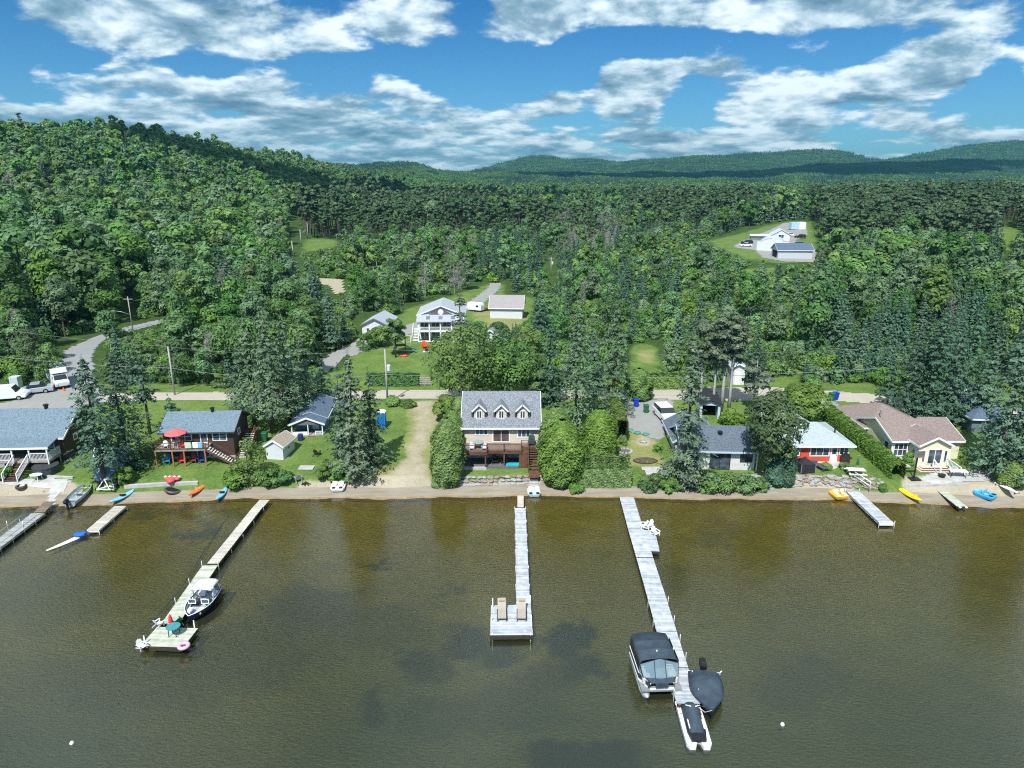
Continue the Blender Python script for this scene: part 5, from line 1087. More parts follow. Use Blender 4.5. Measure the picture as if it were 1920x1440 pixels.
for i in range(5):
    s_ = MB(); s_.cbox((0, 0, 0), (1.0, .42, .16)); o = s_.build('stone_step', M_CONC, None, bevel=.03); y = float(shore(2.3)) + 1.75 + .36 * i; o.location = (2.3, y, .3 + .18 * i); tag(o, 'flat stone step leading down from the brown stair to the beach', 'step', 'stone steps below the brown stair')
for i in range(5):
    s_ = MB(); s_.cbox((0, 0, 0), (1.0, .4, .14)); o = s_.build('timber_step', mat('grey_stone_step', (.3, .31, .31), .9, .15), None, bevel=.02); p = gp(1448, 925); o.location = (p.x - .15 * i, p.y + .1 + .4 * i, .2 + .19 * i); tag(o, 'grey step of the short flight beside the birch', 'step', 'grey steps beside the birch')
for (pp, z, w, l) in (([(235, 918), (300, 914), (372, 908)], .22, .35, 'low concrete retaining kerb on the beach below the brown house'), ([(1690, 915), (1760, 910), (1815, 912)], .15, .2, 'thin pale kerb on the beach below the yellow house'), ([(90, 897), (138, 899)], .25, .2, 'short timber edge beside the left terrace')):
    mb = MB(); W = [gp(*q) for q in pp]; o = W[0].copy()
    for a, b in zip(W[:-1], W[1:]): mb.bar(a - o + Vector((0, 0, z / 2 - .1)), b - o + Vector((0, 0, z / 2 - .1)), w, z + .15)
    tag(mb.build('kerb', M_CONC, None, o), l, 'kerb')
# path stones by the red cottage
p0, p1 = gp(1560, 876), gp(1600, 912)
mb = MB(); mb.bar(Vector((0, 0, .0)), p1 - p0, .9, .12); tag(mb.build('garden_path', M_CONC, None, p0), kind='structure')
hr = MB(); hr.tube([(0, 0, 0), (0, 0, .9), (.9, -1.6, .5), (.9, -1.6, -.5)], .05, 6); hr.tube([(.0, 0, .45), (.9, -1.6, .05)], .04, 6); tag(hr.build('handrail', W_WHITE, None, gp(1600, 905)), 'white handrail beside the garden path steps', 'handrail')
# ------------------------------------------------------------ docks
PL = {'white': [mat('pale_plank_a', (.42, .45, .48), .85, .16, 2), mat('pale_plank_b', (.35, .38, .41), .85, .18, 2), mat('pale_plank_c', (.50, .52, .55), .85, .12, 2)],
      'cream': [mat('cream_plank_a', (.50, .47, .41), .85, .1, 3), mat('cream_plank_b', (.44, .41, .35), .85, .1, 3), mat('cream_plank_c', (.56, .53, .46), .85, .07, 3)],
      'green': [mat('greenish_plank_a', (.46, .49, .40), .85, .12, 3), mat('greenish_plank_b', (.40, .43, .34), .85, .12, 3), mat('greenish_plank_c', (.53, .55, .46), .85, .1, 3)],
      'grey': [mat('grey_plank_a', (.32, .34, .33), .85, .12, 3), mat('grey_plank_b', (.26, .28, .27), .85, .12, 3), mat('grey_plank_c', (.38, .39, .38), .85, .1, 3)],
      'brown': [mat('brown_plank_a', (.20, .15, .12), .85, .12, 3), mat('brown_plank_b', (.16, .12, .10), .85, .12, 3), mat('brown_plank_c', (.25, .19, .15), .85, .1, 3)]}
M_BEAM = mat('shaded_beam', (.045, .038, .028), .8, .2, 3)  # near-black on the frames stands in for shade under the docks
def deck_run(par, A, B, w, z, kind, pitch=.16, name='planking', off=0.):
    A, B = Vector((A[0], A[1], 0)), Vector((B[0], B[1], 0)); d = (B - A); L = d.length; d.normalize(); r = Vector((d.y, -d.x, 0)); mb = MB(); n = int(L / pitch); rr_ = random.Random(int(L * 100))
    for i in range(n):
        c = A + d * (i + .5) * pitch; mb.mi = rr_.choice((0, 0, 1, 2)); ww = w / 2 + rr_.uniform(-.012, .012)
        a, b = c - d * pitch * .46, c + d * pitch * .46; T = z + rr_.uniform(-.004, .004)
        q = [a - r * ww, a + r * ww, b + r * ww, b - r * ww]; mb.add([(p.x, p.y, T - .04) for p in q] + [(p.x, p.y, T) for p in q], [(3, 2, 1, 0), (4, 5, 6, 7), (0, 1, 5, 4), (1, 2, 6, 5), (2, 3, 7, 6), (3, 0, 4, 7)])
    return mb.build(name, PL[kind], par, fix=False)
def beams(par, A, B, w, z, dep=.2, m=None):
    A, B = Vector((A[0], A[1], 0)), Vector((B[0], B[1], 0)); d = (B - A).normalized(); r = Vector((d.y, -d.x, 0)); mb = MB()
    for s in (-1, 1): o = r * (w / 2 - .05) * s; mb.bar(A + o + Vector((0, 0, z - .04 - dep / 2)), B + o + Vector((0, 0, z - .04 - dep / 2)), .07, dep)
    for t in (0.01, .99): p = A.lerp(B, t); mb.bar(p - r * w / 2 + Vector((0, 0, z - .05 - dep / 2)), p + r * w / 2 + Vector((0, 0, z - .05 - dep / 2)), .07, dep * .96)
    return mb.build('frame', m or M_BEAM, par)
def dposts(par, A, B, w, zt, n, m=None, zb=-1.2, rad=.035, ends=True):
    A, B = Vector((A[0], A[1], 0)), Vector((B[0], B[1], 0)); d = (B - A).normalized(); r = Vector((d.y, -d.x, 0))
    for i in range(n):
        t = (i + .5) / n if not ends else i / max(n - 1, 1)
        for s in (-1, 1): p = A.lerp(B, t) + r * (w / 2 + rad) * s; MB().tube([(p.x, p.y, zb), (p.x, p.y, zt)], rad, 6).build('post', m or STEEL, par)
def P2(px, py, z=.45): v = at(px, py, z); return Vector((v.x, v.y, 0))
# central dock
t = thing('dock', 'straight pale dock with a square end platform and two sun loungers', 'dock', (0, 0, 0))
deck_run(t, P2(976, 930), P2(976, 953), .62, .5, 'cream'); A, B = P2(975.5, 953), P2(981, 1136); deck_run(t, A, B, 1.02, .47, 'white'); beams(t, A, B, 1.0, .47); dposts(t, A, B, 1.0, .62, 7)
A, B = P2(958, 1135), P2(959, 1192); deck_run(t, A, B, 3.0, .48, 'white'); beams(t, A, B, 3.0, .48, .3)
for (x, y, zt) in ((924, 1140, 1.3), (994, 1130, 1.1), (922, 1165, .95), (996, 1165, .95), (923, 1190, .6), (995, 1190, .6)): p = P2(x, y); MB().tube([(p.x, p.y, -1.6), (p.x, p.y, zt)], .04, 6).build('post', W_WHITE, t)
CUSH = mat('beige_cushion', (.38, .34, .28), .9, .06, 3)
def lounger(x, y, z, rz, label, col=CUSH):
    t = thing('sun_lounger', label, 'sun lounger', (x, y, z), rz, 'sun loungers on the dock platform'); MB().box(-.3, .3, -.95, .15, .28, .36).build('seat', col, t)
    b = MB(); b.T = Matrix.Translation((0, .17, .32)) @ Matrix.Rotation(R(38), 4, 'X'); b.box(-.3, .3, 0, .8, -.04, .05); b.build('backrest', col, t); MB().cbox((0, .62, .78), (.4, .22, .1)).build('pillow', col, t)
    f = MB(); f.bar((-.33, -.98, .25), (-.33, .25, .25), .05); f.bar((.33, -.98, .25), (.33, .25, .25), .05); f.build('frame', BLACK, t)
    for sx in (-.32, .32):
        for sy in (-.9, .2): MB().box(sx - .025, sx + .025, sy - .025, sy + .025, 0, .25).build('leg', BLACK, t)
p = P2(941, 1152); lounger(p.x, p.y, .49, R(2), 'beige sun lounger on the left of the central dock platform'); p = P2(978, 1152); lounger(p.x, p.y, .49, R(-1), 'beige sun lounger on the right of the central dock platform')
# right dock
t = thing('dock', 'long pale dock slanting past the pontoon boat with a side bay', 'dock', (0, 0, 0))
pts_ = [(1175, 932), (1183, 960), (1192, 991), (1209, 1046), (1229, 1112), (1250, 1184), (1270, 1252), (1292, 1322)]
for a, b in zip(pts_[:-1], pts_[1:]): A, B = P2(*a), P2(*b); deck_run(t, A, B, 1.42, .45, 'white', name='planking'); beams(t, A, B, 1.4, .45, .24)
A, B = P2(1214, 994), P2(1222, 1034); deck_run(t, A, B, 1.35, .452, 'white'); beams(t, A, B, 1.35, .45, .2)
for a, b in zip(pts_[4:-1], pts_[5:]): dposts(t, P2(*a), P2(*b), 1.42, .95, 2, zb=-1.8, ends=False)
# left long dock
t = thing('dock', 'long timber dock at the left with a square platform and the ski boat', 'dock', (0, 0, 0))
A, B = P2(496, 937), P2(484, 951); deck_run(t, A, B, 1.0, .45, 'cream'); A, B = P2(484, 950), P2(398, 1058); deck_run(t, A, B, .95, .46, 'cream'); beams(t, A, B, .95, .46); dposts(t, A, B, .95, .3, 5)
A, B = P2(394, 1060), P2(318, 1170); deck_run(t, A, B, 1.25, .45, 'green'); beams(t, A, B, 1.25, .45); dposts(t, A, B, 1.25, .9, 4, zb=-1.6)
A, B = P2(333, 1177), P2(302, 1214); d = (B - A).normalized(); deck_run(t, A, B, 3.0, .47, 'green'); beams(t, A, B, 3.0, .46, .25)
for (x, y) in ((272, 1207), (365, 1178)): p = P2(x, y); MB().tube([(p.x, p.y, -1.6), (p.x, p.y, 1.1)], .04, 6).build('post', W_WHITE, t)
# cream dock, white dock, green dock, gangway
t = thing('dock', 'short cream dock between the metal boat and the blue kayak', 'dock', (0, 0, 0)); A, B = P2(226, 948), P2(173, 994); deck_run(t, A, B, 1.15, .42, 'cream', .6); beams(t, A, B, 1.1, .42, .16, W_WHITE); dposts(t, A, B, 1.1, .3, 3)
t = thing('dock', 'white dock on the right in front of the garden path', 'dock', (0, 0, 0)); A, B = P2(1598, 920), P2(1663, 981); deck_run(t, A, B, 1.35, .45, 'white', .3); beams(t, A, B, 1.3, .45, .22, W_WHITE); dposts(t, A, B, 1.35, .7, 2)
t = thing('dock', 'narrow weathered dock at the far right, partly over the beach', 'dock', (0, 0, 0)); A, B = P2(1760, 913, .6), P2(1803, 951, .4); deck_run(t, A, B, .95, .5, 'green', .2); beams(t, A, B, .9, .5, .14)
for s in (-1, 1): dd = (B - A).normalized(); q = B + Vector((dd.y, -dd.x, 0)) * .3 * s; MB().tube([(q.x, q.y, .5), (q.x + dd.x * .35, q.y + dd.y * .35, .5)], .1, 8).build('float_tube', W_WHITE, t)
t = thing('gangway', 'grey gangway with side rails leaving the left edge', 'gangway', (0, 0, 0)); A, B = P2(92, 938, .7), P2(74, 962); deck_run(t, A, B, 1.0, .55, 'brown'); A, B = P2(72, 962), P2(-40, 1046); deck_run(t, A, B, 1.35, .45, 'grey'); beams(t, A, B, 1.35, .45, .2, STEEL)
dd = (B - A).normalized(); rg = Vector((dd.y, -dd.x, 0)); q = MB()
for s in (-1, 1):
    o = rg * .7 * s; q.tube([A + o + Vector((0, 0, .45)), A + dd * 1.2 + o + Vector((0, 0, .85)), B + o + Vector((0, 0, .85))], .03, 6)
    for i in range(1, 5): c = A.lerp(B, i / 5) + o; q.tube([(c.x, c.y, -.8), (c.x, c.y, .85 + (.5 if i == 2 else 0))], .03, 6)
q.build('rail', STEEL, t)
# ------------------------------------------------------------ boats
def place(t, A, B): t.location = A; t.rotation_euler = (0, 0, math.atan2(-(B.x - A.x), B.y - A.y)); return t
def hullrings(L, W, H, bow=1.8, tr=1., n=12, keel=.0, z0=0., sheer=.15):
    rings = []
    for i in range(n + 1):
        t = i / n; y = L * t; w = W / 2 * (tr + (1 - tr) * min(t * 4, 1)) * (1 - max(0, (t - .45) / .55) ** bow * .985); hh = H * (1 + sheer * t * t)
        kz = keel * max(0, (t - .5) / .5) ** 2 * hh
        rings.append([(-w, y, z0 + hh), (-w * .88, y, z0 + hh * .35 + kz), (-w * .5, y, z0 + kz), (0, y, z0 - .05 + kz), (w * .5, y, z0 + kz), (w * .88, y, z0 + hh * .35 + kz), (w, y, z0 + hh)])
    return rings
def open_hull(par, rings, m, ins, th=.05, floor=.12, name='hull'):
    mb = MB(); mb.smooth = True; mb.loft(rings, close=False, caps=False); inn = []
    for i, r_ in enumerate(rings):
        w = r_[-1][0]; k = max(0, (w - th) / w) if w > 0 else 0; z = r_[-1][2]; y = min(max(r_[0][1], rings[0][0][1] + th), rings[-1][0][1] - th)
        inn.append([(p[0] * k, y, max(p[2] + .03, r_[3][2] + floor)) if j not in (0, 6) else (p[0] * k, y, z) for j, p in enumerate(r_)])
    mb.mi = 1; mb.loft([q[::-1] for q in inn], close=False, caps=False); mb.mi = 0; mb.smooth = False
    for i in range(len(rings) - 1):
        for a in (0, -1): mb.add([rings[i][a], rings[i + 1][a], inn[i + 1][a], inn[i][a]], [(0, 1, 2, 3)])
    mb.add(rings[0] + inn[0], [(0, 1, 2, 3, 4, 5, 6)]); mb.mi = 1; mb.add(inn[0], [(6, 5, 4, 3, 2, 1, 0)]); return mb.build(name, [m, ins], par, fix=False)
def outboard(par, y, z, m=BLACK, s=1.):
    mb = MB(); mb.loft([[(-.14 * s, y - .08 * s, z), (.14 * s, y - .08 * s, z), (.14 * s, y - .5 * s, z), (-.14 * s, y - .5 * s, z)], [(-.17 * s, y - .02, z + .25 * s), (.17 * s, y - .02, z + .25 * s), (.17 * s, y - .6 * s, z + .25 * s), (-.17 * s, y - .6 * s, z + .25 * s)], [(-.11 * s, y - .1, z + .45 * s), (.11 * s, y - .1, z + .45 * s), (.11 * s, y - .5 * s, z + .42 * s), (-.11 * s, y - .5 * s, z + .42 * s)]])
    mb.box(-.07 * s, .07 * s, y - .38 * s, y - .16 * s, z - .75 * s, z); return mb.build('outboard_motor', m, par, bevel=.02)
M_NAVY = mat('navy_hull', (.012, .022, .06), .25, .1, 1, spec=.5); M_GEL = mat('white_gelcoat', (.80, .81, .83), .3, .03, 1); M_COVER = mat('charcoal_canvas', (.042, .062, .085), .8, .18, 2.2, bump=.3, bscale=3)
M_ALU = mat('aluminium', (.46, .50, .52), .45, .12, 3, metal=.3); M_VINYL = mat('cream_vinyl', (.66, .62, .55), .6, .05)
# pontoon boat
A, B = at(1213, 1224, .3), at(1243, 1306, .3); t = place(thing('pontoon_boat', 'large pontoon boat under a grey canvas enclosure moored left of the right dock', 'boat'), Vector((A.x, A.y, 0)), Vector((B.x, B.y, 0))); L = (B - A).length; print('pontoon len', L)
for sx in (-.95, .95):
    q = MB(); q.smooth = True; rr_ = [(0, .02), (.1, .3), (L - .9, .33), (L - .35, .22), (L - .02, .04)]; q.tube([(sx, y, .12 + (.12 if r > 1 else 0) + (.15 if y > L - .2 else 0)) for r, y in [(b, a) for a, b in rr_]], [b for a, b in rr_], 12); q.build('pontoon', M_ALU, t)
MB().box(-1.28, 1.28, .15, L - .25, .45, .56).build('deck', mat('grey_carpet', (.22, .23, .25), .9, .1), t)
q = MB()
for s in (-1, 1):
    q.box(s * 1.25 - .03, s * 1.25 + .03, .3, L - 1.3, .57, 1.12); q.bar((s * 1.25, L - 1.3, .85), (s * .75, L - .35, .85), .05, .55)
q.box(-1.25, 1.25, .27, .33, .57, 1.12); q.build('side_panel', mat('dark_boat_panel', (.035, .045, .055), .3, .1), t); q = MB()
for s in (-1, 1): q.bar((s * 1.29, .3, .62), (s * 1.29, L - 1.3, .62), .03, .1); q.bar((s * 1.29, .3, 1.14), (s * 1.29, L - 1.3, 1.14), .04, .05); q.bar((s * 1.29, L - 1.3, 1.14), (s * .72, L - .3, 1.0), .04, .05); q.bar((s * 1.29, L - 1.3, .62), (s * .72, L - .3, .62), .04, .14)
q.bar((-.72, L - .3, .62), (.72, L - .3, .62), .04, .14); q.build('trim_rail', M_GEL, t)
for s in (-1, 1): MB().cbox((s * .85, L - 1.35, .85), (.55, 1.3, .5)).build('seat', M_VINYL, t, bevel=.06)
MB().cbox((.5, 2.6, 1.0), (.6, .6, .8)).build('console', BLACK, t, bevel=.05)
sec = lambda y, k=1.: [(-1.27, y, 1.1), (-1.25, y, 1.75 * k), (-1.1, y, 1.98 * k), (-.6, y, 2.08 * k), (0, y, 2.12 * k), (.6, y, 2.08 * k), (1.1, y, 1.98 * k), (1.25, y, 1.75 * k), (1.27, y, 1.1)]
q = MB(); q.smooth = True; ys = [y * (L - 1.25) / 4.75 for y in [.25, .35, 1.7, 1.75, 1.8, 3.1, 3.15, 3.2, 4.6, 4.75]]; q.loft([sec(y, 1. if j not in (0, 3, 6) else (.93 if j == 0 else 1.012)) for j, y in enumerate(ys)], close=False, caps=False)
r0 = sec(.25, .93); q.smooth = False; q.add(r0, [tuple(range(9))]); cv = q.build('canvas_enclosure', M_COVER, t, fix=False); sd_ = MB()
for s in (-1, 1):
    for (a, b) in ((.5, 1.4), (1.65, 2.55), (2.75, L - 1.5)): sd_.box(s * 1.285 - .01, s * 1.285 + .01, a, b, 1.25, 1.85)
sd_.build('side_window', mat('black_mesh_window', (.012, .015, .02), .3, .1), cv)
q = MB(); gt = sec(L - 1.25); q.add([gt[1], gt[4], gt[7], (1.1, L - .75, 1.12), (0, L - .62, 1.12), (-1.1, L - .75, 1.12), gt[0], gt[8]], [(0, 1, 4, 5), (1, 2, 3, 4), (0, 5, 6), (2, 7, 3)]); gw = bpy.data.materials.new('clear_vinyl'); gw.use_nodes = True
bb = gw.node_tree.nodes['Principled BSDF']; bb.inputs['Base Color'].default_value = (.25, .38, .45, 1); bb.inputs['Roughness'].default_value = .08; bb.inputs['Alpha'].default_value = .55; q.build('front_window', gw, t, fix=False)
q = MB(); q.bar(gt[1], (-1.1, L - .75, 1.12), .05); q.bar(gt[7], (1.1, L - .75, 1.12), .05); q.bar((-.35, L - 1.24, 2.1), (-.35, L - .65, 1.12), .035); q.bar((.35, L - 1.24, 2.1), (.35, L - .65, 1.12), .035); q.bar(gt[1], gt[4], .04); q.bar(gt[4], gt[7], .04); q.build('zip_frame', BLACK, t)
q = MB(); q.add([(-1.05, L - .78, 1.13), (1.05, L - .78, 1.13), (.7, L - .32, 1.02), (-.7, L - .32, 1.02)], [(0, 1, 2, 3)]); q.box(-.4, .4, L - .36, L - .28, .6, 1.0); q.build('bow_panel', M_COVER, t); MB().lathe([(.04, 0), (.05, .05), (.02, .12)], 8, (0, 2.2, 2.12)).build('top_lamp', M_GEL, t)
# covered motor boat
A, B = at(1318, 1273, .2), at(1332, 1338, .25); t = place(thing('covered_boat', 'motor boat under a dark fitted cover right of the right dock', 'boat'), Vector((A.x, A.y, 0)), Vector((B.x, B.y, 0))); L = (B - A).length + .25; print('covered', L)
L = L; rg_ = hullrings(L, 2.0, .7, 1.55, .94, 12, .2, .0, .15); q = MB(); q.smooth = True; q.loft(rg_, close=False, caps=False); q.add(rg_[0], [tuple(range(7))]); q.build('hull', M_NAVY, t, fix=False); q = MB(); q.smooth = True; cr_ = []
for i, r_ in enumerate(rg_):
    w, y, z = r_[-1][0] * 1.04, r_[0][1], r_[-1][2]; tt = i / 12; pk = .04 + .42 * math.exp(-((tt - .34) / .20) ** 2) + .10 * (1 - tt)
    cr_.append([(-w, y, z - .16), (-w, y, z + .02), (-w * .72, y, z + pk * .75), (-w * .3, y, z + pk), (w * .3, y, z + pk), (w * .72, y, z + pk * .75), (w, y, z + .02), (w, y, z - .16)])
q.loft(cr_, close=False, caps=False); q.smooth = False; q.add(cr_[0], [tuple(range(8))]); q.build('boat_cover', M_COVER, t, fix=False); outboard(t, -.05, .75, s=1.3)
q = MB(); q.tube([(-1.0, .05, .8), (-1.15, -.1, .85)], .04, 6); q.box(-1.05, 1.05, -.06, .0, .5, .74); q.build('transom', M_GEL, t)
r0 = Vector((t.location.x, t.location.y, 0)); q = MB(); a = at(1310, 1326, .5); b = at(1335, 1332, .8); q.tube([(0, 0, 0), ((b - a) * .5 + Vector((0, 0, -.25)))[:], (b - a)[:]], .02, 5); tag(q.build('mooring_rope', mat('pale_rope', (.6, .55, .45), .9, .1), None, a), 'pale mooring rope from the dock end to the covered boat bow', 'rope')
# jet ski on its floating port
A, B = at(1290, 1320, .25), at(1313, 1401, .2); t = place(thing('floating_port', 'white floating jet ski port with a forked outer end', 'floating platform'), Vector((A.x, A.y, 0)), Vector((B.x, B.y, 0))); L = (B - A).length; print('port', L)
q = MB(); q.prism([(-.72, 0), (.72, 0), (.74, L * .5), (.72, L * .92), (.58, L), (.22, L), (.08, L * .86), (-.08, L * .86), (-.22, L), (-.58, L), (-.72, L * .92), (-.74, L * .5)], -.1, .26); q.build('float', M_GEL, t, bevel=.03); MB().box(-.78, .78, -.12, .05, .2, .34).build('hinge_beam', M_GEL, t); q = MB()
for s in (-1, 1):
    for y in (.3, .8): q.tube([(s * .6, y, .26), (s * .6, y + .1, .34)], .04, 6)
q.build('roller', mat('red_plastic', (.6, .03, .03), .4, .05), t)
j = place(thing('jet_ski', 'jet ski under a black cover on the white floating port', 'jet ski'), Vector((A.x, A.y, .26)), Vector((B.x, B.y, 0))); q = MB(); q.smooth = True; rr_ = []
for (y, w, z) in ((.12, .12, .25), (.35, .36, .42), (.8, .50, .62), (1.15, .52, .86), (1.4, .5, .72), (1.9, .47, .66), (2.5, .46, .58), (2.9, .44, .42), (3.05, .38, .25)):
    rr_.append([(-w, y, .05), (-w, y, z * .45), (-w * .55, y, z * .9), (0, y, z), (w * .55, y, z * .9), (w, y, z * .45), (w, y, .05)])
rr_ = [[(x, y * L / 4.0 * 1.0, z) for x, y, z in r] for r in rr_]; q.loft(rr_, close=False, caps=False); q.smooth = False; q.add(rr_[0], [tuple(range(7))]); q.add(rr_[-1], [tuple(range(7))[::-1]]); q.build('cover', M_COVER, j, fix=False)
q = MB(); q.prism([(-.5, .2), (.5, .2), (.54, 2.3), (.42, 3.0), (-.42, 3.0), (-.54, 2.3)], .0, .18); q.build('hull', BLACK, j)
for s in (-1, 1): q = MB(); q.bar((s * .42, 1.7, .40), (s * .42, 2.35, .36), .06, .05); q.build('stripe', M_GEL, j); q = MB(); q.tube([(s * .12, 1.15, .84), (s * .42, 1.0, .8)], .03, 6); q.build('handlebar', M_GEL, j)
# ski boat with white canopy
A, B = at(398, 1108, .3), at(357, 1162, .3); t = place(thing('ski_boat', 'navy ski boat with white canopy moored at the left long dock', 'boat'), Vector((A.x, A.y, 0)), Vector((B.x, B.y, 0))); L = 5.2; t.scale = (.9, ((B - A).length + .2) / 5.2, .85)
open_hull(t, hullrings(L, 2.1, .8, 2.4, .9, 14, .3, 0, .1), M_NAVY, mat('pale_boat_liner', (.42, .44, .48), .5, .1), .12, .3)
q = MB(); q.box(-.85, -.3, .5, 1.0, .35, .75); q.box(.3, .85, .5, 1.0, .35, .75); q.build('rear_seat', M_GEL, t, bevel=.05)
for s in (-1, 1): MB().cbox((s * .5, 2.2, .55), (.5, .5, .45)).build('seat', mat('dark_vinyl', (.04, .045, .05), .5, .1), t, bevel=.05); MB().cbox((s * .45, 3.9, .62), (.38, .9, .25)).build('bow_seat', M_GEL, t, bevel=.05)
q = MB()
for s in (-1, 1): q.box(s * .55 - .33, s * .55 + .33, 2.95, 3.0, 1.2, 1.26); q.box(s * .55 - .33, s * .55 - .27, 2.95, 3.0, .85, 1.2); q.box(s * .55 + .27, s * .55 + .33, 2.95, 3.0, .85, 1.2); q.box(s * .55 - .33, s * .55 + .33, 2.9, 3.05, .8, .86)
ws = q.build('windshield', M_GEL, t); q = MB()
for s in (-1, 1): q.box(s * .55 - .27, s * .55 + .27, 2.965, 2.985, .86, 1.2)
q.build('pane', GLASSB, ws); q = MB()
for s in (-1, 1): q.tube([(s * .98, 1.5, .85), (s * .9, 1.9, 1.95)], .045, 6); q.tube([(s * .98, 2.3, .85), (s * .9, 1.9, 1.95)], .035, 6); q.tube([(s * .95, .5, .8), (s * .8, .6, 1.7)], .035, 6)
q.tube([(-.9, 1.9, 1.95), (.9, 1.9, 1.95)], .045, 6); q.build('tower', M_GEL, t); q = MB(); q.smooth = True; q.loft([[(-.92, y, 1.78 + dz), (-.6, y, 1.92 + dz), (0, y, 1.97 + dz), (.6, y, 1.92 + dz), (.92, y, 1.78 + dz), (.9, y, 1.74 + dz), (0, y, 1.9 + dz), (-.9, y, 1.74 + dz)] for y, dz in ((.35, -.06), (.6, .0), (1.6, .04), (2.2, .0), (2.35, -.05))]); q.build('canopy', M_GEL, t)
MB().box(-.9, .9, -.45, -.02, .2, .3).build('swim_platform', mat('dark_teak', (.12, .09, .07), .7, .2), t)
for s in (-1, 1): q = MB(); q.tube([(r_[-1][0] * s, r_[0][1], r_[-1][2] + .02) for r_ in hullrings(L, 2.1, .8, 2.4, .9, 14, .3, 0, .1)], .035, 6); q.build('gunwale', M_GEL, t)
# aluminium boat on the beach
A, B = at(131, 952, .05), at(166, 921, .25); t = place(thing('metal_boat', 'open grey aluminium boat with outboard pulled onto the left beach', 'boat'), Vector((A.x, A.y, .12)), Vector((B.x, B.y, .2))); t.rotation_euler.x = R(5); print('alu', (B - A).length)
open_hull(t, hullrings(4.3, 1.55, .6, 2.2, .85, 12, .3, 0, .15), M_ALU, mat('grey_boat_liner', (.36, .42, .43), .6, .15), .05, .1); outboard(t, 0, .6)
for y in (.6, 1.9, 3.0): MB().box(-.62 + .04 * y, .62 - .04 * y, y, y + .3, .36, .42).build('bench', M_ALU, t)
for s in (-1, 1): q = MB(); q.tube([(s * .2, 1.2, .5), (s * .3, 3.2, .52)], .02, 5); q.box(s * .28 - .06, s * .28 + .06, 3.2, 3.7, .5, .53); q.build('oar', BLACK, t)
# kayaks
def kayak(A, B, L, W, m, label, deck=None, cockpit=(.42, .62), seat=BLACK, z=.0, flat=False):
    t = place(thing('kayak' if not flat else 'paddleboard', label, 'kayak' if not flat else 'paddleboard', (0, 0, 0)), A, B); q = MB(); q.smooth = True; n = 14; rr_ = []
    for i in range(n + 1):
        u = i / n; w = max(.02, W / 2 * math.sin(PI * (.03 + .94 * u)) ** .62); k = .14 if flat else .3; zs = (0.06 if flat else .12) * abs(2 * u - 1) ** 2.5
        rr_.append([(w * math.cos(a), L * (u - .5), z + zs + k / 2 + k / 2 * math.sin(a) * (.9 if math.sin(a) < 0 else .8)) for a in [2 * PI * j / 10 for j in range(10)]])
    q.loft(rr_); q.build('hull', m, t)
    if not flat:
        q = MB(); y0, y1 = L * (cockpit[0] - .5), L * (cockpit[1] - .5); q.lathe([(.98, 0), (1, .03), (.8, .035), (.78, -.02), (.0, -.02)], 14, (0, (y0 + y1) / 2, z + .27), W * .36, (y1 - y0) / 2); q.build('cockpit', seat, t)
        MB().cbox((0, y0 + .1, z + .36), (W * .5, .08, .22)).build('seat_back', seat, t)
    return t
M_LB = mat('light_blue_plastic', (.20, .48, .68), .4, .1, 1.5); M_OR = mat('orange_plastic', (.85, .17, .05), .4, .05); M_YE = mat('yellow_plastic', (.88, .60, .015), .4, .04)
def gv(px, py, dz=0): p = gp(px, py); return Vector((p.x, p.y, max(p.z, 0) + dz))
kayak(gv(231, 936, .02), gv(246, 925), 3.0, .78, M_LB, 'pale blue kayak lying by the shore end of the cream dock')
kayak(gv(417, 931, .02), gv(423, 920), 2.9, .72, M_LB, 'pale blue kayak at the water edge left of the long dock'); kayak(gv(371, 923, .02), gv(379, 913), 2.7, .7, M_OR, 'orange kayak on the beach below the brown house', seat=mat('tan_seat', (.6, .33, .12), .6, .1))
t_ = kayak(gv(1702, 929, .02), gv(1690, 916), 3.6, .85, M_YE, 'yellow canoe shaped kayak on the beach right of the white dock', cockpit=(.2, .35), seat=M_YE); kayak(gv(1878, 918, .1), gv(1866, 902), 3.9, .8, M_GEL, 'white paddleboard leaning on the bank at the far right', flat=True)
a = at(143, 1009, .05); kayak(Vector((a.x, a.y, .0)), at(172, 997, 0), 5.2, .62, M_GEL, 'white windsurf board floating off the end of the cream dock', flat=True)
q = MB(); q.smooth = True; q.lathe([(.1, 0), (.55, .04), (.5, .2), (.2, .3), (.02, .32)], 10, (0, 0, 0), 1.1, .7); q.lathe([(.25, .1), (.3, .28), (.05, .36)], 8, (.35, .1, 0)); tag(q.build('furled_sail', mat('blue_cloth', (.02, .12, .52), .7, .15), None, at(150, 1004, .15)), 'crumpled bright blue sail cloth on the white windsurf board', 'sail')
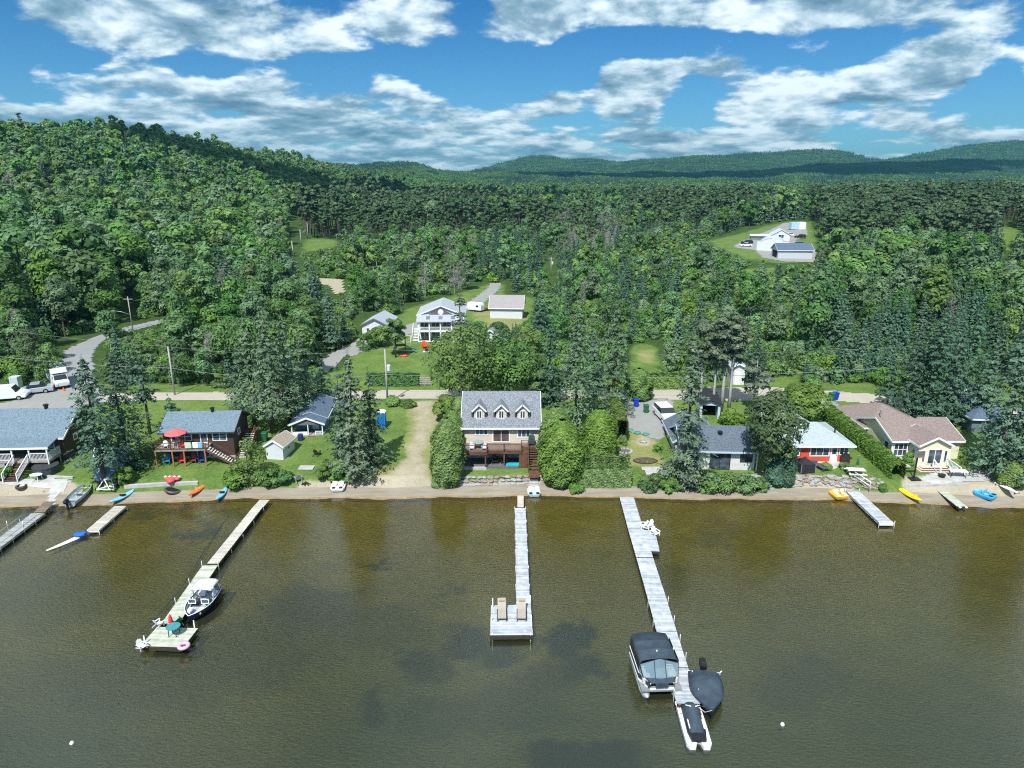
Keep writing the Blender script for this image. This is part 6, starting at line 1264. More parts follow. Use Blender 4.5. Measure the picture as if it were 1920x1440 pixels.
# pedal boats
def pedal(px, py, rz, m, m2, label, W=1.5, L=2.0):
    p = gv(px, py, .02); t = thing('pedal_boat', label, 'pedal boat', p, rz, 'pedal boats pulled onto the beach'); q = MB()
    o = [(-W / 2 + .15, -L / 2), (W / 2 - .15, -L / 2), (W / 2, -L / 2 + .25), (W / 2, L / 2 - .3), (W / 2 - .25, L / 2), (-W / 2 + .25, L / 2), (-W / 2, L / 2 - .3), (-W / 2, -L / 2 + .25)]
    q.loft([[(x * .88, y * .92, .0) for x, y in o], [(x, y, .22) for x, y in o], [(x, y, .34) for x, y in o], [(x * .92, y * .93, .38) for x, y in o]]); q.build('hull', m, t)
    for s in (-1, 1):
        b = MB(); b.box(s * .36 - .22, s * .36 + .22, -.45, -.05, .39, .5); b.box(s * .36 - .22, s * .36 + .22, .0, .1, .39, .8); b.build('seat', m2, t, bevel=.04); MB().box(s * .36 - .17, s * .36 + .17, -.85, -.52, .36, .42).build('foot_well', BLACK if m2 != M_YEL2 else M_YEL2, t)
    MB().tube([(0, -.15, .38), (0, -.35, .62)], .03, 6).build('tiller', BLACK, t); MB().box(-.3, .3, L / 2 - .42, L / 2 - .12, .36, .46).build('paddle_box', m2, t, bevel=.03); return t
M_YEL2 = mat('cream_plastic', (.85, .74, .50), .5, .06); pedal(635, 917, R(4), M_GEL, M_GEL, 'white pedal boat on the beach below the lawn spruce', 1.45, 1.7); pedal(1001, 928, R(2), mat('pale_aqua_plastic', (.55, .75, .78), .4, .05), M_GEL, 'pale aqua pedal boat beside the central dock', 1.35, 1.6)
pedal(1571, 933, R(8), mat('amber_plastic', (.85, .42, .03), .4, .06), M_YEL2, 'orange yellow pedal boat left of the white dock', 1.5, 1.6); pedal(1845, 932, R(35), mat('sky_blue_plastic', (.05, .36, .68), .4, .06), M_LB, 'sky blue pedal boat on the beach at the far right', 1.3, 1.9)
# ------------------------------------------------------------ furniture and small things
def adir(p, rz, m, label, group=None, s=1.):
    t = thing('adirondack_chair', label, 'chair', p, rz, group); t.scale = (s, s, s); q = MB(); q.T = Matrix.Rotation(R(8), 4, 'X'); q.box(-.27, .27, -.35, .2, .3, .34); q.build('seat', m, t)
    q = MB(); q.T = Matrix.Translation((0, .15, .28)) @ Matrix.Rotation(R(-22), 4, 'X')
    for i in range(5): x = -.22 + i * .11; q.box(x - .045, x + .045, 0, .03, 0, .72 - .12 * abs(i - 2) ** 1.3 / 2)
    q.build('backrest', m, t)
    for s_ in (-1, 1): MB().box(s_ * .34 - .06, s_ * .34 + .06, -.42, .28, .52, .55).build('armrest', m, t); MB().box(s_ * .31 - .03, s_ * .31 + .03, -.38, -.3, 0, .52).build('leg', m, t); q = MB(); q.bar((s_ * .28, -.3, .32), (s_ * .28, .55, .03), .04, .09); q.build('leg', m, t)
    return t
def table(p, m, label, r=.6, hh=.72, sy=1., legm=None, round_=True, w=1.6, d=.8, rz=0, name='table'):
    t = thing(name, label, 'table', p, rz); q = MB()
    if round_: q.lathe([(r, hh - .04), (r, hh)], 20, (0, 0, 0), 1, sy)
    else: q.box(-w / 2, w / 2, -d / 2, d / 2, hh - .05, hh)
    q.build('tabletop', m, t); w2, d2 = (r * .55, r * .55) if round_ else (w / 2 - .12, d / 2 - .1)
    for sx in (-1, 1):
        for sy_ in (-1, 1): MB().bar((sx * w2, sy_ * d2, 0), (sx * w2 * .9, sy_ * d2 * .9, hh - .04), .05).build('leg', legm or m, t)
    return t
PLW = mat('white_plastic', (.78, .80, .82), .4, .03); TEAL = mat('teal_plastic', (.05, .26, .28), .4, .08); RED = mat('red_cloth', (.72, .05, .04), .6, .08); GREENP = mat('dark_green_plastic', (.02, .12, .06), .4, .1); BLUEP = mat('blue_bin_plastic', (.01, .05, .45), .4, .05)
D = .47
def on(px, py, z=D): return at(px, py, z)
table(on(327, 1190), TEAL, 'round teal table on the left dock platform', .48, .7, legm=GREENP); adir(on(298, 1174), R(150), PLW, 'white chair on the left corner of the left dock', s=.72)
adir(on(266, 1216), R(60), PLW, 'white low chair overhanging the outer left end of the platform', s=.7)
adir(on(334, 1172), R(-130), GREENP, 'dark green chair behind the teal table', s=.8)
q = MB(); q.smooth = True; q.lathe([(.05, 0), (.14, .1), (.16, .6), (.10, 1.0), (.03, 1.15)], 8); tag(q.build('furled_parasol', RED, None, on(322, 1178)), 'furled red parasol standing by the teal table', 'parasol')
def ring(name, p, Rr, r, m, label, cat, tilt=(0, 0)):
    q = MB(); q.smooth = True; n, k = 20, 8; q.loft([[((Rr + r * math.cos(b)) * math.cos(a), (Rr + r * math.cos(b)) * math.sin(a), r + r * math.sin(b)) for b in [2 * PI * j / k for j in range(k)]] for a in [2 * PI * i / n for i in range(n + 1)]], caps=False); o = q.build(name, m, None, p); o.rotation_euler = (R(tilt[0]), R(tilt[1]), 0); return tag(o, label, cat)
ring('swim_ring', on(345, 1214, .48), .30, .13, mat('pink_vinyl', (.80, .42, .58), .4, .05), 'pink swim ring on the near right corner of the left dock platform', 'swim ring')
# white chairs at the side bay of the right dock
for (px, py, rz, l) in ((1207, 990, -90, 'white slatted chair at the inner side bay of the right dock'), (1217, 990, -60, 'white slatted chair between its two neighbours at the side bay'), (1228, 1003, 30, 'white slatted chair at the outer corner of the side bay')): adir(on(px, py, .455), R(rz), PLW, l, 'white chairs at the side bay', .85)
# beach things
ring('fire_ring', gv(41, 917), .42, .14, mat('rusty_steel', (.06, .045, .04), .8, .3), 'rusty steel fire ring on the sand below the lodge', 'fire ring')
t = thing('trampoline_float', 'black round water trampoline lying on the beach', 'water trampoline', gv(324, 922)); t.rotation_euler = (R(-8), R(12), 0); q = MB(); q.smooth = True; n, k = 22, 8
q.loft([[((.75 + .13 * math.cos(b)) * math.cos(a), (.75 + .13 * math.cos(b)) * math.sin(a), .13 + .13 * math.sin(b)) for b in [2 * PI * j / k for j in range(k)]] for a in [2 * PI * i / n for i in range(n + 1)]], caps=False); q.build('tube', mat('grey_black_vinyl', (.10, .09, .08), .5, .4, 3), t); MB().lathe([(.68, 0), (.68, .03)], 22, (0, 0, .18)).build('bed', mat('black_mat', (.015, .012, .02), .7, .2), t)
t = thing('inflatable_float', 'red and white inflatable towable resting against the kerb', 'inflatable', gv(324, 908, .15)); q = MB(); q.smooth = True
for (x, y, z, r, sx, sy) in ((0, -.25, .15, .42, 1, 1.2), (-.5, .1, .22, .3, 1, 1), (.5, .1, .22, .3, 1, 1), (0, .25, .35, .32, 1.2, .8)): q.lathe([(r * .3, -r * .6), (r * .9, -r * .35), (r, 0), (r * .9, r * .35), (r * .3, r * .6)], 10, (x, y, z), sx, sy)
q.build('chamber', mat('red_vinyl', (.78, .10, .09), .4, .1), t); q = MB()
for x in (-.72, .72, -.25, .25): q.lathe([(.05, -.08), (.16, 0), (.05, .1)], 8, (x, .12, .42))
q.build('handle_pad', PLW, t)
def bench(p, m, label, rz=0, w=1.5):
    t = thing('bench', label, 'bench', p, rz); MB().box(-w / 2, w / 2, -.25, .15, .4, .45).build('seat', m, t); q = MB(); q.box(-w / 2, w / 2, .16, .2, .5, .62); q.box(-w / 2, w / 2, .2, .24, .68, .82); q.build('backrest', m, t)
    for s in (-1, 1): q = MB(); q.box(s * w * .42 - .03, s * w * .42 + .03, -.22, -.14, 0, .4); q.box(s * w * .42 - .03, s * w * .42 + .03, .12, .2, 0, .7); q.build('leg', m, t)
bench(gv(515, 908), WOODG, 'grey slatted bench on the sand before the dark shrubs', 0, 1.5); adir(gv(560, 905), R(-150), mat('grey_plastic', (.28, .31, .34), .5, .1), 'grey chair right of the bench on the beach'); adir(gv(594, 854), R(170), mat('brown_plastic', (.07, .05, .04), .5, .1), 'dark brown chair alone on the lawn', s=.95)
t = thing('fire_pit', 'small heap of black logs in the beach fire pit', 'fire pit', gv(574, 911)); q = MB()
for i in range(7): a = i * .9; q.tube([(math.cos(a) * .5, math.sin(a) * .3, .05), (-math.cos(a) * .15, -math.sin(a) * .1, .28)], .06, 6)
q.build('log', mat('charred_wood', (.03, .026, .024), .9, .3), t)
def ringpit(px, py, r, label):
    t = thing('fire_pit', label, 'fire pit', gv(px, py, .0)); q = MB()
    for i in range(12): a = 2 * PI * i / 12; q.cbox((r * math.cos(a), r * math.sin(a), .08), (.28, .28, .2))
    q.build('stone_ring', M_ROCK, t, bevel=.05); MB().lathe([(r * .8, 0), (r * .8, .05)], 14).build('ash_bed', mat('ash', (.12, .11, .10), 1, .2), t)
ringpit(1172, 848, .75, 'stone fire ring on the lawn below the driveway')
q = MB(); q.smooth = True; q.lathe([(1.4, 0), (1.2, .12), (.6, .22), (.05, .25)], 16, (0, 0, 0), 1, .6); tag(q.build('brush_pile', mat('dry_brush', (.10, .085, .055), 1, .4, 5, bump=1), None, gv(1210, 864)), 'flat heap of dry brush on the lawn right of the fire ring', 'brush pile')
sheet('slab', [(1202, 877), (1240, 877), (1245, 890), (1212, 892)], M_CONC, .06, .25, .03); q = MB(); q.box(-.8, .8, -.5, .5, .0, .12); tag(q.build('concrete_pad', M_CONC, None, gv(575, 880)), 'pale square concrete pad on the lawn', 'concrete pad')
table(gv(70, 903, .02), PLW, 'white oval patio table on the left terrace', .62, .7, .7)
t = thing('hot_tub', 'round dark hot tub with black cover under the lodge porch', 'hot tub', gv(88, 888)); MB().lathe([(1.15, 0), (1.2, .75)], 20).build('tub', mat('grey_tub_shell', (.06, .07, .09), .6, .2), t); MB().lathe([(1.24, 0), (1.24, .1)], 20, (0, 0, .76)).build('cover', mat('charcoal_cover', (.045, .05, .055), .6, .1), t)
t = thing('covered_trailer', 'boat trailer and jumble under a silver grey tarpaulin by the shed', 'trailer', gv(200, 898)); q = MB(); q.smooth = True; r_ = np.random.default_rng(3); q.loft([[(math.cos(a) * w * (1 + .1 * math.sin(5 * a + k)), math.sin(a) * w * .7, z) for a in [2 * PI * j / 14 for j in range(14)]] for k, (w, z) in enumerate(((1.25, 0), (1.3, .35), (1.0, .8), (.55, 1.15), (.1, 1.25)))]); q.build('tarpaulin', mat('blue_grey_tarp', (.16, .23, .31), .5, .3, 2, bump=.6), t)
t = thing('boat_trailer', 'tangled white metal trailer frame on the grass below the tarpaulin', 'trailer', gv(203, 915)); q = MB()
for a_, b_ in (((-.8, -.5, .1), (1.0, .3, .4)), ((-.8, .3, .1), (.9, -.5, .35)), ((-.8, -.5, .1), (-.4, .2, .9)), ((.9, -.5, .3), (.2, .4, .8)), ((-.4, .2, .9), (.2, .4, .8)), ((-.9, -.55, .1), (.9, -.55, .12)), ((.4, -.5, .1), (-.4, .2, .9))): q.bar(a_, b_, .07)
q.build('frame', PLW, t)
for s in (-1, 1): q = MB(); q.T = Matrix.Rotation(R(90), 4, 'Y'); q.lathe([(.28, -.07), (.28, .07)], 12, (-.28, .1, s * .9)); q.build('wheel', BLACK, t)
# red umbrella and terrace set of the brown house
HB = Matrix.Translation((-34.6, 70.5, 1.5)) @ Matrix.Rotation(R(3.5), 4, 'Z') @ Matrix.Diagonal((1.03, 1, .80, 1))
def hb(x, y, z): return HB @ Vector((x, y, z))
t = thing('parasol', 'open red parasol on the brown house deck', 'parasol', hb(-1.9, -1.0, 2.28)); q = MB(); q.lathe([(1.15, 1.55), (.75, 1.78), (.05, 2.05), (0.01, 2.06)], 8); q.build('canopy', mat('coral_red_cloth', (.80, .13, .14), .7, .05), t); MB().tube([(0, 0, 0), (0, 0, 2.05)], .03, 6).build('pole', STEEL, t)
table(hb(-1.9, -1.05, 2.28), PLW, 'white table under the red parasol', .45, .7); adir(hb(-3.0, -1.2, 2.28), R(20), PLW, 'white chair at the left end of the brown house deck', s=.8); adir(hb(-1.2, -1.3, 2.28), R(10), RED, 'red chair on the deck beside the white table', s=.8)
for (x, m, l, w) in ((-.25, mat('pale_green_cloth', (.55, .62, .48), .8, .1), 'pale green towel draped over the deck rail', .7), (.5, PLW, 'white towel draped over the deck rail', .6), (1.0, M_LB, 'pale blue towel draped over the deck rail', .4)):
    q = MB(); q.box(-w / 2, w / 2, -.05, .05, -.6, .04); o = q.build('towel', m, None, hb(x - .1, -1.98, 3.26), bevel=.02); tag(o, l, 'towel')
for (x, m, l) in ((-3.1, mat('blue_plastic', (.02, .22, .42), .4, .1), 'blue chair under the brown deck'), (-1.6, RED, 'red folding chair under the brown deck'), (-.4, mat('maroon_plastic', (.25, .04, .06), .4, .1), 'maroon chair under the brown deck'), (.5, mat('navy_plastic', (.03, .07, .25), .4, .1), 'navy chair under the right of the brown deck')): adir(hb(x, -1.0, .0), R(10), m, l)
# deck set of the central house
adir((-4.35, 68.9, 3.23), R(0), mat('pale_grey_metal', (.5, .52, .54), .5, .1), 'pale grey deck chair left of the glass table', s=.8); adir((-3.0, 68.9, 3.23), R(0), mat('pale_grey_metal', (.5, .52, .54), .5, .1), 'pale grey deck chair right of the glass table', s=.8)
table((-3.65, 69.3, 3.23), mat('glass_top', (.30, .36, .38), .1, .1), 'round glass topped table on the central house deck', .6, .7, legm=BLACK)
t = thing('barbecue', 'tall barbecue under a dark green cover at the right end of the deck', 'barbecue', (2.15, 69.9, 3.29)); q = MB(); q.loft([[(-.38, -.3, 0), (.38, -.3, 0), (.38, .3, 0), (-.38, .3, 0)], [(-.34, -.27, .9), (.34, -.27, .9), (.34, .27, .9), (-.34, .27, .9)], [(-.2, -.2, 1.2), (.2, -.2, 1.2), (.2, .2, 1.2), (-.2, .2, 1.2)]]); q.build('cover', mat('dark_green_cover', (.03, .07, .065), .7, .2, 3), t)
adir((-1.9, 69.3, 1.46), R(10), BLACK, 'black chair under the middle of the central deck, left'); adir((-.8, 69.3, 1.46), R(-10), BLACK, 'black chair under the middle of the central deck, right')
q = MB(); q.box(-.75, .75, -.35, .35, 0, .1); tag(q.build('paddling_pool', mat('turquoise_mat', (.02, .42, .52), .5, .1), None, (.1, 68.8, 1.46)), 'turquoise pool mat under the central house deck', 'pool mat')
# bins, toilet
def bin_(px, py, m, label, rz=0):
    t = thing('wheelie_bin', label, 'bin', gv(px, py), rz, 'wheelie bins'); q = MB(); q.loft([[(-.24, -.27, .05), (.24, -.27, .05), (.24, .27, .05), (-.24, .27, .05)], [(-.31, -.36, 1.0), (.31, -.36, 1.0), (.31, .36, 1.0), (-.31, .36, 1.0)]]); q.build('body', m, t); q = MB(); q.box(-.34, .34, -.4, .38, 1.01, 1.1); q.build('lid', m, t, bevel=.03)
    for s in (-1, 1): q = MB(); q.T = Matrix.Rotation(R(90), 4, 'Y'); q.lathe([(.12, -.03), (.12, .03)], 10, (-.12, .3, s * .27)); q.build('wheel', BLACK, t)
GB = mat('green_bin_plastic', (.02, .13, .07), .5, .1)
for a in ((1192, 764, BLUEP, 'blue wheelie bin on the gravel driveway'), (1211, 774, GB, 'green wheelie bin beside the blue one on the driveway'), (1558, 752, GB, 'green wheelie bin by the road at the right'), (1566, 750, BLUEP, 'blue wheelie bin by the road at the right'), (497, 828, GB, 'dark bin in the trees left of the blue cottage'), (642, 772, BLUEP, 'blue wheelie bin half hidden beside the blue cottage')): bin_(*a)
t = thing('portable_toilet', 'bright blue portable toilet with white roof on the lawn', 'portable toilet', gv(716, 802)); q = MB(); q.box(-.52, .52, -.52, .52, 0, 2.0); q.build('body', mat('cabin_blue', (.01, .20, .56), .5, .06), t); q = MB(); q.loft([[(-.56, -.56, 2.0), (.56, -.56, 2.0), (.56, .56, 2.0), (-.56, .56, 2.0)], [(-.35, -.35, 2.2), (.35, -.35, 2.2), (.35, .35, 2.2), (-.35, .35, 2.2)]]); q.build('roof', PLW, t); MB().box(-.38, .38, -.55, -.52, .12, 1.85).build('door', mat('cabin_blue_door', (.01, .14, .45), .5, .06), t)
for i, (px, py, m) in enumerate(((1181, 808, GREENP), (1195, 812, GREENP), (1211, 816, GREENP), (1206, 830, M_ROCK))): q = MB(); q.smooth = True; q.lathe([(.1, .18), (.42, .12), (.45, .05), (.3, 0)], 12); tag(q.build('septic_lid', mat('sea_green_plastic', (.05, .28, .20), .5, .1) if i < 3 else m, None, gv(px, py)), ('left green septic lid at the driveway end', 'middle green septic lid at the driveway end', 'right green septic lid at the driveway end', 'grey lid in the grass below the green ones')[i], 'lid')
q = MB(); q.lathe([(.34, 0), (.34, .5), (.3, .75), (.05, .85)], 12); o_ = q.build('kettle_grill', mat('navy_enamel', (.03, .04, .12), .3, .1), None, gv(564, 826)); tag(o_, 'navy covered grill before the blue cottage steps', 'grill')
# red cottage garden
t = thing('gazebo', 'small dark mesh gazebo on the red cottage lawn', 'gazebo', gv(1507, 882), R(8)); t.scale = (.85, .85, .85); q = MB(); q.lathe([(1.35, 1.15), (.15, 1.75), (.12, 1.85), (.02, 1.9)], 4); o_ = q.build('roof', mat('black_fabric', (.022, .024, .03), .8, .15), t); o_.rotation_euler = (0, 0, R(45))
q = MB(); q.box(-.93, .93, -.93, .93, .02, 1.13); q.build('mesh_wall', mat('black_netting', (.03, .025, .03), .9, .3, 4), t)
for sx in (-1, 1):
    for sy in (-1, 1): MB().box(sx * .95 - .03, sx * .95 + .03, sy * .95 - .03, sy * .95 + .03, 0, 1.2).build('post', STEEL, t)
q = MB(); q.box(-.3, .3, -1.0, .9, .28, .38); q.box(-.3, .3, .55, .95, .38, .55)
for sy in (-.8, .7): q.box(-.28, .28, sy - .03, sy + .03, 0, .28)
o_ = q.build('garden_lounger', mat('grey_mesh', (.08, .09, .11), .7, .1), None, gv(1535, 878)); o_.rotation_euler = (0, 0, R(20)); tag(o_, 'dark grey lounger right of the gazebo', 'lounger')
def picnic(p, rz, label, m):
    t = thing('picnic_table', label, 'picnic table', p, rz); MB().box(-.9, .9, -.4, .4, .7, .76).build('tabletop', m, t)
    for s in (-1, 1): MB().box(-.9, .9, s * .72 - .14, s * .72 + .14, .42, .47).build('bench', m, t); q = MB(); q.bar((s * .65, -.75, 0), (s * .65, .2, .7), .05, .1); q.bar((s * .65, .75, 0), (s * .65, -.2, .7), .05, .1); q.bar((s * .65, -.8, .38), (s * .65, .8, .38), .04, .1); q.build('leg', m, t)
picnic(gv(1603, 893), R(-6), 'white picnic table on the red cottage lawn', mat('cream_paint', (.70, .72, .66), .6, .06)); t = thing('closed_parasol', 'closed dark green parasol above the picnic table', 'parasol', gv(1605, 890)); MB().tube([(0, 0, 0), (0, 0, 2.2)], .025, 6).build('pole', STEEL, t); q = MB(); q.smooth = True; q.lathe([(.16, 1.15), (.13, 1.5), (.04, 2.15)], 8); q.build('canopy', GREENP, t)
t = thing('gas_grill', 'dark covered gas grill at the corner of the red cottage', 'grill', gv(1583, 869)); q = MB(); q.box(-.45, .45, -.28, .28, 0, .8); q.build('cabinet', mat('brown_black', (.05, .03, .03), .6, .2), t, bevel=.03); q = MB(); q.loft([[(-.4, -.28, .8), (.4, -.28, .8), (.4, .28, .8), (-.4, .28, .8)], [(-.35, -.2, 1.1), (.35, -.2, 1.1), (.35, .2, 1.1), (-.35, .2, 1.1)]]); q.build('lid', BLACK, t)
# yellow house terrace
t = thing('basketball_stand', 'black basketball stand on the lawn by the yellow house', 'basketball stand', gv(1713, 898)); MB().bar((0, 0, 0), (0, 0, 2.6), .12).build('pole', BLACK, t); q = MB(); q.box(-.5, .5, -.5, .3, 0, .14); q.build('base', BLACK, t); q = MB(); q.box(-.55, .55, -.25, -.2, 2.5, 3.2); q.build('backboard', mat('smoky_board', (.14, .16, .15), .4, .2), t)
q = MB(); q.loft([[(math.cos(a) * rr_, -.5 + math.sin(a) * rr_, z) for a in [2 * PI * i / 12 for i in range(12)]] for rr_, z in ((.22, 2.6), (.24, 2.6), (.24, 2.63), (.22, 2.63), (.22, 2.6))], caps=False); q.build('hoop', mat('orange_steel', (.7, .15, .03), .5, .1), t)
table(gv(1794, 896, .05), PLW, 'white rectangular table on the yellow house terrace', round_=False, w=1.7, d=.75, rz=R(-8), legm=BLACK); adir(gv(1786, 886, .05), R(160), PLW, 'white chair by the terrace table of the yellow house', s=.9); q = MB(); q.lathe([(.3, 0), (.36, .3), (.3, .32)], 12); tag(q.build('fire_bowl', BLACK, None, gv(1765, 897, .05)), 'small black fire bowl on the yellow house terrace', 'fire bowl')
q = MB(); q.box(-.5, .5, -1.9, 1.9, .0, .14); o_ = q.build('concrete_ramp', M_CONC, None, gv(1680, 866, .02)); o_.rotation_euler = (0, 0, R(2)); tag(o_, 'pale slab path beside the long hedge and yellow house', 'slab')
# behind: playground, red chair, fence, poles, wires
t = thing('play_frame', 'green and brown play frame with a slide on the far lawn', 'play frame', gv(752, 660), R(10)); q = MB()
for sx in (-.8, .8):
    for sy in (-.7, .7): q.bar((sx, sy, 0), (sx, sy, 2.3), .1)
q.box(-.85, .85, -.75, .75, 1.1, 1.2); q.build('tower', WOODB, t); q = MB(); q.lathe([(1.3, 0), (.05, .7)], 4, (0, 0, 2.3)); q.build('roof', mat('brown_canopy', (.2, .11, .06), .8, .15), t); q = MB(); q.bar((.8, -.5, 1.2), (2.6, -.9, .1), .5, .07); q.build('slide', TEAL, t); q = MB(); q.bar((-1.2, -.8, .1), (-.8, -.3, 1.2), .5, .1); q.build('climbing_wall', GREENP, t)
q = MB(); q.smooth = True; q.lathe([(.6, 0), (.65, .2), (.5, .22), (.45, .08)], 14, (0, 0, 0), 1, .7); tag(q.build('wading_pool', mat('red_pool', (.82, .1, .08), .5, .1), None, gv(757, 669)), 'small red wading pool below the play frame', 'paddling pool'); adir(gv(796, 653), R(20), mat('bright_red_plastic', (.9, .04, .03), .4, .04), 'bright red chair on the far lawn', s=1.3)
t = thing('fire_pit', 'dark fire pit on a white slab by the bright red chair', 'fire pit', gv(800, 660)); MB().box(-.6, .6, -.4, .4, 0, .06).build('slab', PLW, t); MB().lathe([(.3, .06), (.34, .5)], 10).build('bowl', mat('rusty_steel', (.06, .045, .04), .8, .3), t)
t = thing('slat_fence', 'short grey slatted fence at the end of the roadside hedge', 'fence', gv(796, 724)); q = MB()
for z in (.2, .5, .8, 1.1): q.box(-1.0, 1.0, -.02, .02, z, z + .2)
q.build('slat', WOODG, t)
for x in (-1, 0, 1): MB().box(x - .05, x + .05, .02, .1, 0, 1.35).build('post', WOODG, t)
M_POLE = mat('grey_pole_wood', (.36, .35, .34), .9, .15, 3, stretch=(1, 1, .2)); TOPS = {}
def pole(px, py, ty, label, arm=False, tr=False, lamp=False, r=.14, key=None, cx_=0):
    p = gv(px, py); _, e = pslope(px, ty); H = CZ + e * p.y - p.z; t = thing('utility_pole', label, 'utility pole', p); MB().tube([(0, 0, -.3), (0, 0, H)], [r, r * .7], 8).build('pole', M_POLE, t)
    if arm: MB().bar((-.9, 0, H - .5), (.9, 0, H - .5), .1).build('crossarm', M_POLE, t)
    if tr: MB().lathe([(.2, 0), (.26, .05), (.26, .75), (.15, .85)], 10, (.42, -.1, H * .62)).build('transformer', mat('pale_steel', (.6, .63, .66), .5, .05), t)
    if lamp: MB().tube([(0, 0, H * .45), (-1.5, -.3, H * .55), (-2.6, -.5, H * .58)], .05, 6).build('lamp_arm', STEEL, t); MB().cbox((-2.9, -.55, H * .58), (.7, .25, .12)).build('lamp_head', STEEL, t, bevel=.03)
    TOPS[key] = (Vector(p) + Vector((0, 0, H))); return t
pole(328, 741, 650, 'grey utility pole beside the gravel road left of the spruce clump', key='a'); pole(727, 760, 655, 'utility pole with transformer beside the dirt track', tr=True, key='b'); pole(249, 618, 556, 'pole with a curved street lamp at the road bend', arm=True, lamp=True, key='c', r=.12)
pole(606, 700, 672, 'short white topped post by the gravel turning', key='s', r=.08)
for i, (px, py, ty, l) in enumerate(((551, 497, 452, 'nearest'), (565, 462, 430, 'second'), (578, 448, 416, 'third'), (588, 428, 404, 'farthest'))): pole(px, py, ty, f'{l} of the four poles in line along the far clearing', key='f%d' % i, r=.2)
pole(1033, 520, 482, 'lone pole with insulators in the mixed wood', arm=True, tr=True, key='l', r=.14)
def wire(a, b, sag, label, r=.014, split=1):
    q = MB(); a, b = Vector(a), Vector(b); q.tube([(a.lerp(b, t / 14) - a - Vector((0, 0, sag * 4 * (t / 14) * (1 - t / 14))))[:] for t in range(15)], r, 4); tag(q.build('power_line', mat('cable_grey', (.24, .26, .28), .6, .05), None, a), label, 'power line')
TA, TB = TOPS['a'], TOPS['b']; far_r = Vector((62, 88.5, 10.6))
wire(TA, TB, .8, 'upper power line between the two roadside poles'); wire(TA - Vector((0, 0, 3)), TB - Vector((0, 0, 3.4)), .9, 'lower thick cable between the two roadside poles', .022); wire(TA, (-90, 96, 14), .8, 'power line leaving the left pole towards the lodge'); wire(TA - Vector((0, 0, 3)), (-90, 94, 10), .9, 'thick cable leaving the left pole towards the left edge', .022)
wire(TB, far_r, 1.2, 'upper power line running right above the gravel road'); wire(TB - Vector((0, 0, 3.4)), far_r - Vector((0, 0, 2.6)), 1.3, 'lower cable running right above the gravel road', .022)
# ------------------------------------------------------------ vehicles
M_CARW = mat('white_car_paint', (.78, .80, .83), .25, .02, 1, coat=.4); M_SILV = mat('silver_car_paint', (.48, .53, .58), .28, .03, 1, metal=.3, coat=.4); CARG = mat('car_glass', (.02, .026, .032), .06, .1, 1, spec=.7)
def car(p, rz, prof, glass, W, m, label, cat, wheels, name, L=None, hw=.33):
    """prof: side outline (y forward, z); glass: cabin outline, narrower"""
    t = thing(name, label, cat, p, rz); q = MB(); q.loft([[(x * s, y, z) for y, z in prof] for x, s in ((-W / 2, 1), (W / 2, 1))], close=True); q.build('body', m, t, bevel=.04)
    q = MB(); k = .86; q.loft([[(sx * W / 2 * (1.0 if z < glass[0][1] + .02 else k), y, z) for y, z in glass] for sx in (-1, 1)], close=True); cb = q.build('cabin', CARG, t); zt = max(z for y, z in glass); ys = [y for y, z in glass if z > zt - .05]
    MB().box(-W / 2 * k - .01, W / 2 * k + .01, min(ys) - .02, max(ys) + .02, zt - .03, zt + .04).build('roof_panel', m, t, bevel=.015)
    for sx in (-1, 1):
        for y in wheels: q = MB(); q.T = Matrix.Translation((sx * (W / 2 - .08), y, hw)) @ Matrix.Rotation(R(90), 4, 'Y'); q.lathe([(hw, -.11), (hw, .11)], 14); wo = q.build('wheel', BLACK, t); q2 = MB(); q2.T = q.T; q2.lathe([(hw * .55, -.125), (hw * .55, .125)], 12); q2.build('rim', STEEL, wo)
        yf = max(y for y, z in prof); MB().cbox((sx * W * .36, yf - .02, .62), (.35, .1, .16)).build('headlight', M_GEL, t); yb = min(y for y, z in prof); MB().cbox((sx * W * .4, yb + .02, .75), (.2, .08, .25)).build('taillight', RED, t)
    return t
def rot_to(px0, py0, px1, py1): a, b = gp(px0, py0), gp(px1, py1); return math.atan2(-(b.x - a.x), b.y - a.y)
SED = [(-2.3, .3), (2.25, .3), (2.3, .62), (1.9, .78), (1.0, .9), (-1.5, .95), (-2.25, .88)]; SG = [(1.0, .88), (.35, 1.38), (-.75, 1.4), (-1.6, .92)]
car(gv(66, 737), R(118), SED, SG, 1.8, M_SILV, 'silver saloon car parked on the gravel left of the box truck', 'car', (-1.35, 1.4), 'parked_car')
VAN = [(-2.6, .35), (2.4, .35), (2.5, .75), (2.1, 1.05), (1.4, 1.15), (.9, 1.9), (-2.55, 1.95)]; VG = [(1.42, 1.2), (.95, 1.86), (.1, 1.86), (.1, 1.25)]
car(gv(15, 750), R(-72), VAN, VG, 1.9, M_CARW, 'white van cut by the left edge on the gravel lot', 'van', (-1.6, 1.6), 'van')
SUV = [(-2.3, .35), (2.3, .35), (2.35, .8), (1.9, 1.0), (1.0, 1.08), (-2.3, 1.1)]; UG = [(1.0, 1.05), (.4, 1.62), (-1.9, 1.65), (-2.25, 1.08)]
car(gv(1247, 786), R(188), SUV, UG, 1.9, M_CARW, 'white sport utility car beside the grey roofed house', 'car', (-1.4, 1.4), 'parked_car')
t = thing('box_truck', 'white box truck with an orange cone at its bumper', 'truck', gv(112, 722), R(222)); t.scale = (.88, .88, .88); q = MB(); q.box(-1.15, 1.15, -3.2, 1.2, .75, 3.0); q.build('cargo_box', mat('pale_box_panel', (.62, .68, .72), .5, .04), t); q = MB(); q.xprism([(1.2, .5), (3.2, .5), (3.25, 1.15), (2.3, 1.35), (1.75, 2.1), (1.2, 2.15)], -1.0, 1.0); q.build('cab', M_CARW, t, bevel=.04)
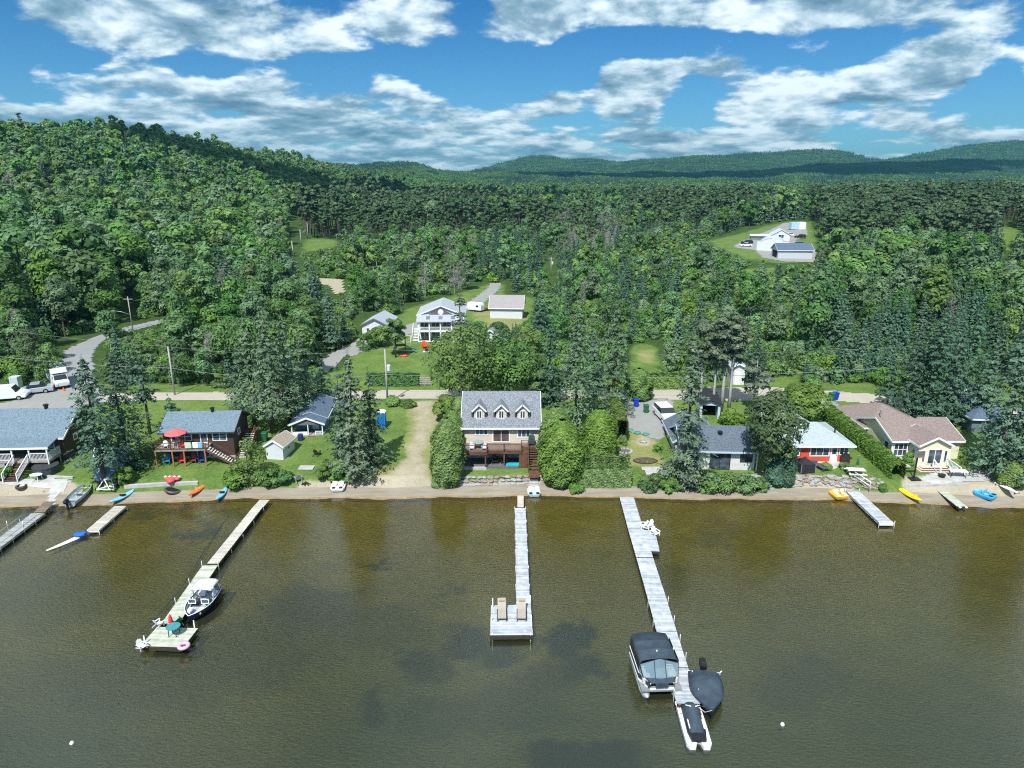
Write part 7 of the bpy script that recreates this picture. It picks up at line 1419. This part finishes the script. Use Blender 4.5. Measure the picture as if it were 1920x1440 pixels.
q = MB(); q.loft([[(-1.1, .8, 2.35), (1.1, .8, 2.35), (1.1, .8, 3.05), (-1.1, .8, 3.05)], [(-1.1, 1.9, 2.4), (1.1, 1.9, 2.4), (1.1, 1.6, 2.95), (-1.1, 1.6, 2.95)]]); q.build('wind_fairing', M_CARW, t, bevel=.03); q = MB(); q.add([(-.85, 1.82, 2.07), (.85, 1.82, 2.07), (.9, 2.33, 1.4), (-.9, 2.33, 1.4)], [(0, 1, 2, 3)]); q.build('windscreen', CARG, t, fix=False)
for sx in (-1, 1):
    for y in (-2.1, 2.4): q = MB(); q.T = Matrix.Translation((sx * .9, y, .4)) @ Matrix.Rotation(R(90), 4, 'Y'); q.lathe([(.4, -.13), (.4, .13)], 14); q.build('wheel', BLACK, t)
    MB().cbox((sx * .75, 3.24, .9), (.3, .08, .25)).build('headlight', M_GEL, t); q = MB(); q.box(sx * 1.0, sx * 1.02, 1.4, 2.0, 1.35, 1.95); q.build('side_window', CARG, t)
q = MB(); q.lathe([(.25, 0), (.18, .05), (.03, .6)], 10); tag(q.build('traffic_cone', M_OR, None, gv(120, 734)), 'orange cone on the gravel before the box truck', 'cone'); q = MB(); q.box(-.6, .6, -.5, .5, 0, 1.6); tag(q.build('utility_box', mat('pale_grey_box', (.5, .55, .58), .6, .1), None, gv(32, 726), bevel=.03), 'pale grey utility cabinet behind the silver car', 'utility box')
t = thing('camper_trailer', 'white camper trailer at the end of the grey lane', 'camper', gv(892, 584), R(60)); t.scale = (.62, .62, .7); q = MB(); q.xprism([(-2.8, .55), (2.4, .55), (2.9, 1.3), (2.6, 2.7), (-2.6, 2.75), (-2.85, 2.0)], -1.15, 1.15); q.build('body', PLW, t, bevel=.05)
for sx in (-1, 1): q = MB(); q.T = Matrix.Translation((sx * 1.05, -.3, .35)) @ Matrix.Rotation(R(90), 4, 'Y'); q.lathe([(.35, -.12), (.35, .12)], 12); q.build('wheel', BLACK, t); q = MB(); q.box(sx * 1.16, sx * 1.18, -1.8, -.8, 1.5, 2.1); q.build('window', CARG, t)
q = MB(); q.box(-1.5, 1.5, -.8, .8, .4, .55); q.bar((1.5, 0, .45), (2.6, 0, .45), .1); t = thing('flat_trailer', 'low flat trailer between the camper and the white outbuilding', 'trailer', gv(913, 582)); q.build('bed', mat('rust_brown', (.16, .10, .07), .8, .2), t)
for sy in (-1, 1): q = MB(); q.T = Matrix.Rotation(R(90), 4, 'X'); q.lathe([(.3, -.1), (.3, .1)], 12, (0, .3, sy * .9)); q.build('wheel', BLACK, t)
for (px, py, m, rz, l) in ((1480, 443, PLW, 20, 'white pickup beside the far farm house'), (1500, 447, BLACK, 60, 'dark car in the far farm yard'), (1400, 458, BLACK, 80, 'black trailer left of the arched barn'), (1398, 463, PLW, 95, 'small white boat shaped car on the grass by the barn'), (1494, 462, mat('blue_tarp', (.03, .16, .5), .6, .1), 90, 'blue covered vehicle right of the arched barn')):
    car(gv(px, py), R(rz), SUV if m != PLW else SED, UG if m != PLW else SG, 1.9, m, l, 'car', (-1.4, 1.4), 'distant_car')
for (px, py, l) in ((135, 1394, 'small white mooring buoy at the lower left'), (1467, 1359, 'small pale buoy at the lower right')):
    q = MB(); q.smooth = True; q.lathe([(.03, -.1), (.11, -.04), (.13, .04), (.08, .13), (.02, .16)], 10); tag(q.build('mooring_buoy', M_GEL, None, at(px, py, .02)), l, 'buoy')
# a dark pipe lying on the lake bed beside the long dock
q = MB(); pp = [(448, 948), (415, 985), (385, 1030), (360, 1070), (335, 1110), (300, 1150), (262, 1185)]; W = [at(x, y, -.25 - .04 * i) for i, (x, y) in enumerate(pp)]; q.tube([(w_ - W[0])[:] for w_ in W], .04, 5); tag(q.build('water_pipe', BLACK, None, W[0]), 'thin dark pipe curving under water beside the left long dock', 'pipe')
# ------------------------------------------------------------ haze
hm = bpy.data.materials.new('haze_air'); hm.use_nodes = True; nt = hm.node_tree; nt.nodes.clear(); o1 = nt.nodes.new('ShaderNodeOutputMaterial'); pv = nt.nodes.new('ShaderNodeVolumePrincipled')
pv.inputs['Density'].default_value = .0001; pv.inputs['Color'].default_value = (.15, .50, .68, 1); pv.inputs['Anisotropy'].default_value = .1; nt.links.new(pv.outputs[0], o1.inputs['Volume'])
tag(MB().box(-7200, 7200, -420, 7600, -7, 345).build('haze', hm), kind='stuff')
SC.cycles.volume_step_rate = 10; SC.cycles.volume_max_steps = 32

# clouds overhead: out of the picture, they throw the broad shadows on the pine belt and the far hills
cm = bpy.data.materials.new('cloud_vapour'); cm.use_nodes = True; b_ = cm.node_tree.nodes['Principled BSDF']; b_.inputs['Base Color'].default_value = (.9, .92, .95, 1); b_.inputs['Roughness'].default_value = 1; b_.inputs['Specular IOR Level'].default_value = 0
def cloud(x, y, z, rx, ry, seed):
    r = random.Random(seed); mb = MB(); mb.smooth = True
    for i in range(16):
        a = r.uniform(0, 6.28); k = r.random() ** .5 * .75; q = r.uniform(.3, .5); c = (rx * k * math.cos(a), ry * k * math.sin(a), 0)
        mb.lathe([(.3, -.12), (.85, -.08), (1, .1), (.92, .38), (.6, .66), (.1, .8)], 12, c, rx * q, ry * q) if 0 else mb.lathe([(rr_, zz_ * 130) for rr_, zz_ in ((.3, -.12), (.85, -.08), (1, .1), (.92, .38), (.6, .66), (.1, .8))], 12, c, rx * q, ry * q)
    tag(mb.build('cloud', cm, None, (x, y, z)), kind='structure')
for i, c in enumerate(((-300, 30, 900, 190, 110), (-40, 60, 900, 120, 90), (180, 1750, 950, 480, 300), (1050, 1900, 950, 520, 330), (1900, 1950, 950, 520, 300), (2500, 2500, 950, 380, 380), (620, 2600, 950, 330, 260), (-900, 1500, 950, 300, 260), (1500, 2750, 950, 260, 240))): cloud(*c, i)
